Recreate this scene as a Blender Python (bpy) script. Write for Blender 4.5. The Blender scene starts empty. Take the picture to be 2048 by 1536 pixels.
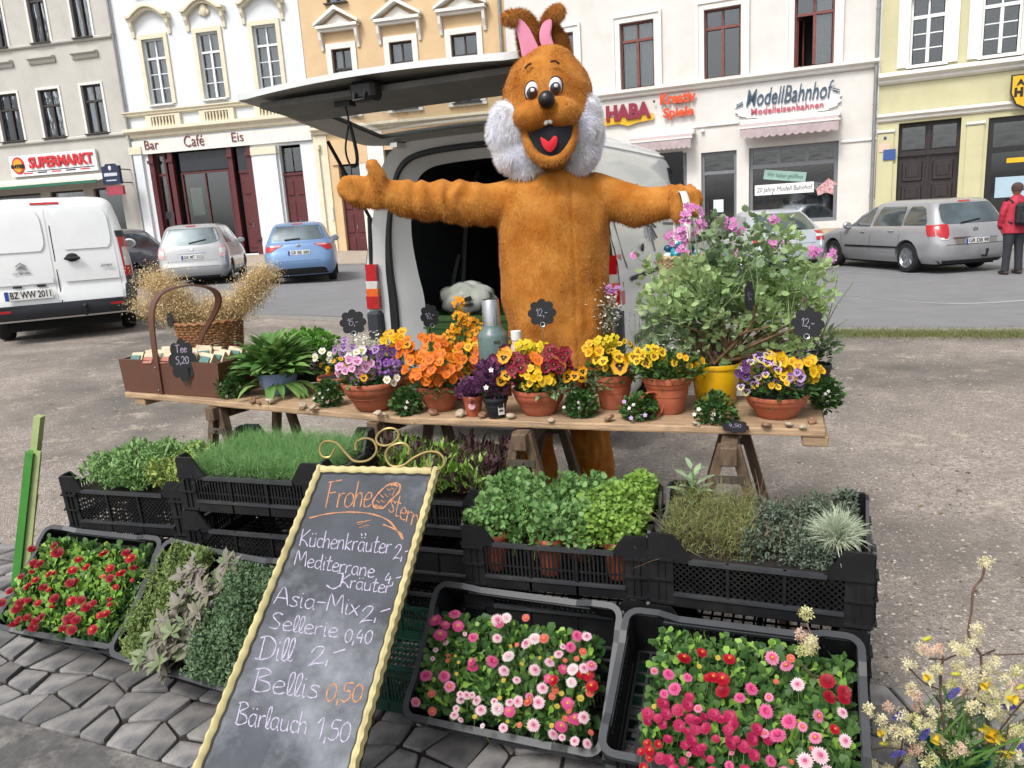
import bpy,math,random
import numpy as np
from mathutils import Vector,Matrix,Euler
R=math.radians
rng=np.random.default_rng(7)
random.seed(7)
SC=bpy.context.scene
COL=SC.collection
# ------ camera
CAM_H,CAM_P,CAM_R,CAM_F=1.6,R(12.4),R(-3.56),1528.0
cam_d=bpy.data.cameras.new("camera")
cam_d.sensor_fit='HORIZONTAL';cam_d.sensor_width=36.0
cam_d.lens=CAM_F/2048.0*36.0
cam_d.clip_start=0.05;cam_d.clip_end=400.0
cam=bpy.data.objects.new("camera",cam_d);COL.objects.link(cam)
FW=np.array([0,math.cos(CAM_P),-math.sin(CAM_P)]);R0=np.array([1.0,0,0]);U0=np.cross(R0,FW)
RT=math.cos(CAM_R)*R0+math.sin(CAM_R)*U0;UP=-math.sin(CAM_R)*R0+math.cos(CAM_R)*U0
cm=Matrix(((RT[0],UP[0],-FW[0],0),(RT[1],UP[1],-FW[1],0),(RT[2],UP[2],-FW[2],CAM_H),(0,0,0,1)))
cam.matrix_world=cm
SC.camera=cam
# ------ light
SUN_EL,SUN_AZ=52.0,215.0
world=bpy.data.worlds.new("World");SC.world=world;world.use_nodes=True
nt=world.node_tree;nt.nodes.clear()
sky=nt.nodes.new('ShaderNodeTexSky');sky.sky_type='NISHITA';sky.sun_disc=False
sky.sun_elevation=R(SUN_EL);sky.sun_rotation=R(SUN_AZ)
sky.air_density=1.0;sky.dust_density=4.0;sky.ozone_density=1.0
hs=nt.nodes.new('ShaderNodeHueSaturation');hs.inputs['Saturation'].default_value=0.22
bg=nt.nodes.new('ShaderNodeBackground');bg.inputs['Strength'].default_value=0.15
wo=nt.nodes.new('ShaderNodeOutputWorld')
nt.links.new(sky.outputs[0],hs.inputs['Color']);nt.links.new(hs.outputs[0],bg.inputs[0]);nt.links.new(bg.outputs[0],wo.inputs[0])
sl=bpy.data.lights.new("sun",'SUN');sl.energy=1.5;sl.angle=R(12);sl.color=(1.0,0.97,0.93)
so=bpy.data.objects.new("sun",sl);COL.objects.link(so)
sd=Vector((math.sin(R(SUN_AZ))*math.cos(R(SUN_EL)),math.cos(R(SUN_AZ))*math.cos(R(SUN_EL)),math.sin(R(SUN_EL))))
so.rotation_euler=sd.to_track_quat('Z','Y').to_euler();so.location=(0,0,20)
SC.view_settings.view_transform='Standard';SC.view_settings.look='None'
SC.view_settings.exposure=0.56;SC.view_settings.gamma=1.0;SC.view_settings.use_curve_mapping=False
SC.cycles.max_bounces=6;SC.cycles.diffuse_bounces=3;SC.cycles.glossy_bounces=3
SC.cycles.transmission_bounces=6;SC.cycles.transparent_max_bounces=8
SC.cycles.caustics_reflective=False;SC.cycles.caustics_refractive=False
SC.cycles.use_denoising=True
# ------ surveying: photo rays onto real planes
CP=np.array([0,0,CAM_H])
def ray(x,y):return FW+RT*(x-1024)/CAM_F-UP*(y-768)/CAM_F
def onZ(x,y,z):d=ray(x,y);return CP+d*(z-CAM_H)/d[2]
def onY(x,y,yy):d=ray(x,y);return CP+d*yy/d[1]
def onP(x,y,P,n):d=ray(x,y);n=np.array(n,float);return CP+d*((np.array(P)-CP)@n)/(d@n)
# ------ materials
def lin(h):
 if not isinstance(h,str):return tuple(h)[:3]
 h=h.lstrip('#');o=[]
 for i in(0,2,4):
  c=int(h[i:i+2],16)/255.0
  o.append(c/12.92 if c<=0.04045 else((c+0.055)/1.055)**2.4)
 return tuple(o)
_mats={}
def mat(name,col,rough=0.6,var=0.12,scale=6.0,col2=None,bump=0.0,bscale=60.0,metal=0.0,spec=0.5,rnd=0.0,rcol=None,sheen=0.0,trans=0.0,alpha=1.0,coat=0.0,stretch=None,dirt=0.0,dirtcol='#4a4238',emit=0.0,sss=0.0,hrand=0.0,detail=5.0):
 """procedural material: two tones by noise (+ 'rnd' attribute or per-object tone), fine relief"""
 if name in _mats:return _mats[name]
 m=bpy.data.materials.new(name);m.use_nodes=True
 n=m.node_tree;b=n.nodes['Principled BSDF'];L=n.links
 c=lin(col)
 c2=lin(col2)if col2 else tuple(min(1,v*(1-2*var))for v in c)
 tc=n.nodes.new('ShaderNodeTexCoord');vec=tc.outputs['Object']
 if stretch:
  mp=n.nodes.new('ShaderNodeMapping');mp.inputs['Scale'].default_value=stretch
  L.new(vec,mp.inputs[0]);vec=mp.outputs[0]
 nz=n.nodes.new('ShaderNodeTexNoise');nz.inputs['Scale'].default_value=scale;nz.inputs['Detail'].default_value=detail;nz.inputs['Roughness'].default_value=0.6
 L.new(vec,nz.inputs['Vector'])
 rp=n.nodes.new('ShaderNodeMapRange');rp.inputs[1].default_value=0.34;rp.inputs[2].default_value=0.66
 L.new(nz.outputs[0],rp.inputs[0])
 mx=n.nodes.new('ShaderNodeMix');mx.data_type='RGBA'
 mx.inputs[6].default_value=(*c,1);mx.inputs[7].default_value=(*c2,1)
 L.new(rp.outputs[0],mx.inputs[0]);out=mx.outputs[2]
 if rcol is not None or rnd:
  at=n.nodes.new('ShaderNodeAttribute');at.attribute_name='rnd'
  m2=n.nodes.new('ShaderNodeMix');m2.data_type='RGBA'
  m2.inputs[7].default_value=(*lin(rcol if rcol is not None else tuple(v*(1-rnd)for v in c)),1)
  L.new(at.outputs['Fac'],m2.inputs[0]);L.new(out,m2.inputs[6]);out=m2.outputs[2]
 if hrand:
  oi=n.nodes.new('ShaderNodeObjectInfo');mr=n.nodes.new('ShaderNodeMapRange')
  mr.inputs[3].default_value=1-hrand;mr.inputs[4].default_value=1+hrand
  L.new(oi.outputs['Random'],mr.inputs[0])
  hv=n.nodes.new('ShaderNodeHueSaturation');L.new(mr.outputs[0],hv.inputs['Value']);L.new(out,hv.inputs['Color']);out=hv.outputs[0]
 if dirt:
  n2=n.nodes.new('ShaderNodeTexNoise');n2.inputs['Scale'].default_value=scale*0.37;n2.inputs['Detail'].default_value=8;n2.inputs['Roughness'].default_value=0.7
  L.new(tc.outputs['Object'],n2.inputs['Vector'])
  r2=n.nodes.new('ShaderNodeMapRange');r2.inputs[1].default_value=0.5;r2.inputs[2].default_value=0.72;r2.inputs[4].default_value=dirt
  L.new(n2.outputs[0],r2.inputs[0])
  m3=n.nodes.new('ShaderNodeMix');m3.data_type='RGBA';m3.inputs[7].default_value=(*lin(dirtcol),1)
  L.new(r2.outputs[0],m3.inputs[0]);L.new(out,m3.inputs[6]);out=m3.outputs[2]
 L.new(out,b.inputs['Base Color'])
 b.inputs['Roughness'].default_value=rough;b.inputs['Metallic'].default_value=metal
 b.inputs['Specular IOR Level'].default_value=spec
 if sheen:b.inputs['Sheen Weight'].default_value=sheen;b.inputs['Sheen Roughness'].default_value=0.4;b.inputs['Sheen Tint'].default_value=(*[min(1,v*1.5+.2)for v in c],1)
 if coat:b.inputs['Coat Weight'].default_value=coat;b.inputs['Coat Roughness'].default_value=0.08
 if trans:b.inputs['Transmission Weight'].default_value=trans
 if alpha<1:b.inputs['Alpha'].default_value=alpha
 if emit:b.inputs['Emission Strength'].default_value=emit;b.inputs['Emission Color'].default_value=(*c,1)
 if bump:
  nb=n.nodes.new('ShaderNodeTexNoise');nb.inputs['Scale'].default_value=bscale;nb.inputs['Detail'].default_value=4
  L.new(vec,nb.inputs['Vector'])
  bp=n.nodes.new('ShaderNodeBump');bp.inputs['Strength'].default_value=min(1,bump);bp.inputs['Distance'].default_value=0.25/bscale
  L.new(nb.outputs[0],bp.inputs['Height']);L.new(bp.outputs[0],b.inputs['Normal'])
 _mats[name]=m
 return m
def leafmat(name,col,col2,rough=0.5,scale=30,thin=0.25):
 """leaf: colour varies leaf by leaf, a little light passes through"""
 if name in _mats:return _mats[name]
 def tame(h):
  c=lin(h)
  if c[1]<max(c[0],c[2])or not isinstance(h,str):return c
  g=.3*c[0]+.6*c[1]+.1*c[2];return tuple((g+(v-g)*.93)*k for v,k in zip(c,(1.1,1.05,1.0)))
 col,col2=tame(col),tame(col2)
 m=mat(name,col,rough=rough,var=0.12,scale=scale,rcol=col2,spec=0.35)
 n=m.node_tree;b=n.nodes['Principled BSDF'];L=n.links
 tr=n.nodes.new('ShaderNodeBsdfTranslucent');mx=n.nodes.new('ShaderNodeMixShader');mx.inputs[0].default_value=thin
 src=b.inputs['Base Color'].links[0].from_socket;L.new(src,tr.inputs['Color'])
 out=[q for q in n.nodes if q.type=='OUTPUT_MATERIAL'][0]
 L.new(b.outputs[0],mx.inputs[1]);L.new(tr.outputs[0],mx.inputs[2]);L.new(mx.outputs[0],out.inputs[0])
 return m
# ------ mesh building
class MB:
 def __init__(s):s.v=[];s.f=[];s.m=[];s.T=None
 def add(s,vs,fs,mi=0):
  b=len(s.v)
  if s.T is not None:vs=[tuple(s.T@Vector(v))for v in vs]
  s.v.extend(tuple(map(float,v))for v in vs);s.f.extend(tuple(b+i for i in f)for f in fs)
  s.m.extend([mi]*len(fs)if isinstance(mi,int)else mi)
  return s
 def box(s,c,d,mi=0,rz=0.0,rot=None,ch=0.0):
  hx,hy,hz=d[0]/2,d[1]/2,d[2]/2
  if ch:
   h=min(ch,hx*.9,hy*.9,hz*.9);P=[]
   for sx in(-1,1):
    for sy in(-1,1):
     for sz in(-1,1):
      P+=[(sx*hx,sy*(hy-h),sz*(hz-h)),(sx*(hx-h),sy*hy,sz*(hz-h)),(sx*(hx-h),sy*(hy-h),sz*hz)]
   F=[]
   i=lambda x,y,z,k:((x*4)+(y*2)+z)*3+k
   for a in(0,1):
    F.append([i(a,0,0,0),i(a,0,1,0),i(a,1,1,0),i(a,1,0,0)][::-1 if a else 1])
    F.append([i(0,a,0,1),i(1,a,0,1),i(1,a,1,1),i(0,a,1,1)][::-1 if a else 1])
    F.append([i(0,0,a,2),i(0,1,a,2),i(1,1,a,2),i(1,0,a,2)][::-1 if a else 1])
   for a in(0,1):
    for b_ in(0,1):
     F.append([i(a,b_,0,0),i(a,b_,1,0),i(a,b_,1,1),i(a,b_,0,1)])
     F.append([i(a,0,b_,0),i(a,1,b_,0),i(a,1,b_,2),i(a,0,b_,2)])
     F.append([i(0,a,b_,1),i(1,a,b_,1),i(1,a,b_,2),i(0,a,b_,2)])
   for x in(0,1):
    for y in(0,1):
     for z in(0,1):F.append([i(x,y,z,0),i(x,y,z,1),i(x,y,z,2)])
  else:
   P=[(x*hx,y*hy,z*hz)for x in(-1,1)for y in(-1,1)for z in(-1,1)]
   F=[(0,1,3,2),(4,6,7,5),(0,4,5,1),(2,3,7,6),(0,2,6,4),(1,5,7,3)]
  M_=Euler(rot).to_matrix()if rot is not None else(Matrix.Rotation(rz,3,'Z')if rz else None)
  c=Vector(c)
  P=[tuple((M_@Vector(p)if M_ else Vector(p))+c)for p in P]
  return s.add(P,F,mi)
 def beam(s,a,b,w,h,mi=0,up=(0,0,1)):
  """rectangular bar from a to b, w across, h along 'up'"""
  a,b=Vector(a),Vector(b);d=(b-a).normalized();u=Vector(up)
  x=d.cross(u)
  if x.length<1e-4:x=d.cross(Vector((1,0,0)))
  x.normalize();z=x.cross(d)
  P=[tuple(p+x*sx*w/2+z*sz*h/2)for p in(a,b)for sx,sz in((-1,-1),(1,-1),(1,1),(-1,1))]
  return s.add(P,[(0,1,2,3),(7,6,5,4),(0,4,5,1),(1,5,6,2),(2,6,7,3),(3,7,4,0)],mi)
 def tube(s,pts,rad,n=8,mi=0,cap=True,flat=1.0,closed=False):
  pts=[Vector(p)for p in pts];k=len(pts)
  rads=[rad]*k if isinstance(rad,(int,float))else list(rad)
  V,F=[],[];px=None
  for i,p in enumerate(pts):
   if closed:d=(pts[(i+1)%k]-pts[i-1]).normalized()
   else:d=(pts[min(i+1,k-1)]-pts[max(i-1,0)]).normalized()
   if px is None:
    px=d.orthogonal().normalized()
    if flat!=1.0 and abs(d.z)<.99:px=d.cross(Vector((0,0,1))).normalized()
   else:px=(px-d*px.dot(d)).normalized()
   py=d.cross(px)
   for j in range(n):
    a=2*math.pi*j/n
    V.append(tuple(p+(px*math.cos(a)+py*math.sin(a)*flat)*rads[i]))
  for i in range(k if closed else k-1):
   for j in range(n):
    a,b_=i*n+j,i*n+(j+1)%n;c_,d_=((i+1)%k)*n+(j+1)%n,((i+1)%k)*n+j
    F.append((a,b_,c_,d_))
  if cap and not closed:F.append(tuple(range(n))[::-1]);F.append(tuple((k-1)*n+j for j in range(n)))
  return s.add(V,F,mi)
 def lathe(s,prof,n=24,mi=0,c=(0,0,0),sx=1.0,sy=1.0):
  V,F=[],[]
  for r_,z in prof:
   for j in range(n):
    a=2*math.pi*j/n;V.append((c[0]+r_*math.cos(a)*sx,c[1]+r_*math.sin(a)*sy,c[2]+z))
  for i in range(len(prof)-1):
   for j in range(n):F.append((i*n+j,i*n+(j+1)%n,(i+1)*n+(j+1)%n,(i+1)*n+j))
  if prof[0][0]>1e-5:F.append(tuple(range(n))[::-1])
  if prof[-1][0]>1e-5 and False:F.append(tuple((len(prof)-1)*n+j for j in range(n)))
  return s.add(V,F,mi)
 def ball(s,c,r,n=10,m=7,mi=0):
  r=(r,r,r)if isinstance(r,(int,float))else r
  prof=[(math.sin(math.pi*i/m),-math.cos(math.pi*i/m))for i in range(m+1)]
  V,F=[],[]
  for a,z in prof:
   for j in range(n):
    t=2*math.pi*j/n;V.append((c[0]+r[0]*a*math.cos(t),c[1]+r[1]*a*math.sin(t),c[2]+r[2]*z))
  for i in range(m):
   for j in range(n):F.append((i*n+j,i*n+(j+1)%n,(i+1)*n+(j+1)%n,(i+1)*n+j))
  return s.add(V,F,mi)
 def prism(s,pts,y0,y1,mi=0,plane='xz'):
  """outline (x,z) extruded from y0 to y1"""
  n=len(pts)
  if plane=='xz':V=[(x,y0,z)for x,z in pts]+[(x,y1,z)for x,z in pts]
  elif plane=='xy':V=[(x,z,y0)for x,z in pts]+[(x,z,y1)for x,z in pts]
  else:V=[(y0,x,z)for x,z in pts]+[(y1,x,z)for x,z in pts]
  F=[tuple(range(n)),tuple(range(2*n-1,n-1,-1))]+[(i,i+n,(i+1)%n+n,(i+1)%n)for i in range(n)]
  return s.add(V,F,mi)
def obj(name,mb,mats,parent=None,smooth=False,loc=None,rot=None,kind=None,label=None):
 me=bpy.data.meshes.new(name)
 if isinstance(mb,MB):
  me.from_pydata(mb.v,[],mb.f)
  if not isinstance(mats,(list,tuple)):mats=[mats]
  for m_ in mats:me.materials.append(m_)
  if len(mats)>1:me.polygons.foreach_set('material_index',mb.m)
  if smooth:me.polygons.foreach_set('use_smooth',[True]*len(me.polygons))
  me.validate();me.update()
  if smooth and smooth!='all':
   try:me.set_sharp_from_angle(angle=R(40))
   except Exception:pass
 else:me=mb
 return link(name,me,parent,loc,rot,kind,label)
def link(name,me,parent=None,loc=None,rot=None,kind=None,label=None):
 o=bpy.data.objects.new(name,me);COL.objects.link(o)
 if parent is not None:o.parent=parent
 if loc is not None:o.location=loc
 if rot is not None:o.rotation_euler=rot
 if kind:o['kind']=kind
 if label:o['label']=label
 return o
def thing(name,label,cat,loc=(0,0,0),rot=(0,0,0),group=None):
 o=bpy.data.objects.new(name,None);COL.objects.link(o);o.location=loc
 o.rotation_euler=rot if isinstance(rot,(tuple,list,Euler))else(0,0,rot)
 o.empty_display_size=0.1
 return tag(o,label,cat,group)
def tag(o,label,cat,group=None,kind=None):
 o['label']=label;o['category']=cat
 if group:o['group']=group
 if kind:o['kind']=kind
 return o
def struct(name,mb,mats,smooth=False,kind='structure',label=None,**k):
 o=obj(name,mb,mats,smooth=smooth,**k);o['kind']=kind
 if label:o['label']=label
 return o
def npmesh(name,V,F,mats,MI=None,rnd=None,smooth=False):
 """V (N,3), F (K,3|4) numpy arrays"""
 me=bpy.data.meshes.new(name);V=np.asarray(V,np.float32);F=np.asarray(F,np.int32);k=F.shape[1]
 me.vertices.add(len(V));me.vertices.foreach_set('co',V.ravel())
 me.loops.add(F.size);me.loops.foreach_set('vertex_index',F.ravel())
 me.polygons.add(len(F));me.polygons.foreach_set('loop_start',np.arange(0,F.size,k,dtype=np.int32));me.polygons.foreach_set('loop_total',np.full(len(F),k,np.int32))
 if not isinstance(mats,(list,tuple)):mats=[mats]
 for m_ in mats:me.materials.append(m_)
 if MI is not None:me.polygons.foreach_set('material_index',np.asarray(MI,np.int32))
 if smooth:me.polygons.foreach_set('use_smooth',np.ones(len(F),bool))
 if rnd is not None:
  a=me.attributes.new('rnd','FLOAT','POINT');a.data.foreach_set('value',np.asarray(rnd,np.float32))
 me.update(calc_edges=True)
 return me
def frames(D,roll=None):
 """rotation matrices (N,3,3) whose local y runs along D, local z is the face side (up-ish)"""
 D=D/np.linalg.norm(D,axis=1,keepdims=True)
 U=np.tile([0,0,1.0],(len(D),1))+1e-3*rng.normal(size=D.shape)
 X=np.cross(D,U);X/=np.linalg.norm(X,axis=1,keepdims=True)+1e-9
 Zv=np.cross(X,D)
 if roll is not None:
  c,s_=np.cos(roll)[:,None],np.sin(roll)[:,None];X,Zv=X*c+Zv*s_,-X*s_+Zv*c
 return np.stack([X,D,Zv],axis=2)
def stamp(TV,TF,P,RM,S,wob=0.0):
 """template copies: TV (t,3), TF (k,n); P (N,3); RM (N,3,3); S (N,) or (N,3)"""
 TV=np.asarray(TV,float);TF=np.asarray(TF);N,t=len(P),len(TV)
 S=np.asarray(S,float);S=S[:,None]if S.ndim==1 else S
 X=np.einsum('nij,ntj->nti',RM,TV[None]*S[:,None,:])+P[:,None,:]
 F=(TF[None]+(np.arange(N)*t)[:,None,None]).reshape(-1,TF.shape[1])
 return X.reshape(-1,3),F
def leaf_t(w=.5,fold=.08,droop=.12,tip=.0,belly=.5):
 a=w/2
 V=[(0,0,0),(-a*.8,belly*.55,fold),(0,belly*.6,0),(a*.8,belly*.55,fold),(-a*.75,belly*1.35,fold-droop*.4),(0,belly*1.4,-droop*.4),(a*.75,belly*1.35,fold-droop*.4),(0,1,-droop)]
 F=[(0,2,1,1),(0,3,2,2),(1,2,5,4),(2,3,6,5),(4,5,7,7),(5,6,7,7)]
 F=[(0,3,2,1),(1,2,5,4),(2,3,6,5),(4,5,6,7)]
 return np.array(V,float),np.array(F)
LEAF=leaf_t();LEAFN=leaf_t(.28,.03,.18);LEAFR=leaf_t(.85,.1,.06,belly=.52)
LEAFS=(np.array([(0,0,0),(-.3,.5,.06),(0,1,-.06),(.3,.5,.06)],float),np.array([(0,3,2,1)]))
def fan_t(n=7,w=1.0,notch=.72,cup=.1):
 V=[(0,0,0)];
 for i in range(2*n+1):
  a=math.pi*(-0.78+1.56*i/(2*n));r_=(1 if i%2 else notch)*(.5)
  V.append((w*math.sin(a)*r_,.42+math.cos(a)*r_,cup*(1 if i%2 else .2)))
 F=[(0,i+2,i+1,0)for i in range(1)]
 F=[(0,2*i+3,2*i+2,2*i+1)for i in range(n)]
 return np.array(V,float),np.array(F)
FAN=fan_t()
def strands(P,D,L_,w,seg=3,bend=.4,grav=.5):
 """thin tapering blades: returns V,F (quads), rnd index"""
 N=len(P);D=D/np.linalg.norm(D,axis=1,keepdims=True);t=np.linspace(0,1,seg+1)
 side=np.cross(D,np.array([0,0,1.0])+rng.normal(size=(N,3))*.8);side/=np.linalg.norm(side,axis=1,keepdims=True)+1e-9
 bd=rng.normal(size=(N,3))*bend;L_=np.broadcast_to(L_,(N,))
 C=P[:,None]+D[:,None]*(L_[:,None]*t)[:,:,None]+(bd[:,None]+np.array([0,0,-grav]))*(L_[:,None]*t**2)[:,:,None]*.5
 wd=(np.broadcast_to(w,(N,))[:,None]*(1-t*.85))[:,:,None]*side[:,None]*.5
 V=np.stack([C-wd,C+wd],axis=2).reshape(-1,3)
 b_=(np.arange(N)*(seg+1)*2)[:,None]+(np.arange(seg)*2)[None]
 b_=b_.reshape(-1)
 return V,np.stack([b_,b_+1,b_+3,b_+2],axis=1)
def leaves(name,P,D,S,tmpl,mt,parent=None,roll=None,kind=None,loc=None,**k):
 N=len(P)
 V,F=stamp(tmpl[0],tmpl[1],np.asarray(P,float),frames(np.asarray(D,float),roll),np.broadcast_to(S,(N,))if np.ndim(S)<2 else S)
 rr=np.repeat(rng.random(N),len(tmpl[0]))
 return link(name,npmesh(name,V,F,mt,rnd=rr),parent,loc=loc,kind=kind,**k)
def joinvf(parts):
 Vs,Fs,Ms,Rs,b_=[],[],[],[],0
 for V,F,mi,rr in parts:
  Vs.append(V);Fs.append(F+b_);Ms.append(np.full(len(F),mi));Rs.append(rr);b_+=len(V)
 return np.concatenate(Vs),np.concatenate(Fs),np.concatenate(Ms),np.concatenate(Rs)
def evald(o,keep=False):
 dg=bpy.context.evaluated_depsgraph_get();dg.update()
 me=bpy.data.meshes.new_from_object(o.evaluated_get(dg));me.name=o.name
 return me
_txt={}
def text_mesh(s,size=1.0,depth=0.01,bold=0.0,shear=0.0,space=1.0,align='CENTER',m=None):
 key=(s,size,depth,bold,shear,space,align,m.name if m else '')
 if key in _txt:return _txt[key]
 c=bpy.data.curves.new('lettering','FONT');c.body=s;c.size=size;c.extrude=depth/2;c.offset=bold;c.shear=shear
 c.space_character=space;c.align_x=align;c.align_y='CENTER';c.resolution_u=3
 o=bpy.data.objects.new('lettering',c);COL.objects.link(o)
 me=evald(o);COL.objects.unlink(o);bpy.data.objects.remove(o);bpy.data.curves.remove(c)
 me.name='lettering';me.materials.clear();me.materials.append(m);_txt[key]=me
 return me
def text(s,parent,loc,size,m,rot=(math.pi/2,0,0),width=None,height=None,name='lettering',**k):
 me=text_mesh(s,size=size,m=m,**k)
 o=link(name,me,parent,loc=loc,rot=rot)
 xs=[v.co.x for v in me.vertices];ys=[v.co.y for v in me.vertices]
 if width:o.scale.x=width/(max(xs)-min(xs))
 if height:o.scale.y=height/(max(ys)-min(ys))
 return o
def smooth(a,b,x):
 t=np.clip((x-a)/(b-a),0,1);return t*t*(3-2*t)
def cr(pts,n=6,closed=False):
 """Catmull-Rom through points (any dimension)"""
 P=[np.array(p,float)for p in pts];K=len(P);out=[]
 for i in range(K if closed else K-1):
  p1,p2=P[i],P[(i+1)%K]
  p0=P[i-1]if(i or closed)else p1;p3=P[(i+2)%K]if(closed or i+2<K)else p2
  for j in range(n):
   t=j/n
   out.append(.5*(2*p1+(p2-p0)*t+(2*p0-5*p1+4*p2-p3)*t*t+(3*p1-p0-3*p2+p3)*t**3))
 if not closed:out.append(P[-1])
 return out
# ------ ground, road, pavement
def gz(x,y):
 x=np.asarray(x,float);y=np.asarray(y,float)
 return .28*smooth(0,1,(2-x)/8)*smooth(0,1,(y-5)/5)-.08*smooth(0,1,(x-2)/6)*smooth(0,1,(y-8)/5)
def onG(px,py,add=0.0):
 z=0.0
 for _ in range(8):
  p=onZ(px,py,z+add);z=float(gz(p[0],p[1]))
 return p
def gravel_mat(name,a,b,c,sc=1.0):
 m=bpy.data.materials.new(name);m.use_nodes=True;n=m.node_tree;L=n.links;bs=n.nodes['Principled BSDF']
 tc=n.nodes.new('ShaderNodeTexCoord')
 def noise(s,d=6,r_=.6):
  q=n.nodes.new('ShaderNodeTexNoise');q.inputs['Scale'].default_value=s;q.inputs['Detail'].default_value=d;q.inputs['Roughness'].default_value=r_;L.new(tc.outputs['Object'],q.inputs['Vector']);return q.outputs[0]
 def ramp(src,lo,hi):
  q=n.nodes.new('ShaderNodeMapRange');q.inputs[1].default_value=lo;q.inputs[2].default_value=hi;L.new(src,q.inputs[0]);return q.outputs[0]
 def mix(f,x,y):
  q=n.nodes.new('ShaderNodeMix');q.data_type='RGBA';L.new(f,q.inputs[0])
  for k,s in((6,x),(7,y)):
   if isinstance(s,tuple):q.inputs[k].default_value=(*s,1)
   else:L.new(s,q.inputs[k])
  return q.outputs[2]
 base=mix(ramp(noise(.9*sc,5),.38,.64),lin(a),lin(b))
 vo=n.nodes.new('ShaderNodeTexVoronoi');vo.inputs['Scale'].default_value=150*sc;L.new(tc.outputs['Object'],vo.inputs['Vector'])
 sp=n.nodes.new('ShaderNodeSeparateColor');L.new(vo.outputs['Color'],sp.inputs[0])
 base=mix(ramp(sp.outputs[0],.5,1.15),base,lin(c))
 base=mix(ramp(sp.outputs[1],.7,1.05),base,tuple(v*.4 for v in lin(a)))
 base=mix(ramp(noise(7*sc,8,.75),.50,.80),base,tuple(v*.6 for v in lin(b)))
 base=mix(ramp(noise(5.5*sc,8,.7),.44,.66),base,tuple(v*.66 for v in lin(a)))
 base=mix(ramp(noise(34*sc,3,.6),.47,.60),base,tuple(v*.62 for v in lin(a)))
 base=mix(ramp(noise(.35*sc,7,.65),.45,.62),base,tuple(v*.78 for v in lin('#77726c')))
 base=mix(ramp(noise(2.6*sc,9,.8),.56,.68),base,lin('#beb2a2'))
 L.new(base,bs.inputs['Base Color']);bs.inputs['Roughness'].default_value=.92;bs.inputs['Specular IOR Level'].default_value=.25
 bp=n.nodes.new('ShaderNodeBump');bp.inputs['Strength'].default_value=.7;bp.inputs['Distance'].default_value=.012
 ad=n.nodes.new('ShaderNodeMath');ad.operation='MULTIPLY_ADD';L.new(vo.outputs['Distance'],ad.inputs[0]);ad.inputs[1].default_value=-1.0;L.new(noise(30*sc,8),ad.inputs[2])
 L.new(ad.outputs[0],bp.inputs['Height']);L.new(bp.outputs[0],bs.inputs['Normal'])
 return m
M_GRAVEL=gravel_mat('market_gravel','#aca198','#948a81','#d2c8bd')
M_ROAD=mat('road_asphalt','#7b7b7d',rough=.85,var=.08,scale=2.2,bump=.5,bscale=90,dirt=.5,dirtcol='#6c6c70')
M_OLDASPH=mat('old_asphalt','#5d5b5a',rough=.9,var=.2,scale=14,bump=.8,bscale=70,dirt=.8,dirtcol='#a09a92')
M_SLABS=mat('pavement_slabs','#a89a8c',rough=.85,var=.12,scale=5,bump=.3,bscale=60,dirt=.5,dirtcol='#7d7268')
M_KERB=mat('kerb_stone','#8d8880',rough=.8,var=.15,scale=12,bump=.3)
M_JOINT=mat('dark_joint_sand','#2f2a26',rough=.95,var=.3,scale=30,bump=.6,bscale=120)
def sheet(name,xs,ys,zf,mt,kind='structure'):
 X,Y=np.meshgrid(xs,ys);Z_=zf(X,Y);V=np.stack([X,Y,Z_],-1).reshape(-1,3);n=len(xs)
 i=(np.arange(len(ys)-1)*n)[:,None]+np.arange(n-1)[None];i=i.reshape(-1)
 o=link(name,npmesh(name,V,np.stack([i,i+1,i+n+1,i+n],1),mt,smooth=True));o['kind']=kind
 return o
sheet('ground',np.concatenate([np.linspace(-150,-22,9),np.linspace(-20,20,81),np.linspace(22,150,9)]),np.concatenate([np.linspace(-100,-4,7),np.linspace(-2,40,85),np.linspace(45,250,9)]),lambda X,Y:gz(X,Y)+0*X,M_GRAVEL)
E0,E1=onG(212,628),onG(2048,654)
ed=(E1-E0)[:2];ed/=np.linalg.norm(ed);en=np.array([-ed[1],ed[0]])
def road_pt(s,t):p=E0[:2]+ed*s+en*t;return p
ss=np.linspace(-26,44,71);rows=[]
KW=13.4
def wob(s):return .05*np.sin(s*1.7)+.04*np.sin(s*4.1+1)+.03*np.sin(s*9.3)
def strip(name,t0,t1,dz,mt,n=12,w0=False,kind='structure'):
 V=[]
 for i in range(n+1):
  for s in ss:
   t=t0(s)if callable(t0)else t0;t2=t1(s)if callable(t1)else t1
   tt=t+(t2-t)*i/n+(wob(s)if w0 and i==0 else 0)
   p=road_pt(s,tt);V.append((p[0],p[1],float(gz(*p))+(dz(i/n)if callable(dz)else dz)))
 k=len(ss);F=[(a*k+b,a*k+b+1,(a+1)*k+b+1,(a+1)*k+b)for a in range(n)for b in range(k-1)]
 o=link(name,npmesh(name,V,F,mt));o['kind']=kind;return o
strip('road',0.0,16.0,.006,M_ROAD,w0=True)
strip('gutter',-.42,0.02,.003,M_KERB,n=2,w0=False)
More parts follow.
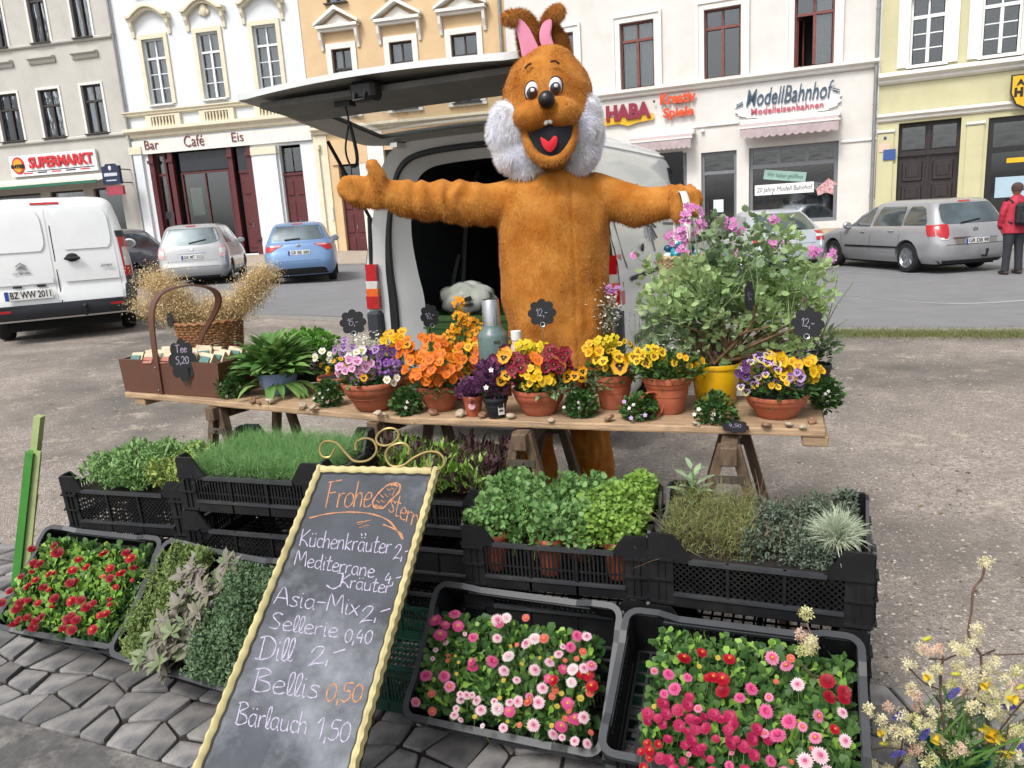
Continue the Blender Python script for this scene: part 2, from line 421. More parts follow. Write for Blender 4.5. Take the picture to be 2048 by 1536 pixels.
# ------ facades
M_GLASS=None
def glassmat(name,tint=(.02,.025,.03),rough=.03,clear=.5):
 m=bpy.data.materials.new(name);m.use_nodes=True;n=m.node_tree;L=n.links;n.nodes.clear()
 o=n.nodes.new('ShaderNodeOutputMaterial');g=n.nodes.new('ShaderNodeBsdfGlossy');g.inputs['Roughness'].default_value=rough;g.inputs['Color'].default_value=(.9,.95,1,1)
 t=n.nodes.new('ShaderNodeBsdfTransparent');t.inputs['Color'].default_value=(clear,clear*1.02,clear*1.02,1)
 f=n.nodes.new('ShaderNodeFresnel');f.inputs['IOR'].default_value=1.5
 mp=n.nodes.new('ShaderNodeMath');mp.operation='MULTIPLY_ADD';mp.inputs[1].default_value=1.3;mp.inputs[2].default_value=.03;L.new(f.outputs[0],mp.inputs[0])
 mx=n.nodes.new('ShaderNodeMixShader');L.new(mp.outputs[0],mx.inputs[0]);L.new(t.outputs[0],mx.inputs[1]);L.new(g.outputs[0],mx.inputs[2]);L.new(mx.outputs[0],o.inputs[0])
 nz=n.nodes.new('ShaderNodeTexNoise');nz.inputs['Scale'].default_value=1.4;bp=n.nodes.new('ShaderNodeBump');bp.inputs['Strength'].default_value=.12;bp.inputs['Distance'].default_value=.05
 L.new(nz.outputs[0],bp.inputs['Height']);L.new(bp.outputs[0],g.inputs['Normal'])
 return m
M_GLASS=glassmat('window_glass',clear=.75)
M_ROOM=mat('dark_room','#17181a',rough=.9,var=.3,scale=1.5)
M_CURT=mat('net_curtain','#d9dcdc',rough=.9,var=.06,scale=10)
M_GUTTER=mat('zinc_downpipe','#8e9090',rough=.5,var=.1,scale=5,metal=.4)
M_ROOFT=mat('roof_tiles','#6a3f32',rough=.8,var=.2,scale=3)
class Fac:
 def __init__(s,O,deg,name,label,group=None):
  s.O=np.array([O[0],O[1],0.0]);s.a=R(deg);s.ex=np.array([math.cos(s.a),-math.sin(s.a),0]);s.en=np.array([math.sin(s.a),math.cos(s.a),0])
  s.root=thing(name,label,'building',loc=tuple(s.O),rot=-s.a)
 def uz(s,px,py,d=0.0):
  p=onP(px,py,s.O+s.en*d,s.en);q=p-s.O;return float(q@s.ex),float(p[2])
 def rect(s,x0,y0,x1,y1,d=0.0):
  a=s.uz(x0,y0,d);b=s.uz(x1,y1,d);return a[0],b[0],b[1],a[1]
 def end(s,px,py):return s.O+s.ex*s.uz(px,py)[0]
 def at(s,u,d=0,z=0):p=s.O+s.ex*u+s.en*d;return(p[0],p[1],z)
 def wall(s,u0,u1,z0,z1,holes,mt,rev=.22,depth=9.0,roof=True,seed=0):
  us=sorted({u0,u1}|{h for H_ in holes for h in H_[:2]if u0<h<u1});zs=sorted({z0,z1}|{h for H_ in holes for h in H_[2:4]if z0<h<z1})
  mb=MB()
  for a,b in zip(us,us[1:]):
   for c,d in zip(zs,zs[1:]):
    cu,cz=(a+b)/2,(c+d)/2
    if any(h[0]<cu<h[1]and h[2]<cz<h[3]for h in holes):continue
    mb.add([(a,0,c),(b,0,c),(b,0,d),(a,0,d)],[(0,1,2,3)])
  for h in holes:
   a,b,c,d=h[:4];r_=h[4]if len(h)>4 else rev
   mb.add([(a,0,c),(b,0,c),(b,0,d),(a,0,d),(a,r_,c),(b,r_,c),(b,r_,d),(a,r_,d)],[(0,4,5,1),(1,5,6,2),(2,6,7,3),(3,7,4,0)])
  mb.add([(u0,0,z0),(u0,depth,z0),(u0,depth,z1),(u0,0,z1),(u1,0,z0),(u1,depth,z0),(u1,depth,z1),(u1,0,z1)],[(0,3,2,1),(4,5,6,7),(1,2,6,5)])
  obj('wall',mb,mt,s.root)
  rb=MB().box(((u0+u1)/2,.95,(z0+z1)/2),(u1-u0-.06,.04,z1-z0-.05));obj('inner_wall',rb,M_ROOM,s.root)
  if roof:
   r2=MB().prism([(-.5,z1),(depth+.5,z1),(depth/2,z1+3.5)],u0,u1,plane='yz');obj('roof',r2,M_ROOFT,s.root)
 def strip(s,name,u0,u1,z0,z1,out,mt,y0=0.0,ch=0.0):
  return obj(name,MB().box(((u0+u1)/2,y0-out/2,(z0+z1)/2),(u1-u0,out,z1-z0),ch=ch),mt,s.root)
 def moulding(s,name,u0,u1,z,prof,mt):
  """prof: list of (out, dz) from the bottom up"""
  mb=MB()
  V=[(u,-o_,z+dz)for u in(u0,u1)for o_,dz in prof];n=len(prof)
  mb.add(V,[(i,i+n,i+n+1,i+1)for i in range(n-1)]+[tuple(range(n)),tuple(range(2*n-1,n-1,-1)),(0,n-1,2*n-1,n)]);return obj(name,mb,mt,s.root)
 def window(s,rc,fm,cols=2,top=.3,rows=1,toprows=1,rec=.14,fw=.06,curtain=0,sill=True,open_left=False,bars=.03,casement=.05,glass=None):
  """two casements under a transom light, each pane its own glass"""
  u0,u1,z0,z1=rc;w,h=u1-u0,z1-z0;gl=glass or M_GLASS
  mb=MB();y=rec
  for a,b in(((u0,u1,z0,z0+fw),0),((u0,u1,z1-fw,z1),0),((u0,u0+fw,z0+fw,z1-fw),0),((u1-fw,u1,z0+fw,z1-fw),0)):
   mb.box(((a[0]+a[1])/2,y,(a[2]+a[3])/2),(a[1]-a[0],.07,a[3]-a[2]))
  zt=z1-h*top;cells=[]
  iu0,iu1,iz0,iz1=u0+fw,u1-fw,z0+fw,z1-fw
  if top:mb.box(((u0+u1)/2,y-.02,zt),(w-2*fw,.09,fw*1.3))
  cu=np.linspace(iu0,iu1,cols+1)
  for i in range(1,cols):mb.box((cu[i],y-.012,(iz0+(zt if top else iz1))/2),(casement*1.7,.085,(zt if top else iz1)-iz0-fw*(.7 if top else 0)))
  if top:
   for i in range(1,cols):mb.box((cu[i],y,(zt+iz1)/2+fw*.3),(casement,.06,iz1-zt-fw*.7))
  def grid(a,b,c,d,nr):
   zz=np.linspace(c,d,nr+1)
   for k in range(nr):
    cells.append((a,b,zz[k],zz[k+1]))
    if k:mb.box(((a+b)/2,y,zz[k]),(b-a,.05,bars))
  for i in range(cols):
   a=cu[i]+(casement*.8 if i else .02);b=cu[i+1]-(casement*.8 if i<cols-1 else .02)
   grid(a,b,iz0+.015,(zt-fw*.65)if top else iz1,rows)
   if top:grid(a,b,zt+fw*.65,iz1,toprows)
  f=obj('window',mb,fm,s.root)
  for k,(a,b,c,d)in enumerate(cells):
   if open_left and k<rows:continue
   obj('pane',MB().box(((a+b)/2,y+.012,(c+d)/2),(b-a,.008,d-c)),gl,f)
  if open_left:
   cb=MB();cw=cu[1]-cu[0];ch_=zt-iz0
   T=Matrix.Translation((iu0+.02,y+.03,0))@Matrix.Rotation(R(72),4,'Z');cb.T=T
   for a in((cw/2,iz0+.03,cw,.05),(cw/2,zt-.05,cw,.05)):cb.box((a[0],0,a[1]),(a[2],.04,a[3]))
   for a in(.025,cw-.025):cb.box((a,0,(iz0+zt)/2),(.05,.04,ch_-.12))
   obj('casement',cb,fm,f)
  if curtain:
   cb=MB();N=26
   for side in range(cols):
    if open_left and side==0:continue
    if curtain==2 and side==1:continue
    a,b=cu[side]+.03,cu[side+1]-.03;V=[]
    for i in range(N+1):
     t=i/N;u=a+(b-a)*t;yy=y+.14+.02*math.sin(t*31+side)
     V+=[(u,yy,iz0+.05+(.3*h if curtain==3 else 0)),(u,yy,iz1-.02)]
    cb.add(V,[(2*i,2*i+2,2*i+3,2*i+1)for i in range(N)])
   obj('curtain',cb,M_CURT,f,smooth=True)
  if sill:obj('sill',MB().box(((u0+u1)/2,-.02,z0-.03),(w+.12,.3,.045)),fm if sill is True else sill,f)
  return f
 def surround(s,rc,mt,w=.14,out=.05,bottom=True,name='window_surround'):
  u0,u1,z0,z1=rc;mb=MB()
  mb.box((u0-w/2,-out/2,(z0+z1)/2),(w,out,z1-z0));mb.box((u1+w/2,-out/2,(z0+z1)/2),(w,out,z1-z0))
  mb.box(((u0+u1)/2,-out/2-.002,z1+w/2),(u1-u0+2*w,out+.004,w))
  if bottom:mb.box(((u0+u1)/2,-out/2-.02,z0-.07),(u1-u0+2*w+.06,out+.04,.1))
  return obj(name,mb,mt,s.root)
def downpipe(F,u,z1,label,z0=.35):
 t=thing('downpipe',label,'downpipe',loc=F.at(u,-.1),rot=-F.a)
 obj('pipe',MB().tube([(0,0,z0),(0,0,z1)],.05,n=10),M_GUTTER,t,smooth=True)
 for z in np.arange(1.5,z1,2.6):obj('pipe_clamp',MB().tube([(0,0,z),(0,0,z+.05)],.062,n=10).box((0,.06,z+.02),(.02,.1,.03)),M_GUTTER,t)
PD=np.array([7.75,25.0])
thD,thE,thC,thB=24.4,28.0,14.0,12.5
# --- the white building with the toy shops
FD=Fac(PD,thD,'white_shop_building','white building with brown upper windows above toy and model railway shops')
uL=FD.uz(1013,100)[0];uR=FD.uz(1752,300)[0]
WH=mat('white_render','#d3d0cb',rough=.85,var=.04,scale=2,bump=.15,bscale=200,dirt=.45,dirtcol='#b9b4aa')
WHT=mat('white_trim','#dedbd5',rough=.8,var=.04,scale=4,dirt=.2,dirtcol='#bdb8b0')
BRN=mat('brown_window_wood','#7a4238',rough=.5,var=.15,scale=8)
GRY=mat('grey_shop_frame','#75777c',rough=.45,var=.06,scale=8)
W=[FD.rect(1083,68,1152,190),FD.rect(1239,47,1310,172),FD.rect(1408,23,1482,152),FD.rect(1590,-3,1667,133)]
zc=FD.uz(1464,160)[1]
wtop=sum(w[3]for w in W)/4;wbot=sum(w[2]for w in W)/4
W=[(w[0],w[1],wbot,wtop)for w in W]
gp=.35
dr=FD.rect(1402,306,1473,470);sw=FD.rect(1498,297,1672,470);s1=FD.rect(1215,320,1375,470)
dr=(dr[0],dr[1],gp+.12,dr[3]);sw=(sw[0],sw[1],gp+.5,sw[3]);s1=(s1[0],s1[1],gp+.5,sw[3]+.05)
holes=list(W)+[dr,sw,s1]
mid=[(w[0],w[1],wbot+3.9,wtop+3.9)for w in W]
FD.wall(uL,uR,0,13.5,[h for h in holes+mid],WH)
for i,w in enumerate(W):
 FD.window(w,BRN,top=.27,curtain=(3,1,0,1)[i],open_left=(i==3),fw=.06)
 FD.surround(w,WHT,w=.17,out=.06,bottom=False);FD.surround((w[0]-.17,w[1]+.17,w[2],w[3]+.17),WHT,w=.08,out=.1,bottom=False)
for i,w in enumerate(mid):FD.window(w,BRN,top=.27,curtain=1)
FD.moulding('cornice',uL,uR,zc-.16,[(.04,0),(.1,.04),(.1,.1),(.22,.16),(.22,.22),(.02,.28)],WHT)
lz=FD.uz(1500,243)[1]
FD.moulding('ledge',FD.uz(1385,250)[0],FD.uz(1478,243)[0],lz-.05,[(.02,0),(.06,.03),(.06,.08),(.02,.12)],WHT)
l2=FD.uz(1700,283)[1]
FD.moulding('ledge',FD.uz(1682,283)[0],uR,l2-.04,[(.02,0),(.05,.03),(.05,.07),(.02,.1)],WHT)
PL=mat('beige_plinth','#b5a48f',rough=.8,var=.1,scale=6)
for a,b in((uL,s1[0]),(s1[1],dr[0]-.01),(dr[1]+.01,uR)):FD.strip('plinth',a,b,gp-.2,gp+.28,.04,PL)
def shopfront(F,rc,fm,vert=(),trans=None,fw=.09,rec=.16,glass=None,door=False,back=None,kick=0.0,name='shop_window'):
 u0,u1,z0,z1=rc;mb=MB();y=rec
 for a in((u0,u1,z0,z0+fw),(u0,u1,z1-fw,z1),(u0,u0+fw,z0+fw,z1-fw),(u1-fw,u1,z0+fw,z1-fw)):
  mb.box(((a[0]+a[1])/2,y,(a[2]+a[3])/2),(a[1]-a[0],.09,a[3]-a[2]))
 iu0,iu1,iz0,iz1=u0+fw,u1-fw,z0+fw,z1-fw
 if kick:mb.box(((u0+u1)/2,y,iz0+kick/2),(iu1-iu0,.07,kick));iz0+=kick
 cells=[]
 us=[iu0]+[iu0+(iu1-iu0)*v for v in vert]+[iu1]
 if trans:mb.box(((u0+u1)/2,y,trans),(iu1-iu0,.085,fw*1.1))
 for(a,b)in zip(us,us[1:]):cells.append((a,b,iz0,trans-fw*.55 if trans else iz1))
 if trans:
  vt=getattr(F,'tv',None)or vert;ut=[iu0]+[iu0+(iu1-iu0)*v for v in vt]+[iu1]
  for v in ut[1:-1]:mb.box((v,y,(trans+iz1)/2),(fw*.8,.08,iz1-trans-fw*.55))
  for a,b in zip(ut,ut[1:]):cells.append((a,b,trans+fw*.55,iz1))
 for v in us[1:-1]:mb.box((v,y,(iz0+(trans or iz1))/2),(fw*.7,.08,(trans or iz1)-iz0-fw*.55))
 f=obj(name,mb,fm,F.root)
 for a,b,c,d in cells:obj('pane',MB().box(((a+b)/2,y+.012,(c+d)/2),(b-a,.01,d-c)),glass or M_GLASS,f)
 return f
FD.tv=(.33,.67)
zt=FD.uz(1585,328)[1]
shopfront(FD,sw,GRY,trans=zt,fw=.11)
FD.tv=None
d_=shopfront(FD,dr,GRY,trans=FD.uz(1437,345)[1],fw=.09,name='shop_door')
obj('door_leaf',MB().box(((dr[0]+dr[1])/2,.19,dr[2]+.98),(.02,.02,1.9)).box((dr[0]+.2,.12,dr[2]+1.0),(.03,.05,.35)),mat('dark_red_frame','#4a1a1a'),d_)
shopfront(FD,s1,GRY,fw=.11)
shelf=MB();rr=random.Random(3)
cols=[mat('goods_%s'%c,v,var=.2,scale=9)for c,v in(('red','#6e2420'),('blue','#27407a'),('cream','#8f8878'),('green','#2d4a35'),('grey','#4d4f55'))]
for k in range(46):
 a=sw[0]+.2+(sw[1]-sw[0]-.4)*rr.random();z=sw[2]+.12+rr.choice([0,0,.35,.7]);h=.12+.2*rr.random()
 shelf.box((a,.45+.35*rr.random(),z+h/2),(.1+.25*rr.random(),.15,h),rr.randrange(5))
for z in(.33,.68):shelf.box(((sw[0]+sw[1])/2,.62,sw[2]+.1+z),(sw[1]-sw[0]-.2,.4,.02),4)
obj('window_display',shelf,cols,FD.root)
shelf=MB()
for k in range(5):
 shelf.beam((sw[0]+.3,.7,zt-.3-k*.12),(sw[1]-.2,.7,zt+.1-k*.12+.2),.03,.05,0)
obj('toy_track',shelf,cols[0],FD.root)
def sgn(F,name,label,px,py,out=.12):
 u,z=F.uz(px,py);t=thing(name,label,'sign',loc=F.at(u,-out,z),rot=-F.a);t['_u']=u;return t,u,z
def wid(F,x0,x1,y):return F.uz(x1,y)[0]-F.uz(x0,y)[0]
MR=mat('sign_maroon','#8c1f3c',rough=.35);MY=mat('sign_yellow','#e3b21d',rough=.4);MO=mat('sign_orange','#dd4d1e',rough=.35)
t,u,z=sgn(FD,'toy_shop_sign','raised maroon HABA letters on a yellow underlay beside orange words',1257,226)
wH=wid(FD,1212,1303,226)
text('HABA',t,(0,-.03,0),.6,MR,width=wH*.98,height=.5,bold=.035,depth=.05)
obj('sign_underlay',MB().prism([(-wH*.55,-.34),(-wH*.2,-.32),(0,-.42),(wH*.2,-.34),(wH*.56,-.3),(wH*.56,-.1),(-wH*.55,-.1)],.005,.03),MY,t)
obj('sign_dot',MB().ball((wH*.58,-.02,.25),(.045,.02,.045)),mat('sign_grey','#555555'),t)
t,u,z=sgn(FD,'creative_games_sign','orange two line lettering reading Kreativ Spiele on the white fascia',1356,211)
wK=wid(FD,1321,1392,211)
text('Kreativ',t,(0,0,.21),.4,MO,width=wK,height=.34,bold=.014,depth=.05)
text('Spiele',t,(.03,0,-.22),.4,MO,width=wK*.86,height=.38,bold=.014,depth=.05)
MB_=mat('sign_slate_blue','#3f5468',rough=.4);MP=mat('sign_rose','#c2596a',rough=.4)
t,u,z=sgn(FD,'model_railway_sign','script lettering reading ModellBahnhof over a white cloud shaped board',1574,199)
wM=wid(FD,1483,1664,199);pts=[]
for i in range(60):
 a=2*math.pi*i/60;ex,ez=wM*.56,.36;k=1+.07*abs(math.sin(a*9));pts.append((ex*math.copysign(abs(math.cos(a))**.7,math.cos(a))*k,-.12+ez*math.copysign(abs(math.sin(a))**.8,math.sin(a))*k))
obj('cloud_board',MB().prism(pts,.04,.08),mat('cloud_white','#f2f2f2'),t)
text('ModellBahnhof',t,(0,0,.12),.5,MB_,width=wM*.96,height=.5,shear=.28,bold=.002,depth=.03)
text('Modelleisenbahnen',t,(0,0,-.27),.3,MP,width=wM*.8,height=.2,bold=.004,depth=.03)
obj('sign_dash',MB().box((-wM*.53,0,.02),(.22,.03,.025),rot=(0,-.4,0)).box((-wM*.53,0,-.05),(.22,.03,.025),rot=(0,-.4,0)).box((wM*.53,0,.13),(.22,.03,.025),rot=(0,.35,0)).box((wM*.53,0,.07),(.22,.03,.025),rot=(0,.35,0)),MB_,t)
AWF=mat('faded_pink_awning','#b3a3a4',rough=.85,var=.1,scale=6,dirt=.3,dirtcol='#857a7c')
def awning(F,px0,px1,py,label,drop=.42):
 u0,z=F.uz(px0,py);u1=F.uz(px1,py-12)[0]
 t=thing('awning',label,'awning',loc=F.at(u0,0,z),rot=-F.a);w=u1-u0
 obj('awning_box',MB().box((w/2,-.16,0),(w,.28,.16),ch=.03),WHT,t)
 obj('awning_cloth',MB().add([(0.05,-.3,-.06),(w-.05,-.3,-.06),(w-.05,-.62,-.2),(.05,-.62,-.2)],[(0,1,2,3)]),AWF,t)
 V=[];N=90
 for i in range(N+1):
  a=.05+(w-.1)*i/N;V+=[(a,-.62,-.2),(a,-.63,-.2-drop*.6-.06*abs(math.sin(i*math.pi/7)))]
 obj('valance',MB().add(V,[(2*i,2*i+1,2*i+3,2*i+2)for i in range(N)]),AWF,t)
 obj('awning_rail',MB().box((w/2,-.62,-.185),(w,.04,.05)),WHT,t)
awning(FD,1482,1682,248,'faded pink scalloped awning over the model railway shop window')
awning(FD,1262,1392,277,'faded pink scalloped awning above the shop window behind the white van')
obj('camera_box',MB().box((FD.uz(1406,262)[0],-.06,FD.uz(1406,262)[1]),(.1,.12,.1),ch=.02),WHT,FD.root)
def notice(F,px0,py0,px1,py1,cl,txts,label,tilt=0.0,y=.1,name='notice'):
 a,b,c,d=F.rect(px0,py0,px1,py1);cu,cz=(a+b)/2,(c+d)/2
 t=thing(name,label,'notice',loc=F.at(cu,y,cz),rot=Euler((0,tilt,-F.a),'XYZ'))
 obj('notice_sheet',MB().box((0,0,0),(b-a,.006,d-c)),mat('paper_'+cl.strip('#'),cl,var=.03),t)
 for s_,x,z,w,h,cc in txts:text(s_,t,(x*(b-a),-.006,z*(d-c)),.2,mat('ink_'+cc.strip('#'),cc,var=.02),width=w*(b-a),height=h*(d-c),depth=.004,shear=.15)
 return t
notice(FD,1509,371,1627,384,'#e8e8e6',[('20 Jahre Modell Bahnhof',0,0,.94,.62,'#14143a')],'white strip reading 20 Jahre Modell Bahnhof in the shop window')
notice(FD,1527,345,1612,358,'#8fb0a6',[('Wir haben geöffnet',0,0,.85,.6,'#3b5a52')],'pale green strip tilted above the white strip in the window',tilt=.14)
notice(FD,1426,400,1446,424,'#cfe0df',[],'small pale notice taped inside the shop door')
cl=MB().add([(0,0,0),(.35,0,.3),(.75,.02,.02),(.6,.04,-.25),(.3,.03,-.12),(.05,.02,-.2)],[(0,1,2,3,4,5)]);a,b=FD.uz(1632,378)
tag(obj('window_decoration',cl,mat('paper_red_white','#d8c8c8',var=.25,scale=14,col2='#b0525a'),loc=FD.at(a,.1,b),rot=(0,0,-FD.a)),'folded white and red paper hung at the edge of the shop window','decoration')
downpipe(FD,uR-.08,13.4,'grey downpipe between the white and the yellow building')
# --- yellow building at the right edge
OE=FD.end(1752,300)
FE=Fac(OE[:2],thE,'yellow_building','pale yellow building with white trim and a dark carved double door')
YE=mat('yellow_render','#c1bc97',rough=.85,var=.04,scale=2,dirt=.4,dirtcol='#a39d78')
e1=FE.rect(1824,-12,1890,125);e2=FE.rect(1968,-24,2040,107)
zz0=(e1[2]+e2[2])/2;zz1=(e1[3]+e2[3])/2;e1=(e1[0],e1[1],zz0,zz1);e2=(e2[0],e2[1],zz0,zz1)
e3=(e2[0]+2.4,e2[1]+2.4,zz0,zz1)
dE=FE.rect(1798,247,1909,470);dE=(dE[0],dE[1],gp+.05,dE[3]);sE=FE.rect(1978,236,2150,430);sE=(sE[0],sE[1],gp+.4,FE.uz(1978,236)[1])
uE=9.5
FE.wall(.02,uE,0,13.5,[e1,e2,e3,dE,sE],YE)
WP=mat('white_window_paint','#e4e6e6',rough=.4,var=.03)
for e in(e1,e2,e3):FE.window(e,WP,top=.3,rows=3,toprows=1,curtain=0,fw=.07);FE.surround(e,WHT,w=.3,out=.05,bottom=False)
zl=FE.uz(1761,165)[1];FE.moulding('cornice',0,uE,zl-.1,[(.03,0),(.12,.06),(.12,.12),(.26,.2),(.26,.3),(.05,.34)],WHT)
zl=FE.uz(1757,245)[1];FE.moulding('cornice',0,uE,zl-.02,[(.03,0),(.08,.04),(.08,.1),(.16,.15),(.16,.2),(.03,.24)],WHT)
for a,b in((0.02,dE[0]-.12),(dE[1]+.12,sE[0]-.1)):
 FE.strip('pilaster',a+.02,b,gp,zl-.35,.06,YE);FE.moulding('pilaster_cap',a,b+.02,zl-.35,[(.02,0),(.1,.05),(.1,.1),(.02,.12)],WHT)
DW=mat('dark_door_wood','#2f2526',rough=.45,var=.25,scale=10,stretch=(1,1,.2))
u0,u1,z0,z1=dE;mb=MB().box(((u0+u1)/2,.3,(z0+z1)/2),(u1-u0,.06,z1-z0));h=z1-z0
mb.box(((u0+u1)/2,.24,z0+h*.72),(u1-u0,.1,.12));mb.box(((u0+u1)/2,.25,(z0+z1)/2),(.07,.07,h))
de=obj('door',mb,DW,FE.root)
for s_ in(-1,1):
 c=(u0+u1)/2+s_*(u1-u0)*.25;w=(u1-u0)*.34
 for zc_,hh in((.14,.2),(.36,.16),(.56,.18)):
  obj('door_panel',MB().box((c,.25,z0+h*zc_),(w,.05,h*hh),ch=.03).box((c,.23,z0+h*zc_),(w*.65,.04,h*hh*.6),ch=.02),DW,de)
 obj('transom_pane',MB().box((c,.25,z0+h*.86),(w*1.1,.02,h*.2)),M_GLASS,de)
shopfront(FE,sE,mat('black_frame','#1d1c1e',rough=.4),vert=(.6,),trans=FE.uz(1985,300)[1],fw=.14,name='shop_window')
tt=MB().box(((sE[0]+sE[1])/2+.3,.14,FE.uz(2000,322)[1]),(sE[1]-sE[0]-.4,.01,.13));obj('yellow_band',tt,MY,FE.root)
notice(FE,1992,355,2060,392,'#9fb8c6',[],'pale blue poster in the shop window of the yellow building',y=.12)
t,u,z=sgn(FE,'shield_sign','yellow shield shaped sign with black border on the yellow building',2050,182,out=.3)
t['category']='sign'
sh=[(-.36,.42),(.36,.42),(.36,-.05),(.22,-.36),(0,-.48),(-.22,-.36),(-.36,-.05)]
obj('shield',MB().prism(sh,0,.14),mat('sign_black','#171310',rough=.4),t);obj('shield_face',MB().prism([(x*.9,z_*.91)for x,z_ in sh],-.012,0),MY,t)
text('A.D.',t,(0,-.02,.2),.2,mat('sign_black','#171310'),width=.45,height=.16,depth=.01,bold=.01);text('H',t,(-.17,-.02,-.05),.3,mat('sign_black','#171310'),width=.2,height=.24,depth=.01,bold=.02)
notice(FE,1768,274,1773,279,'#2a3d6e',[],'tiny blue house number plate by the dark double door',y=-.07,name='house_number_plate')
notice(FE,1759,288,1779,303,'#d8b9a6',[],'small cream plate on the pilaster beside the dark door',y=-.075,name='plate')
notice(FE,1767,300,1791,319,'#31508c',[],'small blue poster on the pilaster beside the dark door',y=-.09,name='poster')
# --- orange building
OC=FD.end(1013,100)
def backed(O,deg,px,py):
 """origin of a facade that ends at O and starts where the photo shows its far corner"""
 a=R(deg);ex=np.array([math.cos(a),-math.sin(a),0]);en_=np.array([math.sin(a),math.cos(a),0]);O=np.array([O[0],O[1],0.0])
 p=onP(px,py,O,en_);return(O+ex*((p-O)@ex))
P0=backed(OC,thC,602,60)
FC=Fac(P0[:2],thC,'orange_building','apricot rendered building with triangular pediments over its windows')
OR=mat('apricot_render','#cfb38c',rough=.85,var=.05,scale=2,dirt=.4,dirtcol='#c39a64')
DKW=mat('dark_window_wood','#38302f',rough=.5,var=.1)
CRM=mat('cream_stone','#dcd3bb',rough=.8,var=.06,scale=5,dirt=.2,dirtcol='#b9ad93')
uC=float((OC[:2]-P0[:2])@FC.ex[:2])
wc=[FC.rect(663,101,715,228),FC.rect(778,85,835,214),FC.rect(901,70,962,200)]
a=sum(w[2]for w in wc)/3;b=sum(w[3]for w in wc)/3;wc=[(w[0],w[1],a,b)for w in wc]
dc=FC.rect(676,328,737,515);oc=FC.rect(768,300,990,500)
gC=FC.uz(700,516)[1]
dc=(dc[0],dc[1],gC+.1,dc[3]);oc=(oc[0],oc[1],gC+.4,oc[3])
up=[(w[0],w[1],a+3.8,b+3.8)for w in wc]
FC.wall(.01,uC-.01,0,13.2,wc+up+[dc,oc],OR)
for w in wc:FC.window(w,DKW,top=.3,curtain=2,fw=.05)
for w in up:FC.window(w,DKW,top=.3,curtain=1,fw=.05)
for k,w in enumerate(wc):
 FC.surround(w,WHT,w=.2,out=.06)
 pz=FC.uz((670,795,920)[k],(55,40,20)[k])[1];cu=(w[0]+w[1])/2;hw=(w[1]-w[0])/2+.42
 mb=MB().box((cu,-.16,pz),(2*hw,.3,.1)).box((cu,-.1,pz-.1),(2*hw-.12,.2,.1))
 for s_ in(-1,1):mb.beam((cu+s_*(hw+.03),-.165,pz+.08),(cu,-.165,pz+.62),.3,.12,up=(0,1,0))if False else mb.prism([(cu+s_*(hw+.06),pz+.04),(cu+s_*(hw+.06),pz+.14),(cu,pz+.68),(cu,pz+.54)],-.33,0)
 mb.prism([(cu-hw*.62,pz+.1),(cu+hw*.62,pz+.1),(cu,pz+.42)],-.1,0)
 pd=obj('pediment',mb,WHT,FC.root)
 for s_ in(-1,1):obj('console',MB().prism([(-.0,pz-.16),(-.24,pz-.16),(-.2,pz-.4),(-.1,pz-.6),(-.06,pz-.75),(0,pz-.75)],cu+s_*(hw-.1)-.05,cu+s_*(hw-.1)+.05,plane='yz'),WHT,pd)
zc2=FC.uz(740,262)[1]
FC.moulding('cornice',.0,uC,zc2,[(.03,0),(.1,.05),(.1,.1),(.25,.18),(.25,.25),(.03,.3)],CRM)
FC.strip('cream_band',0,dc[0]-.35,gC,zc2-.02,.05,CRM)
a1=FC.rect(640,300,662,500)
FC.strip('pilaster',a1[0],a1[1],gC,a1[3],.14,WHT);FC.strip('pilaster_cap',a1[0]-.06,a1[1]+.06,a1[3],a1[3]+.18,.2,CRM)
pn=FC.rect(661,286,737,325);obj('apricot_panel',MB().box(((pn[0]+pn[1])/2,-.04,(pn[2]+pn[3])/2),(pn[1]-pn[0],.06,pn[3]-pn[2])),OR,FC.root)
FC.strip('cream_band',dc[1]+.02,oc[0]-.02,gC,zc2-.03,.05,WHT)
MAR=mat('maroon_wood','#5b2528',rough=.45,var=.15,scale=8,dirt=.2,dirtcol='#431a1c')
def leafdoor(F,rc,mt,n=2,trans=.25,name='door',glassed=False):
 u0,u1,z0,z1=rc;h=z1-z0;mb=MB().box(((u0+u1)/2,.2,z0+h*(1-trans)/2),(u1-u0,.06,h*(1-trans)))
 mb.box(((u0+u1)/2,.17,z0+h*(1-trans)),(u1-u0,.1,.1));dd=obj(name,mb,mt,F.root)
 for i in range(n):
  c=u0+(u1-u0)*(i+.5)/n;w=(u1-u0)/n*.66
  for zc_,hh in((.16,.22),(.5,.3),(.82,.2)):
   obj('door_panel',MB().box((c,.16,z0+h*(1-trans)*zc_),(w,.04,h*(1-trans)*hh),ch=.02),mt,dd)
  if trans:obj('transom_pane',MB().box((c,.2,z0+h*(1-trans/2)),((u1-u0)/n*.9,.02,h*trans*.82)),M_GLASS,dd)
 obj('handle',MB().box(((u0+u1)/2+.06,.13,z0+1.05),(.03,.05,.14)),M_GUTTER,dd)
 return dd
leafdoor(FC,dc,MAR,n=2,trans=.3)
FC.strip('doorstep',dc[0]-.1,dc[1]+.1,gC-.2,gC+.1,.35,CRM)
shopfront(FC,oc,DKW,vert=(.5,),fw=.08)
notice(FC,663,412,670,440,'#d9d9d5',[],'white doorbell panel on the pillar beside the maroon door',y=-.09,name='doorbell_panel')
downpipe(FC,uC-.15,13,'grey downpipe beside the apricot building')
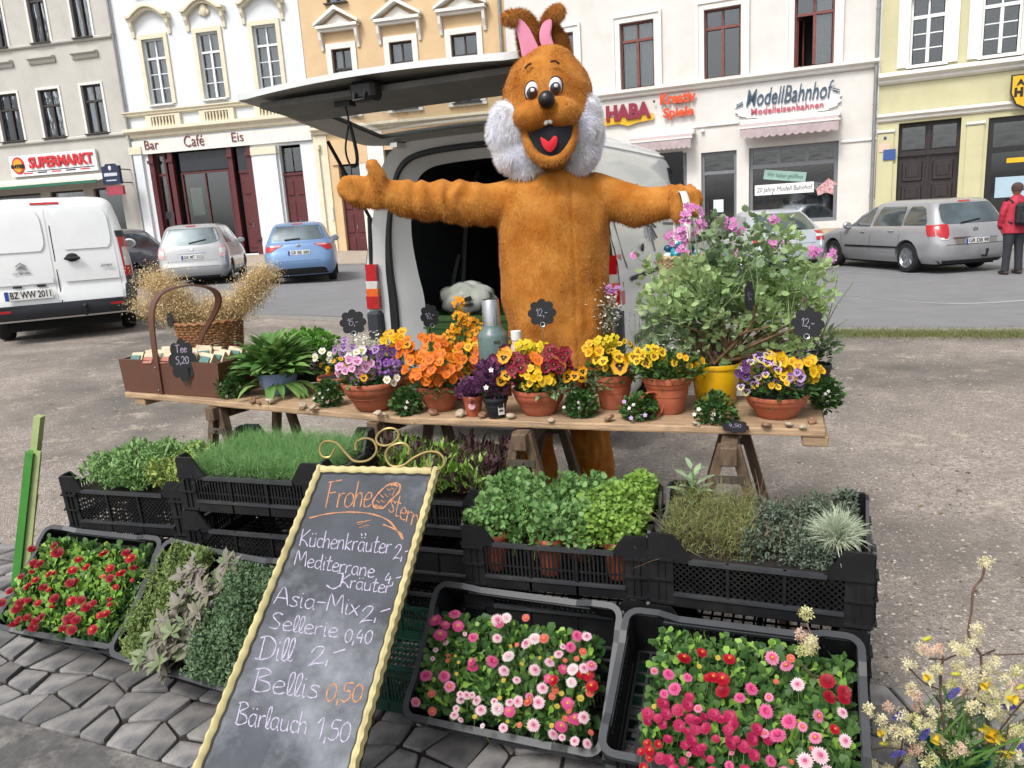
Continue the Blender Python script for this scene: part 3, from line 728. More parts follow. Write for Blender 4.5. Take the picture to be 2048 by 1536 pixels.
# --- cafe building
P1=backed(P0,thB,222,60)
FB=Fac(P1[:2],thB,'cafe_building','white building with curved window hoods above a maroon cafe front')
uB=float((P0[:2]-P1[:2])@FB.ex[:2])
WB=mat('bright_render','#d6dadd',rough=.85,var=.03,scale=2,dirt=.4,dirtcol='#bcc0c0')
wb=[FB.rect(284,82,347,208),FB.rect(393,68,454,198),FB.rect(504,50,567,180)]
a=sum(w[2]for w in wb)/3;b=sum(w[3]for w in wb)/3;wb=[(w[0],w[1],a,b)for w in wb]
gB=FB.uz(550,507)[1]
d1=FB.rect(303,312,352,490);w1=FB.rect(351,302,468,445);d2=FB.rect(467,290,518,500);d3=FB.rect(556,287,624,500)
zt_=FB.uz(400,300)[1]
d1=(d1[0],d1[1],gB+.1,zt_);w1=(w1[0],w1[1],gB+.55,zt_);d2=(d2[0],d2[1]+.1,gB+.1,zt_);d3=(d3[0],d3[1],gB+.1,FB.uz(585,289)[1])
big=(d1[0]-.12,d2[1]+.02,gB+.05,zt_+.05,.12)
upb=[(w[0],w[1],a+4,b+4)for w in wb]
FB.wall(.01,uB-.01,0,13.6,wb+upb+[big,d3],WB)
for w in wb:FB.window(w,WP,top=.29,rows=3,toprows=1,curtain=1,fw=.06)
for w in upb:FB.window(w,WP,top=.29,rows=3,curtain=1)
for k,w in enumerate(wb):
 FB.surround(w,CRM,w=.16,out=.07,bottom=False)
 cu=(w[0]+w[1])/2;pz=FB.uz((290,404,520)[k],(38,24,8)[k])[1];hw=(w[1]-w[0])/2+.42
 prof=[]
 for i in range(25):
  t=-1+i/12;zz=.36*(math.cos(t*math.pi*.62)if abs(t)<.78 else math.cos(.78*math.pi*.62));prof.append((cu+t*hw,pz+zz))
 mb=MB();
 for(x0,z0_),(x1,z1_)in zip(prof,prof[1:]):
  mb.prism([(x0,z0_),(x1,z1_),(x1,z1_+.09),(x0,z0_+.09)],-.3,0).prism([(x0,z0_-.1),(x1,z1_-.1),(x1,z1_+.0),(x0,z0_+.0)],-.2,0)
 hd=obj('window_hood',mb,CRM,FB.root)
 for s_ in(-1,1):obj('console',MB().prism([(0,pz-.0),(-.2,pz-.0),(-.17,pz-.25),(-.08,pz-.42),(-.06,pz-.62),(0,pz-.62)],cu+s_*(hw-.12)-.06,cu+s_*(hw-.12)+.06,plane='yz'),CRM,hd)
 if k==1:obj('shell_ornament',MB().ball((cu,-.05,pz+.05),(.16,.09,.24)).ball((cu-.13,-.04,pz-.02),(.1,.06,.12)).ball((cu+.13,-.04,pz-.02),(.1,.06,.12)),CRM,hd,smooth=True)
zb0=FB.uz(430,257)[1];zb1=FB.uz(430,214)[1]
FB.moulding('sill_cornice',0,uB,zb1-.1,[(.03,0),(.14,.06),(.14,.12),(.2,.16),(.2,.2),(.03,.22)],CRM)
FB.moulding('cornice',0,uB,zb0-.14,[(.03,0),(.12,.06),(.12,.16),(.3,.26),(.3,.36),(.03,.42)],CRM)
for k,w in enumerate(wb):
 cu=(w[0]+w[1])/2;hw=(w[1]-w[0])/2+.02;h=zb1-.1-(zb0+.06)
 fr=MB().box((cu,-.01,(zb0+zb1)/2-.02),(2*hw+.5,.14,h),0);pb=obj('balustrade_panel',fr,mat('beige_recess','#a6906c',rough=.9),FB.root)
 for s_ in(-1,1):obj('panel_post',MB().box((cu+s_*(hw+.14),-.06,(zb0+zb1)/2-.02),(.24,.16,h)),CRM,pb)
 for s_ in(0,1):obj('panel_rail',MB().box((cu,-.1,zb0+.06+(h-.06)*s_+.03),(2*hw+.04,.08,.06)),CRM,pb)
 bme=None
 for i in range(7):
  u=cu-hw+(i+.5)*2*hw/7;z0_=zb0+.12;hh=h-.14
  if bme is None:
   bme=obj('baluster',MB().lathe([(.045,0),(.03,.1*hh),(.065,.32*hh),(.03,.62*hh),(.045,.9*hh),(.05,hh)],n=8),CRM,pb,smooth=True,loc=(u,-.12,z0_))
  else:link('baluster',bme.data,pb,loc=(u,-.12,z0_))
fz0=FB.uz(440,296)[1];fz1=FB.uz(440,268)[1]
FB.strip('fascia_board',.1,uB-.02,fz0,fz1,.1,WHT)
MW=mat('cafe_lettering','#7a3b3c',rough=.5)
for s_,x0,x1,y0,h in(('Bar',292,320,291,.34),('Café',371,411,283,.42),('Eis',466,489,275,.34)):
 u,z=FB.uz((x0+x1)/2,y0);text(s_,FB.root,(u,-.12,z),.45,MW,width=wid(FB,x0,x1,y0),height=h,depth=.02,bold=-.002)
y0=.16
for u in(d1[0]-.06,(d1[1]+w1[0])/2,(w1[1]+d2[0])/2-.02,d2[1]-.02):
 cmb=MB().box((u,.07,(gB+zt_)/2),(.2,.16,zt_-gB)).box((u,.02,zt_-.3),(.26,.2,.12)).box((u,.02,gB+.6),(.26,.2,.1));obj('column',cmb,MAR,FB.root)
DKP=mat('dark_transom_panel','#2a2e36',rough=.3,var=.1)
shopfront(FB,(d1[0],d1[1],d1[2],zt_),MAR,trans=FB.uz(322,350)[1],fw=.09,rec=.2,kick=.5,name='cafe_door')
zw=FB.uz(400,342)[1]
shopfront(FB,(w1[0],w1[1],w1[2]+.02,zw),MAR,vert=(.5,),fw=.07,rec=.17)
obj('transom_panel',MB().box(((w1[0]+w1[1])/2,.17,(zw+zt_)/2),(w1[1]-w1[0]-.02,.05,zt_-zw-.06)),DKP,FB.root)
obj('stall_riser',MB().box(((w1[0]+w1[1])/2,.14,(gB+w1[2])/2),(w1[1]-w1[0],.1,w1[2]-gB)),MAR,FB.root)
obj('transom_panel',MB().box(((d2[0]+d2[1])/2,.15,(FB.uz(495,340)[1]+zt_)/2),(d2[1]-d2[0]-.02,.05,zt_-FB.uz(495,340)[1])),DKP,FB.root)
leafdoor(FB,(d2[0],d2[1],d2[2],FB.uz(495,342)[1]),MAR,n=1,trans=0)
leafdoor(FB,d3,MAR,n=2,trans=.27)
for x0,x1 in((269,316),(507,574)):
 a=FB.rect(x0,312,x1,470);zt2=FB.uz((x0+x1)/2,292)[1]
 FB.strip('pilaster',a[0]if x0>300 else .05,a[1]-(.1 if x0<300 else 0),gB-.1,zt2-.3,.12,WB);FB.strip('pilaster_cap',(a[0]if x0>300 else .05)-.03,a[1]-(.1 if x0<300 else 0)+.04,zt2-.3,zt2-.02,.16,CRM)
notice(FB,374,376,405,430,'#cfe0cf',[],'pale green poster standing behind the cafe window',y=.2,name='poster')
notice(FB,323,424,345,437,'#20242c',[],'small dark board leaning inside the cafe door glass',y=.16,name='menu_board')
downpipe(FB,.12,13.4,'grey downpipe at the corner of the cafe building')
# --- grey building with supermarket
P2=backed(P1,thB,-260,60)
FA=Fac(P2[:2],thB,'supermarket_building','light grey building with dark windows above a supermarket')
uA=float((P1[:2]-P2[:2])@FA.ex[:2])
GA=mat('grey_render','#bab7b0',rough=.85,var=.04,scale=2,dirt=.5,dirtcol='#9d998f')
wa=[FA.rect(-8,196,51,282),FA.rect(75,181,133,272),FA.rect(160,166,217,263)]
a=sum(w[2]for w in wa)/3;b=sum(w[3]for w in wa)/3;wa=[(w[0],w[1],a,b)for w in wa]
wa2=[FA.rect(-38,-20,18,96),FA.rect(45,-40,102,83),FA.rect(130,-50,186,70)]
a2=sum(w[2]for w in wa2)/3;wa2=[(w[0],w[1],a2,a2+(b-a)*1.25)for w in wa2]
stp=wa[1][0]-wa[0][0]
for k in(1,2):
 for L_ in(wa,wa2):L_.append((L_[0][0]-stp*k,L_[0][1]-stp*k,L_[0][2],L_[0][3]))
gA=gB;gs=FA.rect(-240,385,236,480);zA=FA.uz(100,384)[1]
shops=[(FA.uz(x0,380)[0],FA.uz(x1,372)[0],gA+.5,zA)for x0,x1 in((-230,-60),(-40,78),(98,165),(186,240))]
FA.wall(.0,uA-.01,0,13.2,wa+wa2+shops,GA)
for L_ in(wa,wa2):
 for i,w in enumerate(L_):
  FA.window(w,DKW,top=.33,curtain=2 if i%2==0 else 3,fw=.06);FA.surround(w,WHT,w=.09,out=.035,bottom=False)
  zb=w[3]+.95 if L_ is wa else None
  if zb:FA.moulding('window_ledge',w[0]-.12,w[1]+.12,zb,[(.03,0),(.08,.06),(.08,.16),(.2,.2),(.2,.25),(.02,.28)],GA)
for py in(87,282):
 z=FA.uz(110,py)[1];FA.moulding('string_course',0,uA,z-.06,[(.03,0),(.1,.05),(.1,.12),(.03,.16)],GA)
for s_ in shops:shopfront(FA,s_,DKW,fw=.07)
u0,z0=FA.uz(-200,390)[0],FA.uz(100,366)[1];u1=FA.uz(236,355)[0]
t=thing('green_awning','long cream awning with a green front edge above the supermarket windows','awning',loc=FA.at(u0,0,z0),rot=-FA.a);w=u1-u0
obj('awning_cloth',MB().add([(0,0,.1),(w,0,.1),(w,-1.2,-.15),(0,-1.2,-.15)],[(0,1,2,3)]),mat('cream_cloth','#c9c5b8',rough=.85),t)
obj('awning_edge',MB().box((w/2,-1.22,-.17),(w,.04,.1)),mat('green_edge','#1e6b52',rough=.5),t)
obj('awning_box',MB().box((w/2,-.1,.1),(w,.2,.2)),WHT,t)
u,z=FA.uz(111,327);ws=wid(FA,24,198,327)
t=thing('supermarket_sign','white board with raised red SUPERMARKT letters and round logo','sign',loc=FA.at(u,-.1,z),rot=-FA.a)
obj('sign_board',MB().box((0,0,0),(ws,.1,.82)),mat('sign_white','#e9e9e9',rough=.4),t)
MRD=mat('sign_red','#c92a31',rough=.4)
text('SUPERMARKT',t,(ws*.1,-.08,.06),.5,MRD,width=ws*.74,height=.44,bold=.02,depth=.04)
obj('logo_ring',MB().prism([(-ws*.4+.3*math.cos(q/24*6.283),.02+.34*math.sin(q/24*6.283))for q in range(24)],-.07,-.05),MRD,t)
obj('logo_disc',MB().prism([(-ws*.4+.22*math.cos(q/24*6.283),.02+.26*math.sin(q/24*6.283))for q in range(24)],-.085,-.07),mat('logo_yellow','#e7a32a'),t)
text('INTER',t,(-ws*.4,-.1,-.02),.2,mat('sign_black','#171310'),width=.66,height=.15,depth=.02,bold=.01)
for k in range(5):obj('small_print',MB().box((-ws*.3+k*ws*.165,-.055,-.31),(ws*.11,.01,.045)),MRD if k%2==0 else mat('ink_14143a','#14143a'),t)
obj('sign_rule',MB().box((ws*.08,-.055,-.24),(ws*.78,.01,.03)),mat('ink_14143a','#14143a'),t)
u,z=FA.uz(257,350)
t=thing('hanging_sign','dark blue pub sign with a red box under it on the corner','sign',loc=FA.at(u,-.95,z),rot=-FA.a)
hw=wid(FA,240,274,350)/2
obj('sign_board',MB().prism([(-hw,-.38),(hw,-.38),(hw,.3),(hw*.6,.3),(hw*.45,.38),(-hw*.45,.38),(-hw*.6,.3),(-hw,.3)],-.07,.07),mat('navy_sign','#1d2748',rough=.35),t)
obj('sign_lettering',MB().box((0,-.075,-.02),(hw*1.5,.01,.12)).box((0,-.075,-.24),(hw*1.2,.01,.04)).ball((0,-.07,.22),(.07,.02,.09)),mat('sign_pale','#c9cbd6'),t)
obj('lower_sign',MB().box((.06,0,-.62),(hw*1.9,.12,.34)),mat('sign_red_box','#a4404e',rough=.4),t)
obj('bracket',MB().box((.1,.5,.2),(.04,.9,.04)).box((.1,.5,-.3),(.04,.9,.04)),DKW,t)
def base_line():
 return[FA.at(0),FA.at(uA),FB.at(uB),FC.at(uC),FD.at(uR),FE.at(uE)]
bl=base_line();dn=[]
for i,p in enumerate(bl):
 F_=(FA,FA,FB,FC,FE,FE)[i];q=np.array(p)-F_.en*3.2;dn.append(q)
V,Fq=[],[]
for i,(p,q)in enumerate(zip(bl,dn)):
 zk=float(gz(q[0],q[1]))+.13
 V+=[(q[0],q[1],zk-.5),(q[0],q[1],zk),(q[0]+.0,q[1]+.14,zk),(p[0],p[1]+.05,gp if i>2 else gB)]
for i in range(len(bl)-1):
 for k in range(3):Fq.append((i*4+k,(i+1)*4+k,(i+1)*4+k+1,i*4+k+1))
pv=MB().add(V,Fq,[0 if i%3<2 else 1 for i in range(len(Fq))])
struct('pavement',pv,[M_KERB,M_SLABS])
# ------ vehicles
M_TYRE=mat('tyre_rubber','#17171a',rough=.85,var=.15,scale=20)
M_RIM=mat('alloy_rim','#a8abb0',rough=.3,metal=.8,var=.05)
M_BLKP=mat('black_plastic','#16181c',rough=.55,var=.15,scale=12)
M_DARKB=mat('underbody_black','#0b0b0c',rough=.9)
M_RED=mat('tail_lamp_red','#b3121c',rough=.12,var=.15,scale=30,coat=.5)
M_LAMPW=mat('lamp_clear','#c9c4c0',rough=.1,var=.1,scale=40,coat=.6)
M_ORG=mat('lamp_orange','#d8601a',rough=.12,var=.1,scale=40,coat=.5)
M_CHR=mat('chrome','#b9bcc0',rough=.15,metal=.9,var=.02)
M_PLATE=mat('plate_white','#d9d9d6',rough=.5,var=.02)
M_PBLUE=mat('plate_blue','#1c3f9c',rough=.5,var=.02)
M_PTXT=mat('plate_black','#15161a',rough=.6)
M_SEAM=mat('panel_gap','#25272b',rough=.8)
CARGL=glassmat('car_glass',clear=.30)
CABIN=mat('car_seats','#24262a',rough=.8,var=.3,scale=6)
class Shell:
 def __init__(s,levels,bow=.05,fine=4):
  s.bow=bow;L_=cr(levels,fine);s.L=sorted((tuple(max(.02,v)if i>2 else v for i,v in enumerate(l))for l in L_),key=lambda l:l[0]);s.z=[l[0]for l in s.L]
 def at(s,z):
  return tuple(float(np.interp(z,s.z,[l[k]for l in s.L]))for k in range(6))
 def rear(s,x,z):
  _,yr,yf,w,rr,rf=s.at(z);ax=abs(x);rr=min(rr,w*.98)
  y=yr+s.bow*(min(ax,w)/w)**2
  if ax>w-rr:q=min(1,(ax-(w-rr))/rr);y+=rr*(1-math.sqrt(max(0,1-q*q)))*1.0
  return y
 def side(s,y,z):
  _,yr,yf,w,rr,rf=s.at(z);x=w;y0=yr+s.bow
  if y<y0+rr:q=min(1,(y0+rr-y)/rr);x=w-rr*(1-math.sqrt(max(0,1-q*q)))
  if y>yf-rf:q=min(1,(y-(yf-rf))/rf);x=min(x,w-min(rf,w)*(1-math.sqrt(max(0,1-q*q))))
  return x
 def ring(s,l,na=6):
  z,yr,yf,w,rr,rf=l;rr=min(rr,w*.98);rf=min(rf,w*.98);P=[]
  for x in np.linspace(0,w-rr,5)[:-1]:P.append((x,yr+s.bow*(x/w)**2))
  for i in range(na+1):
   q=i/na*math.pi/2;x=w-rr+rr*math.sin(q);P.append((x,yr+s.bow*(x/w)**2+rr*(1-math.cos(q))))
  y0=P[-1][1]
  for y in np.linspace(y0,yf-rf,9)[1:-1]:P.append((w,y))
  for i in range(na+1):
   q=i/na*math.pi/2;P.append((w-rf+rf*math.cos(q),yf-rf+rf*math.sin(q)))
  for x in np.linspace(w-rf,0,4)[1:-1]:P.append((x,yf))
  P.append((0,yf))
  return P+[(-x,y)for x,y in P[1:-1][::-1]]
 def body(s):
  mb=MB();V=[];k=0
  for l in s.L:R_=s.ring(l);k=len(R_);V+=[(x,y,l[0])for x,y in R_]
  n=len(s.L);F=[(i*k+j,i*k+(j+1)%k,(i+1)*k+(j+1)%k,(i+1)*k+j)for i in range(n-1)for j in range(k)]
  F+=[tuple(range(k))[::-1],tuple((n-1)*k+j for j in range(k))]
  return mb.add(V,F)
 def rp(s,rows,off=.006,m=10,n=8,mb=None,mi=0):
  """patch on the rear: rows (z, xa, xb)"""
  mb=mb or MB();zs=np.linspace(0,1,n+1);T=np.linspace(0,1,len(rows));V=[]
  for t in zs:
   z,a,b=(float(np.interp(t,T,[r_[k]for r_ in rows]))for k in range(3))
   for q in np.linspace(0,1,m+1):x=a+(b-a)*q;V.append((x,s.rear(x,z)-off,z))
  F=[(i*(m+1)+j,i*(m+1)+j+1,(i+1)*(m+1)+j+1,(i+1)*(m+1)+j)for i in range(n)for j in range(m)]
  return mb.add(V,F,mi)
 def sp(s,sd,rows,off=.006,m=8,n=6,mb=None,mi=0):
  """patch on a side: rows (z, ya, yb)"""
  mb=mb or MB();T=np.linspace(0,1,len(rows));V=[]
  for t in np.linspace(0,1,n+1):
   z,a,b=(float(np.interp(t,T,[r_[k]for r_ in rows]))for k in range(3))
   for q in np.linspace(0,1,m+1):y=a+(b-a)*q;V.append((sd*(s.side(y,z)+off),y,z))
  F=[(i*(m+1)+j,i*(m+1)+j+1,(i+1)*(m+1)+j+1,(i+1)*(m+1)+j)for i in range(n)for j in range(m)]
  if sd<0:F=[f[::-1]for f in F]
  return mb.add(V,F,mi)
def wheel_mesh(r_=.31,w=.2,spokes=5,rim=M_RIM,steel=False):
 ty=MB().lathe([(r_*.66,-w/2),(r_*.9,-w/2),(r_*.98,-w*.38),(r_,-w*.2),(r_,w*.2),(r_*.98,w*.38),(r_*.9,w/2),(r_*.66,w/2)],n=28)
 rm=MB().lathe([(0.001,w*.28),(r_*.1,w*.3),(r_*.13,w*.2)],n=14).lathe([(r_*.6,w*.3),(r_*.68,w*.47),(r_*.68,-w*.4)],n=28)
 for i in range(spokes):
  a=2*math.pi*i/spokes
  for da in(-.13,.13):
   rm.beam((math.cos(a+da*1.5)*r_*.1,math.sin(a+da*1.5)*r_*.1,w*.22),(math.cos(a+da)*r_*.65,math.sin(a+da)*r_*.65,w*.36),r_*.1,.03)
 rm.lathe([(.001,-.02),(r_*.64,-.02)],n=24,mi=1)
 return ty,rm
def wheels(t,sh,ys,zr,r_,w=.2,spokes=5,track=None):
 ty,rm=wheel_mesh(r_,w,spokes);tm=rmm=None
 for y in ys:
  for sd in(-1,1):
   x=sd*((track or sh.at(zr)[3])-w*.42)
   if tm is None:
    o=obj('wheel',ty,M_TYRE,t,smooth=True);rr_=obj('rim',rm,[M_RIM,M_DARKB],o);tm,rmm=o.data,rr_.data
   else:o=link('wheel',tm,t);rr_=link('rim',rmm,o)
   o.location=(x,y,zr);o.rotation_euler=(0,sd*math.pi/2,0)
def cut_arches(body,ys,zr,ra,w):
 cut=MB()
 for y in ys:
  for sd in(-1,1):
   c=MB();V=[]
   for k,x in enumerate((sd*(w-.3),sd*(w+.3))):V+=[(x,y+ra*math.cos(a),zr+ra*math.sin(a))for a in np.linspace(0,2*math.pi,29)[:-1]]
   F=[(i,(i+1)%28,28+(i+1)%28,28+i)for i in range(28)]+[tuple(range(28))[::-1],tuple(range(28,56))]
   if sd<0:F=[f[::-1]for f in F]
   cut.add(V,F)
 co=obj('cutter',cut,M_DARKB);co.parent=body.parent
 md=body.modifiers.new('b','BOOLEAN');md.operation='DIFFERENCE';md.object=co;md.solver='EXACT'
 bpy.context.view_layer.update()
 me=evald(body);old=body.data;body.modifiers.clear();body.data=me;me.name='body'
 bpy.data.objects.remove(co)
 try:me.polygons.foreach_set('use_smooth',[True]*len(me.polygons));me.set_sharp_from_angle(angle=R(35))
 except Exception:pass
def plate(t,x,y,z,txt,w=.52,h=.11,rotx=0.0):
 p=obj('number_plate',MB().box((0,0,0),(w,.012,h),ch=.004),M_PLATE,t,loc=(x,y,z),rot=(rotx,0,0))
 obj('country_band',MB().box((-w*.46,-.008,0),(w*.08,.006,h*.94)),M_PBLUE,p)
 text(txt,p,(w*.045,-.008,0),.1,M_PTXT,width=w*.84,height=h*.7,depth=.004,bold=.001)
 return p
def car(name,label,cat,loc,yaw,S,group=None):
 sh=Shell(S['lv'],S.get('bow',.06));t=thing(name,label,cat,loc=loc,rot=R(yaw),group=group);bm=S['paint']
 b=obj('body',sh.body(),bm,t,smooth=True)
 zr=S.get('r',.3);cut_arches(b,S['ax'],zr,zr+.055,sh.at(zr)[3])
 wheels(t,sh,S['ax'],zr,zr,spokes=S.get('spokes',5))
 L_=S['lv'];y0,y1=L_[0][1],L_[0][2]
 obj('underbody',MB().box((0,(y0+y1)/2,.22),(sh.at(.3)[3]*1.6,(y1-y0)*.9,.14)),M_DARKB,t)
 if 'rw' in S:
  g=obj('rear_window',sh.rp(S['rw'],.006,m=14,n=10),S.get('glass',CARG2),t,smooth=True)
  if S.get('wiper'):
   x0,z0,x1,z1=S['wiper'];obj('wiper',MB().tube([(x0,sh.rear(x0,z0)-.03,z0),(x1,sh.rear(x1,z1)-.03,z1)],.014,n=5),M_BLKP,t)
 for rows in S.get('sw',[]):
  for sd in(-1,1):obj('side_window',sh.sp(sd,rows,.005),S.get('glass',CARG2),t,smooth=True)
 for mt,rows in S.get('lamps',[]):
  for sd in(-1,1):obj('tail_lamp',sh.rp([(z,sd*a,sd*b_)for z,a,b_ in rows],.012,m=6,n=6),mt,t,smooth=True)
 for mt,rows in S.get('slamps',[]):
  for sd in(-1,1):obj('tail_lamp',sh.sp(sd,rows,.01),mt,t,smooth=True)
 for nm,mt,rows,off in S.get('rpan',[]):obj(nm,sh.rp(rows,off,m=14,n=4),mt,t,smooth=True)
 for nm,mt,rows,off in S.get('span',[]):
  for sd in(-1,1):obj(nm,sh.sp(sd,rows,off),mt,t,smooth=True)
 if 'brake' in S:z,w=S['brake'];obj('brake_lamp',sh.rp([(z,-w,w),(z+.03,-w,w)],.012,m=4,n=1),M_RED,t)
 if 'plate' in S:z,txt=S['plate'];plate(t,S.get('px',0),sh.rear(0,z)-.02,z,txt,rotx=S.get('prx',0))
 if 'mir' in S:
  y,z=S['mir']
  for sd in(-1,1):
   x=sh.side(y,z)
   m_=obj('mirror',MB().ball((0,0,0),(.11,.07,.085)),bm,t,smooth=True,loc=(sd*(x+.12),y,z));obj('mirror_glass',MB().prism([(.08*math.cos(q),.06*math.sin(q))for q in np.linspace(0,6.283,13)[:-1]],-.066,-.06),M_CHR,m_)
   obj('mirror_arm',MB().box((sd*-.09,.02,-.03),(.1,.05,.04)),M_BLKP,m_)
 for y,z in S.get('handles',[]):
  for sd in(-1,1):obj('door_handle',MB().box((sd*(sh.side(y,z)+.015),y,z),(.03,.17,.025),ch=.008),bm,t)
 if 'emblem' in S:z=S['emblem'];obj('emblem',MB().lathe([(.035,-.004),(.045,0),(.035,.004)],n=16,sx=1.2),M_CHR,t,loc=(0,sh.rear(0,z)-.012,z),rot=(math.pi/2,0,0))
 if S.get('aerial'):x,y,z=S['aerial'];obj('aerial',MB().tube([(x,y,z),(x+.05,y+.0,z+.42)],.008,n=5),M_BLKP,t)
 if S.get('tow'):x,z=S['tow'];obj('tow_bar',MB().tube([(x,.1,z),(x,-.08,z),(x,-.1,z+.1)],.022,n=7).ball((x,-.1,z+.12),.032),M_BLKP,t,smooth=True)
 return t,sh
CARG2=mat('car_glass_sky_tone','#66757a',rough=.04,var=.35,scale=1.3,spec=1.0,coat=1.0,metal=.55)  # opaque panes; bright sky reflection is put into the lighter, part-metal grey
def paint(name,c,metal=.35):return mat(name,c,rough=.28,metal=metal,var=.03,scale=3,coat=.7,dirt=.12,dirtcol='#6d6a66')
def g3(x,y):return(x,y,float(gz(x,y))+.008)
wl=[(.20,.10,4.35,.76,.2,.5),(.34,.02,4.48,.85,.25,.6),(.55,0,4.5,.875,.25,.6),(.72,.04,4.42,.875,.22,.6),(.84,.07,4.1,.865,.2,.6),(.93,.10,3.55,.84,.18,.5),(1.0,.14,3.2,.80,.16,.4),(1.2,.27,2.85,.73,.14,.3),(1.36,.38,2.5,.66,.14,.3),(1.44,.48,2.3,.60,.16,.3),(1.48,.7,2.1,.48,.2,.3)]
SILV=paint('silver_paint','#9fa0a2')
car('parked_car','silver estate car parked on the road in front of the yellow building','car',g3(9.4,15.3),9,dict(lv=wl,paint=SILV,ax=(.95,3.6),r=.315,spokes=5,rw=[(.985,-.60,.60),(1.05,-.66,.66),(1.3,-.60,.60),(1.375,-.55,.55),(1.385,-.5,.5)],wiper=(-.3,1.0,.15,1.06),sw=[[(.97,.45,1.12),(1.05,.45,1.14),(1.3,.62,1.1),(1.35,.75,1.05)],[(.96,1.2,2.15),(1.3,1.2,2.05),(1.36,1.25,2.0)],[(.95,2.24,3.28),(1.05,2.24,3.1),(1.3,2.2,2.68),(1.36,2.2,2.5)]],lamps=[(M_RED,[(.70,.62,.70),(.78,.58,.80),(.95,.56,.80),(.99,.58,.76)]),(M_LAMPW,[(.68,.62,.74),(.73,.6,.78)])],slamps=[(M_RED,[(.76,.12,.3),(.95,.14,.42),(.98,.18,.46)])],rpan=[('tailgate_gap',M_SEAM,[(.575,-.66,.66),(.585,-.66,.66)],.004),('chrome_strip',M_CHR,[(.70,-.5,.5),(.725,-.5,.5)],.014),('bumper_shadow',M_BLKP,[(.20,-.68,.68),(.27,-.76,.76)],.006),('number_plate_recess',paint('silver_recess','#817d79'),[(.585,-.45,.45),(.70,-.47,.47)],.003)],span=[('side_moulding',M_BLKP,[(.50,1.15,3.1),(.54,1.15,3.1)],.012),('door_gap',M_SEAM,[(.3,2.19,2.2),(1.3,2.12,2.13)],.004),('door_gap',M_SEAM,[(.3,1.2,1.21),(1.3,1.14,1.15)],.004),('door_gap',M_SEAM,[(.3,3.2,3.21),(.95,3.3,3.31)],.004)],brake=(1.405,.13),plate=(.64,'GR DB 90'),mir=(3.0,.98),handles=[(1.45,.86),(2.45,.84)],emblem=.86,aerial=(-.1,.75,1.47),tow=(.15,.33)))  # rear panels include the bumper's black plastic lower edge
al=[(.20,.1,3.95,.75,.2,.5),(.34,.02,4.1,.84,.25,.6),(.55,0,4.12,.865,.25,.6),(.74,.05,4.0,.865,.24,.6),(.85,.1,3.6,.85,.2,.6),(.93,.2,3.2,.82,.18,.5),(1.0,.3,2.9,.78,.16,.4),(1.2,.58,2.5,.69,.14,.3),(1.33,.78,2.2,.62,.14,.3),(1.4,.95,2.0,.56,.16,.3),(1.43,1.15,1.8,.42,.2,.3)]
SIL2=paint('pale_silver_paint','#b4bac2')
car('parked_car','pale silver hatchback parked before the model railway shop window','car',g3(6.42,17.2),2,dict(lv=al,paint=SIL2,ax=(.8,3.3),r=.305,rw=[(.955,-.62,.62),(1.0,-.66,.66),(1.28,-.56,.56),(1.34,-.5,.5)],wiper=(-.1,.97,.3,.99),sw=[[(.95,.75,1.5),(1.1,.85,1.5),(1.3,1.15,1.5)],[(.94,1.56,2.75),(1.1,1.56,2.55),(1.33,1.56,2.15)]],lamps=[(M_RED,[(.86,.64,.78),(.93,.58,.78)]),(M_LAMPW,[(.80,.58,.80),(.86,.58,.80)]),(M_RED,[(.72,.58,.82),(.80,.58,.82)])],rpan=[('tailgate_gap',M_SEAM,[(.665,-.56,.56),(.672,-.56,.56)],.004),('grip_strip',M_SEAM,[(.86,-.3,.3),(.875,-.3,.3)],.012),('bumper_shadow',M_BLKP,[(.20,-.68,.68),(.3,-.76,.76)],.006)],plate=(.78,'GR W 295'),mir=(2.75,.97),handles=[(1.7,.84)],aerial=(0,1.3,1.42)))
vl=[(.20,.1,4.2,.76,.2,.5),(.34,.0,4.33,.86,.22,.6),(.5,-.02,4.36,.885,.22,.6),(.62,.02,4.3,.885,.2,.6),(.8,.06,4.15,.88,.17,.6),(.95,.1,3.8,.865,.16,.6),(1.05,.14,3.45,.84,.15,.5),(1.25,.24,3.0,.77,.14,.4),(1.48,.38,2.6,.68,.14,.3),(1.57,.5,2.35,.60,.18,.3),(1.61,.75,2.1,.45,.2,.3)]
SIL3=paint('grey_silver_paint','#a5a6a7')
LPK=mat('lamp_pinkish','#cfa3a6',rough=.1,var=.2,scale=40,coat=.6)
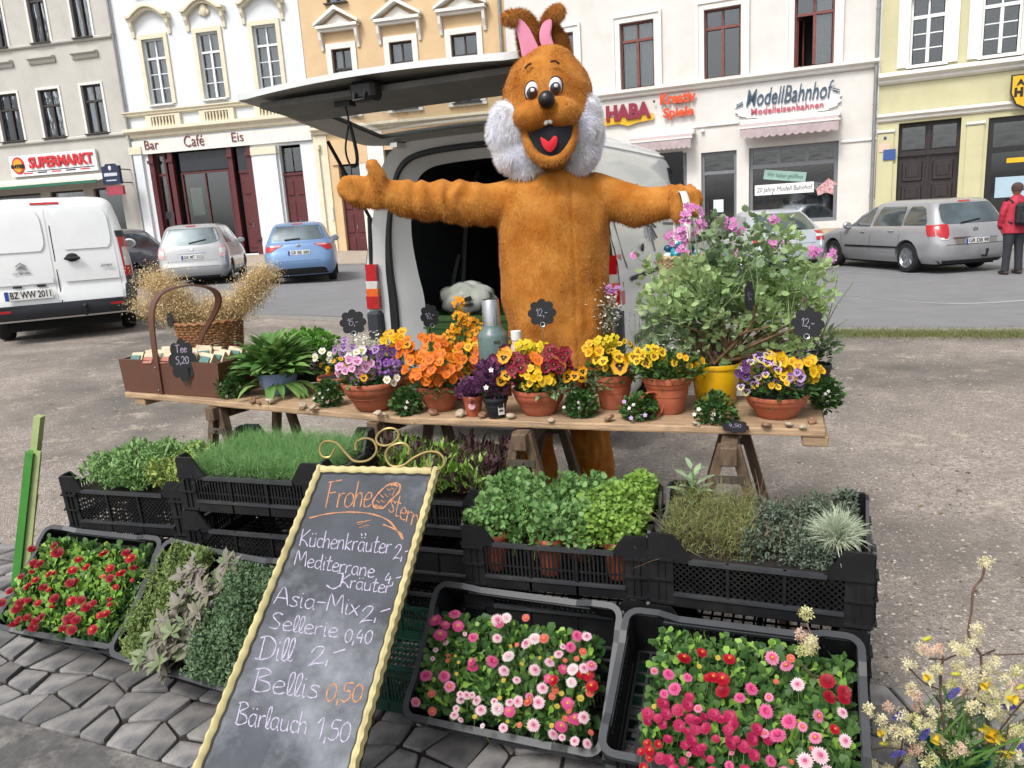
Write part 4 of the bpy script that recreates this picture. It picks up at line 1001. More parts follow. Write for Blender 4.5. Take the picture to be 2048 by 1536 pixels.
car('parked_car','silver people carrier with clear tail lamps parked before the cafe','car',g3(-8.18,20.4),11,dict(lv=vl,paint=SIL3,ax=(.8,3.4),r=.315,rw=[(1.07,-.3,.3),(1.11,-.64,.64),(1.2,-.72,.72),(1.45,-.64,.64),(1.505,-.56,.56)],wiper=(-.05,1.12,.38,1.2),sw=[[(1.08,.5,1.25),(1.2,.5,1.25),(1.47,.72,1.25)],[(1.07,1.33,2.3),(1.47,1.33,2.15)],[(1.06,2.38,3.3),(1.2,2.38,3.0),(1.47,2.34,2.55)]],lamps=[(LPK,[(.96,.70,.83),(1.05,.68,.80)]),(M_LAMPW,[(.83,.68,.84),(.96,.68,.84)]),(LPK,[(.74,.68,.84),(.83,.68,.84)])],slamps=[(LPK,[(.76,.14,.24),(1.02,.18,.34)])],rpan=[('tailgate_gap',M_SEAM,[(.50,-.66,.66),(.508,-.66,.66)],.004),('chrome_strip',M_CHR,[(.86,-.34,.34),(.885,-.34,.34)],.014),('bumper_shadow',M_BLKP,[(.20,-.68,.68),(.26,-.76,.76)],.006),('tailgate_gap',M_SEAM,[(.66,-.64,.64),(.664,-.64,.64)],.004)],brake=(1.54,.12),plate=(.76,'GR MT 333'),mir=(3.1,1.1),handles=[(1.5,.98),(2.5,.96)],emblem=.95))
yl=[(.20,.15,3.7,.74,.2,.5),(.32,.05,3.85,.82,.25,.6),(.5,0,3.92,.85,.28,.6),(.68,.03,3.9,.85,.26,.6),(.82,.08,3.75,.84,.24,.6),(.95,.13,3.3,.81,.2,.5),(1.03,.2,3.05,.77,.18,.4),(1.22,.32,2.7,.68,.14,.3),(1.38,.45,2.3,.61,.14,.3),(1.46,.58,2.1,.54,.18,.3),(1.5,.85,1.9,.40,.2,.3)]
BLU=paint('pale_blue_paint','#6c8cb4')
car('parked_car','pale blue hatchback with red wedge shaped tail lamps','car',g3(-5.0,19.0),11,dict(lv=yl,paint=BLU,ax=(.75,3.2),r=.30,rw=[(1.06,-.6,.6),(1.12,-.64,.64),(1.36,-.56,.56),(1.405,-.5,.5)],wiper=(-.32,1.08,.05,1.10),sw=[[(1.05,.6,1.0),(1.3,.75,1.0)],[(1.05,1.08,1.9),(1.38,1.08,1.85)],[(1.05,1.98,2.95),(1.2,1.98,2.7),(1.38,1.95,2.3)]],lamps=[(M_RED,[(.80,.66,.80),(.87,.56,.80),(.93,.42,.78),(.965,.36,.6)]),(LPK,[(.92,.44,.7),(.955,.4,.66)])],rpan=[('diffuser',M_BLKP,[(.22,-.66,.66),(.36,-.6,.6),(.385,-.5,.5)],.008),('tailgate_gap',M_SEAM,[(.56,-.5,.5),(.566,-.5,.5)],.004)],brake=(1.435,.13),plate=(.76,'GR BE 280'),mir=(2.85,1.03),handles=[(1.3,.95),(2.2,.93)],emblem=.92))
for s_ in(-1,1):pass
NVY=paint('navy_paint','#1c2550')
car('parked_car','dark blue car half hidden behind the white delivery van','car',g3(-11.0,20.6),2,dict(lv=[(z,a,b,w,r1,r2)for z,a,b,w,r1,r2 in vl],paint=NVY,ax=(.8,3.4),r=.315,rw=[(1.08,-.6,.6),(1.2,-.66,.66),(1.45,-.6,.6)],sw=[[(1.08,.5,1.25),(1.2,.5,1.25),(1.47,.72,1.25)],[(1.07,1.33,2.3),(1.47,1.33,2.15)],[(1.06,2.38,3.3),(1.2,2.38,3.0),(1.47,2.34,2.55)]],lamps=[(LPK,[(.9,.6,.82),(1.0,.55,.8)]),(M_RED,[(.82,.66,.84),(.9,.62,.83)])],plate=(.7,'GR 311'),mir=(3.1,1.1)))
dl=[(.30,.10,4.6,.86,.1,.5),(.42,0,4.75,.94,.12,.6),(.62,0,4.8,.95,.12,.6),(.75,.035,4.7,.95,.13,.6),(.95,.045,4.4,.945,.13,.6),(1.1,.055,4.15,.935,.13,.5),(1.4,.085,3.7,.90,.13,.4),(1.7,.125,3.3,.84,.14,.3),(1.85,.17,3.1,.79,.15,.3),(1.92,.26,2.95,.70,.2,.3),(1.95,.5,2.8,.55,.2,.3)]
VWH=mat('van_white','#dfe1e1',rough=.3,var=.02,coat=.6,dirt=.15,dirtcol='#b5b3ae',scale=2)
GPL=mat('dark_grey_plastic','#2b2f37',rough=.6,var=.1,scale=8)
t,sh=car('delivery_van','white delivery van with dark bumper parked on the gravel','van',g3(-6.12,10.6),27,dict(lv=dl,paint=VWH,ax=(.95,3.9),r=.325,bow=.03,sw=[[(1.15,2.6,3.6),(1.3,2.6,3.4),(1.7,2.6,3.0)]],rpan=[('door_gap',M_SEAM,[(.52,.005,.018),(1.88,.005,.018)],.003)],brake=(1.845,.17),mir=(3.45,1.25),tow=(.28,.34)))
def vpan(a,b,z0,z1,off=.016,m=12):
 w=b-a;return[(z0,a+.09*w,b-.09*w),(z0+.05,a+.03*w,b-.03*w),(z0+.13,a,b),(z1-.14,a+.01,b-.01),(z1-.04,a+.05,b-.05),(z1,a+.12,b-.12)]
VREC=mat('van_white_panel','#dde0e0',rough=.3,var=.02,coat=.6)
for a,b in((-.76,-.05),(.07,.76)):
 dr_=obj('rear_door',sh.rp([(.50,a-.02,b+.02),(1.86,a+.02 if a<-.5 else a-.02,b-.02 if b>.5 else b+.02)],.006,m=10,n=12),VREC,t,smooth=True)
 sgnx=-1 if a<0 else 1
 obj('door_panel',sh.rp(vpan(a+.03,b-.03,1.23,1.8),.022,m=12,n=16),VREC,dr_,smooth=True)
 obj('door_ridge',sh.rp([(.80,a,b),(.84,a,b),(.90,a,b)],.034,m=10,n=3),VREC,dr_,smooth=True)
for sd in(-1,1):
 obj('tail_lamp',sh.rp([(.82,sd*.84,sd*.94),(1.36,sd*.81,sd*.915)],.02,m=6,n=8),M_RED,t,smooth=True)
 obj('lamp_insert',sh.rp([(.96,sd*.855,sd*.925),(1.1,sd*.85,sd*.93),(1.22,sd*.85,sd*.90)],.03,m=4,n=6),M_LAMPW,t,smooth=True)
 obj('lamp_cap',sh.rp([(1.36,sd*.80,sd*.91),(1.45,sd*.79,sd*.90)],.018,m=4,n=2),GPL,t)
 obj('lamp_cap',sh.rp([(.70,sd*.84,sd*.95),(.82,sd*.84,sd*.945)],.018,m=4,n=2),GPL,t)
obj('bumper',sh.rp([(.33,-.9,.9),(.40,-.95,.95),(.52,-.95,.95)],.07,m=20,n=6).box((0,.0,.52),(1.86,.15,.02)),GPL,t,smooth=True)
for sd in(-1,1):obj('bumper_corner',sh.rp([(.50,sd*.80,sd*.955),(.72,sd*.82,sd*.955)],.05,m=6,n=3),GPL,t);obj('reflector',sh.rp([(.44,sd*.60,sd*.75),(.475,sd*.60,sd*.75)],.08,m=3,n=1),M_RED,t)
plate(t,-.36,sh.rear(0,.64)-.04,.665,'BZ WW 2011',w=.56,h=.13)
for x in(-.48,-.2):obj('plate_lamp',MB().box((x,sh.rear(0,.78)-.035,.775),(.11,.03,.03),ch=.01),M_BLKP,t)
obj('door_handle',MB().box((.22,sh.rear(.2,1.1)-.05,1.11),(.2,.04,.04),ch=.015).ball((.22,sh.rear(.2,1.1)-.012,1.12),(.08,.012,.06)),M_BLKP,t)
for k in range(2):
 z=1.0+.045*k;y=sh.rear(-.4,z)-.025
 obj('chevron',MB().beam((-.46,y,z),(-.40,y,z+.045),.012,.018,up=(0,1,0)).beam((-.40,y,z+.045),(-.34,y,z),.012,.018,up=(0,1,0)),M_CHR,t)
text('CITROËN',t,(-.40,sh.rear(-.4,.96)-.02,.955),.05,mat('badge_grey','#55585d'),width=.2,height=.026,depth=.006)
text('Jumpy',t,(.62,sh.rear(.6,1.0)-.03,.99),.05,M_PTXT,width=.16,height=.055,depth=.006,shear=.4)
# ------ open white market van behind the stall
VO=np.array([-.15,5.22,0.0]);VA=R(24)
vex=np.array([math.cos(VA),-math.sin(VA),0]);vey=np.array([math.sin(VA),math.cos(VA),0])
def vloc(px,py,d=0.0):q=onP(px,py,VO+vey*d,vey)-VO;return(float(q@vex),float(q@vey),float(q[2]))
def vworld(x,y,z):p=VO+vex*x+vey*y;return(p[0],p[1],z)
van=thing('market_van','white van with raised tailgate and dark open cargo hold behind the flower stall','van',loc=tuple(VO),rot=-VA)
SEC=[(.86,.30),(.93,.36),(.955,.60),(.955,.95),(.94,1.28),(.88,1.5),(.81,1.72),(.73,1.95),(.66,2.06),(.56,2.125),(.35,2.15),(0,2.16)]
SECF=[tuple(p)for p in cr(SEC,3)]
def top(y):return float(np.interp(y,[0,1.5,2.7,3.0,3.9,4.0,4.75,4.9],[2.16,2.17,2.15,2.0,1.28,1.24,1.0,.7]))
def sect(y):
 t=top(y);k=(t-1.2)/.96;nar=float(np.interp(y,[0,4.2,4.75,4.9],[1,1,.93,.82]));out=[]
 for x,z in SECF:
  zz=z if z<1.2 else 1.2+(z-1.2)*k
  if t<1.2:zz=min(z,2)/2.16*t if z>.6 else z
  xx=x if k>=1 or z<1.28 else x+(.93-x)*(1-max(0,k))*.75*(1 if x>.3 else x/.3)
  out.append((xx*nar,zz))
 return out
VW2=mat('market_van_paint','#d5d8d8',rough=.32,var=.03,coat=.5,dirt=.3,dirtcol='#a9a8a2',scale=2.5)
def loft(ys,pts=None,sd=(1,-1),mb=None):
 mb=mb or MB()
 for s_ in sd:
  V=[];n=0
  for y in ys:
   S_=sect(y);S_=S_[pts[0]:pts[1]]if pts else S_;n=len(S_);V+=[(s_*x,y,z)for x,z in S_]
  F=[(i*n+j,i*n+j+1,(i+1)*n+j+1,(i+1)*n+j)for i in range(len(ys)-1)for j in range(n-1)]
  mb.add(V,[f[::-1]for f in F]if s_>0 else F)
 return mb
ys=[0.0,.03,.5,1,1.5,2,2.5,2.7,2.85,3.0,3.3,3.6,3.9,4.0,4.3,4.6,4.75,4.85,4.9]
obj('body',loft(ys),VW2,van,smooth=True)
S0=sect(0.0)
OPEN=[(.60,.50),(.58,.62),(.565,.85),(.565,1.06),(.60,1.25),(.625,1.5),(.60,1.72),(.54,1.88),(.44,1.955),(.28,1.98),(0,1.99)]
OUT_=[(.93,.42),(.955,.62),(.955,.85),(.95,1.08),(.93,1.3),(.87,1.53),(.80,1.75),(.72,1.98),(.60,2.10),(.35,2.15),(0,2.16)]
def ring2(A,B,ya,yb,n=4):
 a=cr(A,n);b=cr(B,n);mb=MB()
 for s_ in(1,-1):
  V=[(s_*p[0],ya,p[1])for p in a]+[(s_*p[0],yb,p[1])for p in b];k=len(a)
  F=[(i,k+i,k+i+1,i+1)for i in range(k-1)];mb.add(V,F if s_>0 else[f[::-1]for f in F])
 return mb
MIDR=[(a[0]*.42+b[0]*.58,a[1]*.42+b[1]*.58)for a,b in zip(OUT_,OPEN)]
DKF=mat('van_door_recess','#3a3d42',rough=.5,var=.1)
obj('rear_frame',ring2(OUT_,[(a[0]*.6+b[0]*.4,a[1]*.6+b[1]*.4)for a,b in zip(OUT_,OPEN)],-.002,.045),VW2,van,smooth=True)
obj('seal_channel',ring2([(a[0]*.6+b[0]*.4,a[1]*.6+b[1]*.4)for a,b in zip(OUT_,OPEN)],MIDR,.045,.04),M_BLKP,van,smooth=True)
obj('opening_lip',ring2(MIDR,OPEN,.04,.16),VW2,van,smooth=True)
for s_ in(1,-1):
 pts=[(s_*(p[0]),.03,p[1])for p in cr(MIDR,4)];obj('door_seal',MB().tube(pts,.014,n=6),M_BLKP,van,smooth=True)
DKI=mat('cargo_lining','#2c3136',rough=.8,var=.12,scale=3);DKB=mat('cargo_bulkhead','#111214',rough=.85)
IN_=[(.82,.52),(.82,1.3),(.74,1.75),(.62,1.98),(.4,2.04),(0,2.06)]
mb=MB()
for s_ in(1,-1):
 V=[(s_*x,y,z)for y in(.16,2.6)for x,z in IN_];k=len(IN_);F=[(i,i+1,k+i+1,k+i)for i in range(k-1)];mb.add(V,F)
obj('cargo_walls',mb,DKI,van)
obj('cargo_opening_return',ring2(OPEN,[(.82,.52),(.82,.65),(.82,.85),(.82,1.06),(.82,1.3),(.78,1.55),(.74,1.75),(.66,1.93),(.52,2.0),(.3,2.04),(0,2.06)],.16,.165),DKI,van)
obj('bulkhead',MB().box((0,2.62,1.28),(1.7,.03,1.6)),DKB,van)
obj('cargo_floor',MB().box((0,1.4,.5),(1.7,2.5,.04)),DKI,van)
RIB=mat('rib_grey','#6f7377',rough=.5)
for yy,l in((1.2,-1),(2.2,-1),(1.2,1)):
 pts=[(l*.8,yy,.55),(l*.8,yy+.05,1.0),(l*.8,yy+.12,1.3),(l*.73,yy+.12,1.75),(l*.6,yy+.1,1.98)];obj('interior_rib',MB().tube(cr(pts,4),.022,n=6),RIB,van,smooth=True)
pts=[(-.8,1.0,.55),(-.8,1.02,.95),(-.795,1.15,1.22),(-.79,1.2,1.3)];obj('interior_rib',MB().tube(cr(pts,4),.018,n=6),RIB,van,smooth=True)
for s_ in(-1,1):
 def lampq(z0,z1,mt,nm='tail_lamp'):
  x0,x1=s_*.83,s_*.962;w0=float(np.interp((z0+z1)/2,[1,1.32],[.955,.93]))
  V=[(s_*.845,-.02,z0),(s_*w0,-.012,z0),(s_*w0,-.012,z1),(s_*.845-s_*.01,-.02,z1),(s_*(w0+.006),.09,z0),(s_*(w0+.006),.09,z1),(s_*.845,.02,z0),(s_*.845,.02,z1)]
  obj(nm,MB().add(V,[(0,1,2,3),(1,4,5,2),(3,2,5,7),(0,6,4,1),(0,3,7,6)]),mt,van)
 lampq(1.0,1.09,M_RED);lampq(1.09,1.145,M_ORG,'indicator_lamp');lampq(1.145,1.20,M_LAMPW,'reversing_lamp');lampq(1.20,1.32,M_RED)
obj('bumper',MB().box((0,-.03,.42),(1.9,.16,.24),ch=.04),GPL,van)
for s_ in(-1,1):obj('bumper_corner',MB().box((s_*.9,.02,.75),(.12,.1,.46),ch=.02),GPL,van)
ty,rm=wheel_mesh(.33,.22,5);tm=None
for y in(.95,3.9):
 for sd in(-1,1):
  arch=MB().prism([(y+.4*math.cos(q),max(.28,.33+.4*math.sin(q)))for q in np.linspace(0,math.pi,15)],sd*.955-.008,sd*.955+.008,plane='yz');obj('wheel_arch',arch,M_DARKB,van)
  if tm is None:o=obj('wheel',ty,M_TYRE,van,smooth=True);rr_=obj('rim',rm,[M_RIM,M_DARKB],o);tm,rmm=o.data,rr_.data
  else:o=link('wheel',tm,van);link('rim',rmm,o)
  o.location=(sd*.88,y,.33);o.rotation_euler=(0,sd*math.pi/2,0)
def xs_at(y,z):
 S_=sect(y);return float(np.interp(z,[p[1]for p in S_],[p[0]for p in S_]))
def vside(name,rows,off,mt,m=10,n=6,sides=(1,-1)):
 T=np.linspace(0,1,len(rows))
 for s_ in sides:
  V=[]
  for t in np.linspace(0,1,n+1):
   z,a,b=(float(np.interp(t,T,[r_[k]for r_ in rows]))for k in range(3))
   for q in np.linspace(0,1,m+1):y=a+(b-a)*q;V.append((s_*(xs_at(y,z)+off),y,z))
  F=[(i*(m+1)+j,i*(m+1)+j+1,(i+1)*(m+1)+j+1,(i+1)*(m+1)+j)for i in range(n)for j in range(m)]
  obj(name,MB().add(V,F if s_>0 else[f[::-1]for f in F]),mt,van,smooth=True)
vside('side_panel',[(1.22,.2,2.1),(1.3,.14,2.2),(1.75,.18,2.16),(1.84,.26,2.08)],-.0+.008,VW2)
vside('door_gap',[(.4,2.26,2.272),(2.0,2.26,2.272)],.004,M_SEAM,m=1);vside('door_gap',[(.4,1.06,1.072),(1.2,1.06,1.072)],.004,M_SEAM,m=1)
vside('door_gap',[(.4,3.5,3.512),(1.2,3.6,3.612)],.004,M_SEAM,m=1)
vside('slide_rail',[(1.13,.25,1.1),(1.16,.25,1.1)],.01,M_SEAM,m=6,n=1)
vside('side_window',[(1.27,2.42,3.55),(1.35,2.40,3.5),(1.8,2.42,2.98),(1.88,2.5,2.85)],.008,CARG2)
vside('window_rubber',[(1.24,2.36,3.66),(1.35,2.34,3.6),(1.84,2.36,3.02),(1.94,2.46,2.86)],.004,M_BLKP)
vside('gutter_rail',[(2.035,.1,2.7),(2.055,.1,2.7)],.012,VW2,n=1)
vside('rub_strip',[(.70,.3,3.4),(.76,.3,3.4)],.01,GPL,n=1)
for sd in(-1,1):obj('door_handle',MB().box((sd*.97,2.5,1.12),(.03,.16,.04),ch=.01),M_BLKP,van);obj('fuel_cap',MB().tube([(sd*.955,.62,1.33),(sd*.945,.62,1.33)],.028,n=10),M_BLKP,van)
for sd in(-1,1):
 m_=obj('mirror',MB().box((0,0,0),(.13,.1,.26),ch=.035),M_BLKP,van,loc=(sd*1.08,3.45,1.36));obj('mirror_arm',MB().box((sd*-.1,.02,-.08),(.1,.05,.06)),M_BLKP,m_);obj('mirror_glass',MB().box((0,-.054,.01),(.1,.006,.2)),M_CHR,m_)
mb=MB()
V=[(x,y,z)for y,zz in((3.02,1.97),(3.86,1.30))for x,z in((-.7,zz),(.7,zz))]
obj('windscreen',MB().add([(V[0][0],V[0][1],V[0][2]+.03),(V[1][0],V[1][1],V[1][2]+.03),(V[3][0]+.12,V[3][1],V[3][2]+.03),(V[2][0]-.12,V[2][1],V[2][2]+.03)],[(0,2,3,1)]),CARG2,van)
GD=mat('van_print_grey','#6d7073',rough=.6)
pm=MB()
for k in range(13):
 a=R(20+k*27);r0_,r1_=.08,.17+.12*((k*7)%5)/5;y,z=1.0,1.52
 p,q=(y+r0_*math.cos(a),z+r0_*math.sin(a)),(y+r1_*math.cos(a)*.8,z+r1_*math.sin(a));pm.beam((xs_at(*p)+.014,*p),(xs_at(*q)+.014,*q),.008,.012,up=(1,0,0))
ring_=[(y+.06*math.cos(q),z+.06*math.sin(q))for q in np.linspace(0,6.283,13)]
for p,q in zip(ring_,ring_[1:]):pm.beam((xs_at(*p)+.014,*p),(xs_at(*q)+.014,*q),.008,.012,up=(1,0,0))
for k,(a,b,z)in enumerate(((1.4,2.0,1.62),(1.45,1.95,1.53),(1.5,1.98,1.47))):pm.beam((xs_at(a,z)+.014,a,z),(xs_at(b,z)+.014,b,z-.02),.006,.035 if k==0 else .018,up=(0,0,1))
obj('flank_print',pm,GD,van)
TGI=mat('tailgate_inner','#a3a5a2',rough=.5,var=.08,scale=4,dirt=.2,dirtcol='#6b6c68')
prof=[(.04,2.150,.60,0),(-.02,2.155,.74,0),(-.12,2.175,.83,0),(-.58,2.285,.93,0),(-.70,2.315,.94,0),(-.85,2.33,.93,0),(-1.08,2.345,.90,0),(-1.18,2.343,.86,0),(-1.22,2.337,.77,0)]
def tg(prof_,dz,name,mt,parent,holes=None,bend=.02):
 mb=MB();m=16;V=[]
 for y,z,w,_ in prof_:
  for q in np.linspace(-1,1,m+1):V.append((w*q,y+.1*(1-abs(q)**2.2)*(-1 if y<-.5 else-.1)*.5,z+dz+bend*(1-q*q)))
 F=[]
 for i in range(len(prof_)-1):
  for j in range(m):
   if holes and holes(i,j):continue
   F.append((i*(m+1)+j,i*(m+1)+j+1,(i+1)*(m+1)+j+1,(i+1)*(m+1)+j))
 return obj(name,mb.add(V,F),mt,parent,smooth=True)
pf=[tuple(p)for p in cr(prof,3)]
win=lambda i,j:6<=i<=8+0 or False
hole=lambda i,j:(-.56<pf[i][0]and pf[i+1][0]<-.10+.001 and pf[i][0]<=-.11)and 2<=j<=13
tgo=tg(pf,.0,'tailgate',VW2,van,holes=hole)
tgi=tg(pf,-.03,'inner_skin',TGI,tgo,holes=hole)
eo=[(s_,y,z)for s_ in(-1,1)for y,z in((0,0),)]
mb=MB()
for s_ in(-1,1):
 V=[(s_*w,y,z+d)for y,z,w,_ in pf for d in(0,-.03)];F=[(2*i,2*i+1,2*i+3,2*i+2)for i in range(len(pf)-1)];mb.add(V,F)
y,z,w,_=pf[-1];V=[]
for q in np.linspace(-1,1,17):yy=y-.05*(1-abs(q)**2.2);V+=[(w*q,yy,z+.02*(1-q*q)),(w*q,yy,z-.03+.02*(1-q*q))]
mb.add(V,[(2*i,2*i+1,2*i+3,2*i+2)for i in range(16)]);obj('tailgate_edge',mb,VW2,tgo,smooth=True)
gl=[p for p in pf if-.60<p[0]<-.08];V=[]
for y,z,w,_ in gl:
 for q in np.linspace(-.78,.78,11):V.append((w*q,y-.005,z+.015+.02*(1-q*q)))
k=11;obj('tailgate_window',MB().add(V,[(i*k+j,i*k+j+1,(i+1)*k+j+1,(i+1)*k+j)for i in range(len(gl)-1)for j in range(k-1)]),glassmat('tailgate_glass',clear=.8),tgo,smooth=True)
obj('inner_panel',MB().add([(-.80,-.70,2.27),(.80,-.70,2.27),(.78,-1.1,2.30),(-.78,-1.1,2.30),(-.80,-.70,2.235),(.80,-.70,2.235),(.78,-1.1,2.27),(-.78,-1.1,2.27)],[(4,5,6,7),(0,4,7,3),(1,2,6,5),(0,1,5,4),(3,7,6,2)]),mat('tailgate_trim_grey','#7d8080',rough=.7),tgo)
lx,ly,lz=vloc(720,150,-1.2)
obj('latch',MB().box((lx,-1.16,2.27),(.15,.1,.1),ch=.02).tube([(lx-.03,-1.22,2.26),(lx-.03,-1.23,2.22),(lx+.03,-1.23,2.22),(lx+.03,-1.22,2.26)],.01,n=6),M_BLKP,tgo)
sx=.02
obj('pull_strap',MB().tube(cr([(sx-.31,-1.0,2.26),(sx-.30,-.99,2.16),(sx-.345,-.98,2.02),(sx-.33,-.97,1.93),(sx-.29,-.97,1.93),(sx-.275,-.98,2.0),(sx-.295,-.99,2.16)],5),.012,n=6,flat=.5).box((sx-.305,-1.0,2.26),(.1,.06,.05)),M_BLKP,tgo,smooth=True)
for s_ in(-1,1):obj('gas_strut',MB().tube([(s_*.80,-.48,2.13),(s_*.86,.0,1.65)],.012,n=8).tube([(s_*.86,.0,1.65),(s_*.90,.02,1.30)],.018,n=8),M_BLKP,tgo,smooth=True)
for x in(-.55,.3):obj('hinge',MB().box((x,.02,2.15),(.12,.12,.03)).box((x,-.03,2.11),(.05,.14,.03)),VW2,tgo)
GCR=mat('green_crate_plastic','#3f6a2f',rough=.55,var=.12,scale=6)
cx,cy,cz=vloc(903,690,.35)
t=thing('green_crate','green plastic crate standing in the open van behind the flowers','crate',loc=vworld(-.17,.42,.525),rot=-VA)
W_,D_,H_=.86,.5,.40
for(c,d)in(((0,-D_/2,H_/2),(W_,.02,H_)),((0,D_/2,H_/2),(W_,.02,H_)),((-W_/2,0,H_/2),(.02,D_,H_)),((W_/2,0,H_/2),(.02,D_,H_))):obj('crate_side',MB().box(c,d),GCR,t)
obj('crate_base',MB().box((0,0,.01),(W_,D_,.02)),GCR,t)
obj('crate_rim',MB().box((0,-D_/2-.012,H_-.02),(W_+.05,.04,.04)).box((0,D_/2+.012,H_-.02),(W_+.05,.04,.04)).box((-W_/2-.012,0,H_-.02),(.04,D_,.04)).box((W_/2+.012,0,H_-.02),(.04,D_,.04)).box((0,-D_/2-.012,H_-.09),(W_+.03,.025,.012)),GCR,t)
for x in(-.4,-.2,0,.2,.4):obj('crate_rib',MB().box((x*.95,-D_/2-.016,H_/2-.03),(.02,.015,H_-.12)),GCR,t)
t=thing('white_bag','crumpled white plastic sack lying over the green crate in the van','bag',loc=vworld(-.38,.5,.91),rot=-VA);BS=.8
n=22;V=[];F=[]
for i in range(n):
 for j in range(n+1):
  u,v=i/(n-1)*math.pi,j/n*2*math.pi;r_=1+.12*math.sin(5*v+3*u)+.08*math.sin(9*v-5*u)
  V.append((.22*r_*math.sin(u)*math.cos(v),.17*r_*math.sin(u)*math.sin(v),.09+.12*r_*math.cos(u)))
for i in range(n-1):
 for j in range(n):F.append((i*(n+1)+j,(i+1)*(n+1)+j,(i+1)*(n+1)+j+1,i*(n+1)+j+1))
obj('sack',MB().add(V,F),mat('white_plastic_film','#c6cabf',rough=.35,var=.08,scale=6),t,smooth='all')
obj('sack_print',MB().beam((.05,-.172,.1),(.11,-.165,.12),.01,.03,up=(0,0,1)).beam((.05,-.178,.06),(.12,-.168,.075),.01,.02,up=(0,0,1)),M_PTXT,t)
# ------ person in a rabbit costume
PY=3.72
PB=np.array([.30,PY,0.0])
person=thing('person','person in a brown plush rabbit costume with arms spread wide behind the stall','person',loc=tuple(PB))
def bp(px,py,d=0.0):
 """photo point at depth d behind (+) / before (-) the person's plane, in the person's own frame"""
 return Vector(onY(px,py,PY+d)-PB)
K=PY/CAM_F*1.02
def loftv(mb,st,n=20):
 """st: (center, rx, ry, axis) ellipses swept along a path (torso and limbs)"""
 V=[]
 for c,rx,ry,ax in st:
  ax=Vector(ax).normalized();x=Vector((0,1,0)).cross(ax);x=x.normalized()if x.length>1e-3 else Vector((1,0,0));y=ax.cross(x).normalized()
  for j in range(n):a=2*math.pi*j/n;V.append(tuple(Vector(c)+x*math.cos(a)*rx+y*math.sin(a)*ry))
 k=len(st);F=[(i*n+j,i*n+(j+1)%n,(i+1)*n+(j+1)%n,(i+1)*n+j)for i in range(k-1)for j in range(n)]+[tuple(range(n))[::-1],tuple((k-1)*n+j for j in range(n))]
 return mb.add(V,F)
def remesh(name,mb,vox,mt,parent,sm=6,disp=None,smooth_f=.6):
 o=obj(name,mb,mt);m_=o.modifiers.new('r','REMESH');m_.mode='VOXEL';m_.voxel_size=vox;m_.use_smooth_shade=True
 s_=o.modifiers.new('s','SMOOTH');s_.iterations=sm;s_.factor=smooth_f
 me=evald(o);bpy.data.objects.remove(o)
 n=len(me.vertices);co=np.empty(n*3,np.float32);me.vertices.foreach_get('co',co);co=co.reshape(-1,3);no=np.empty(n*3,np.float32);me.vertices.foreach_get('normal',no);no=no.reshape(-1,3)
 if disp is not None:co=co+no*disp(co,no)[:,None];me.vertices.foreach_set('co',co.astype(np.float32).ravel())
 me.materials.clear();me.materials.append(mt);me.polygons.foreach_set('use_smooth',[True]*len(me.polygons));me.update()
 return link(name,me,parent)
from mathutils import noise as mn
def nz3(co,s,off=0.0):return np.array([mn.noise(Vector((float(p[0])*s[0]+off,float(p[1])*s[1],float(p[2])*s[2])))for p in co])
def fur(me,n,L_,w,lay,mt,parent,name='fur',jit=.5,mask=None,rnd_s=7.0):
 k=len(me.polygons);ar=np.empty(k,np.float32);me.polygons.foreach_get('area',ar);ce=np.empty(k*3,np.float32);me.polygons.foreach_get('center',ce);ce=ce.reshape(-1,3);nn=np.empty(k*3,np.float32);me.polygons.foreach_get('normal',nn);nn=nn.reshape(-1,3)
 if mask is not None:ar=ar*mask(ce,nn)
 idx=rng.choice(k,n,p=ar/ar.sum());P=ce[idx]+rng.normal(size=(n,3))*np.sqrt(ar[idx].mean())*.5;N_=nn[idx]
 P=P-N_*np.sum((P-ce[idx])*N_,axis=1,keepdims=True)
 cl=np.stack([nz3(P[:,:],(rnd_s,rnd_s,rnd_s*.6),q)for q in(0,20)],1)+.6*np.stack([nz3(P[:,:],(rnd_s*2.7,)*3,q)for q in(40,60)],1)
 D=N_+np.array(lay)+rng.normal(size=(n,3))*jit*.35;D[:,0]+=cl[:,0]*jit*1.6;D[:,2]+=cl[:,1]*jit
 V,F=strands(P-N_*.002,D,L_*rng.uniform(.6,1.15,n),w,seg=2,bend=.25,grav=.35)
 rr=np.repeat(np.clip(.42+cl[:,0]*1.35+rng.normal(size=n)*.22,0,1),6)
 return link(name,npmesh(name,V,F,mt,rnd=rr,smooth=True),parent,kind='stuff')
FURB=mat('brown_plush','#b57b38',rough=.9,var=.16,scale=9,rcol='#96561c',sheen=.35,col2='#9a5a1a',bump=.6,bscale=45,spec=.15)
FURS=mat('brown_plush_pile','#c68a48',rough=.85,var=.12,scale=9,rcol='#8f5216',sheen=.3,spec=.2)
FURW=mat('white_plush','#f6f6f8',rough=.9,var=.06,scale=14,sheen=.3,rcol='#e6e8f0',spec=.15)
PINKF=mat('pink_felt','#d98ba6',rough=.9,var=.06,scale=10,sheen=.3)
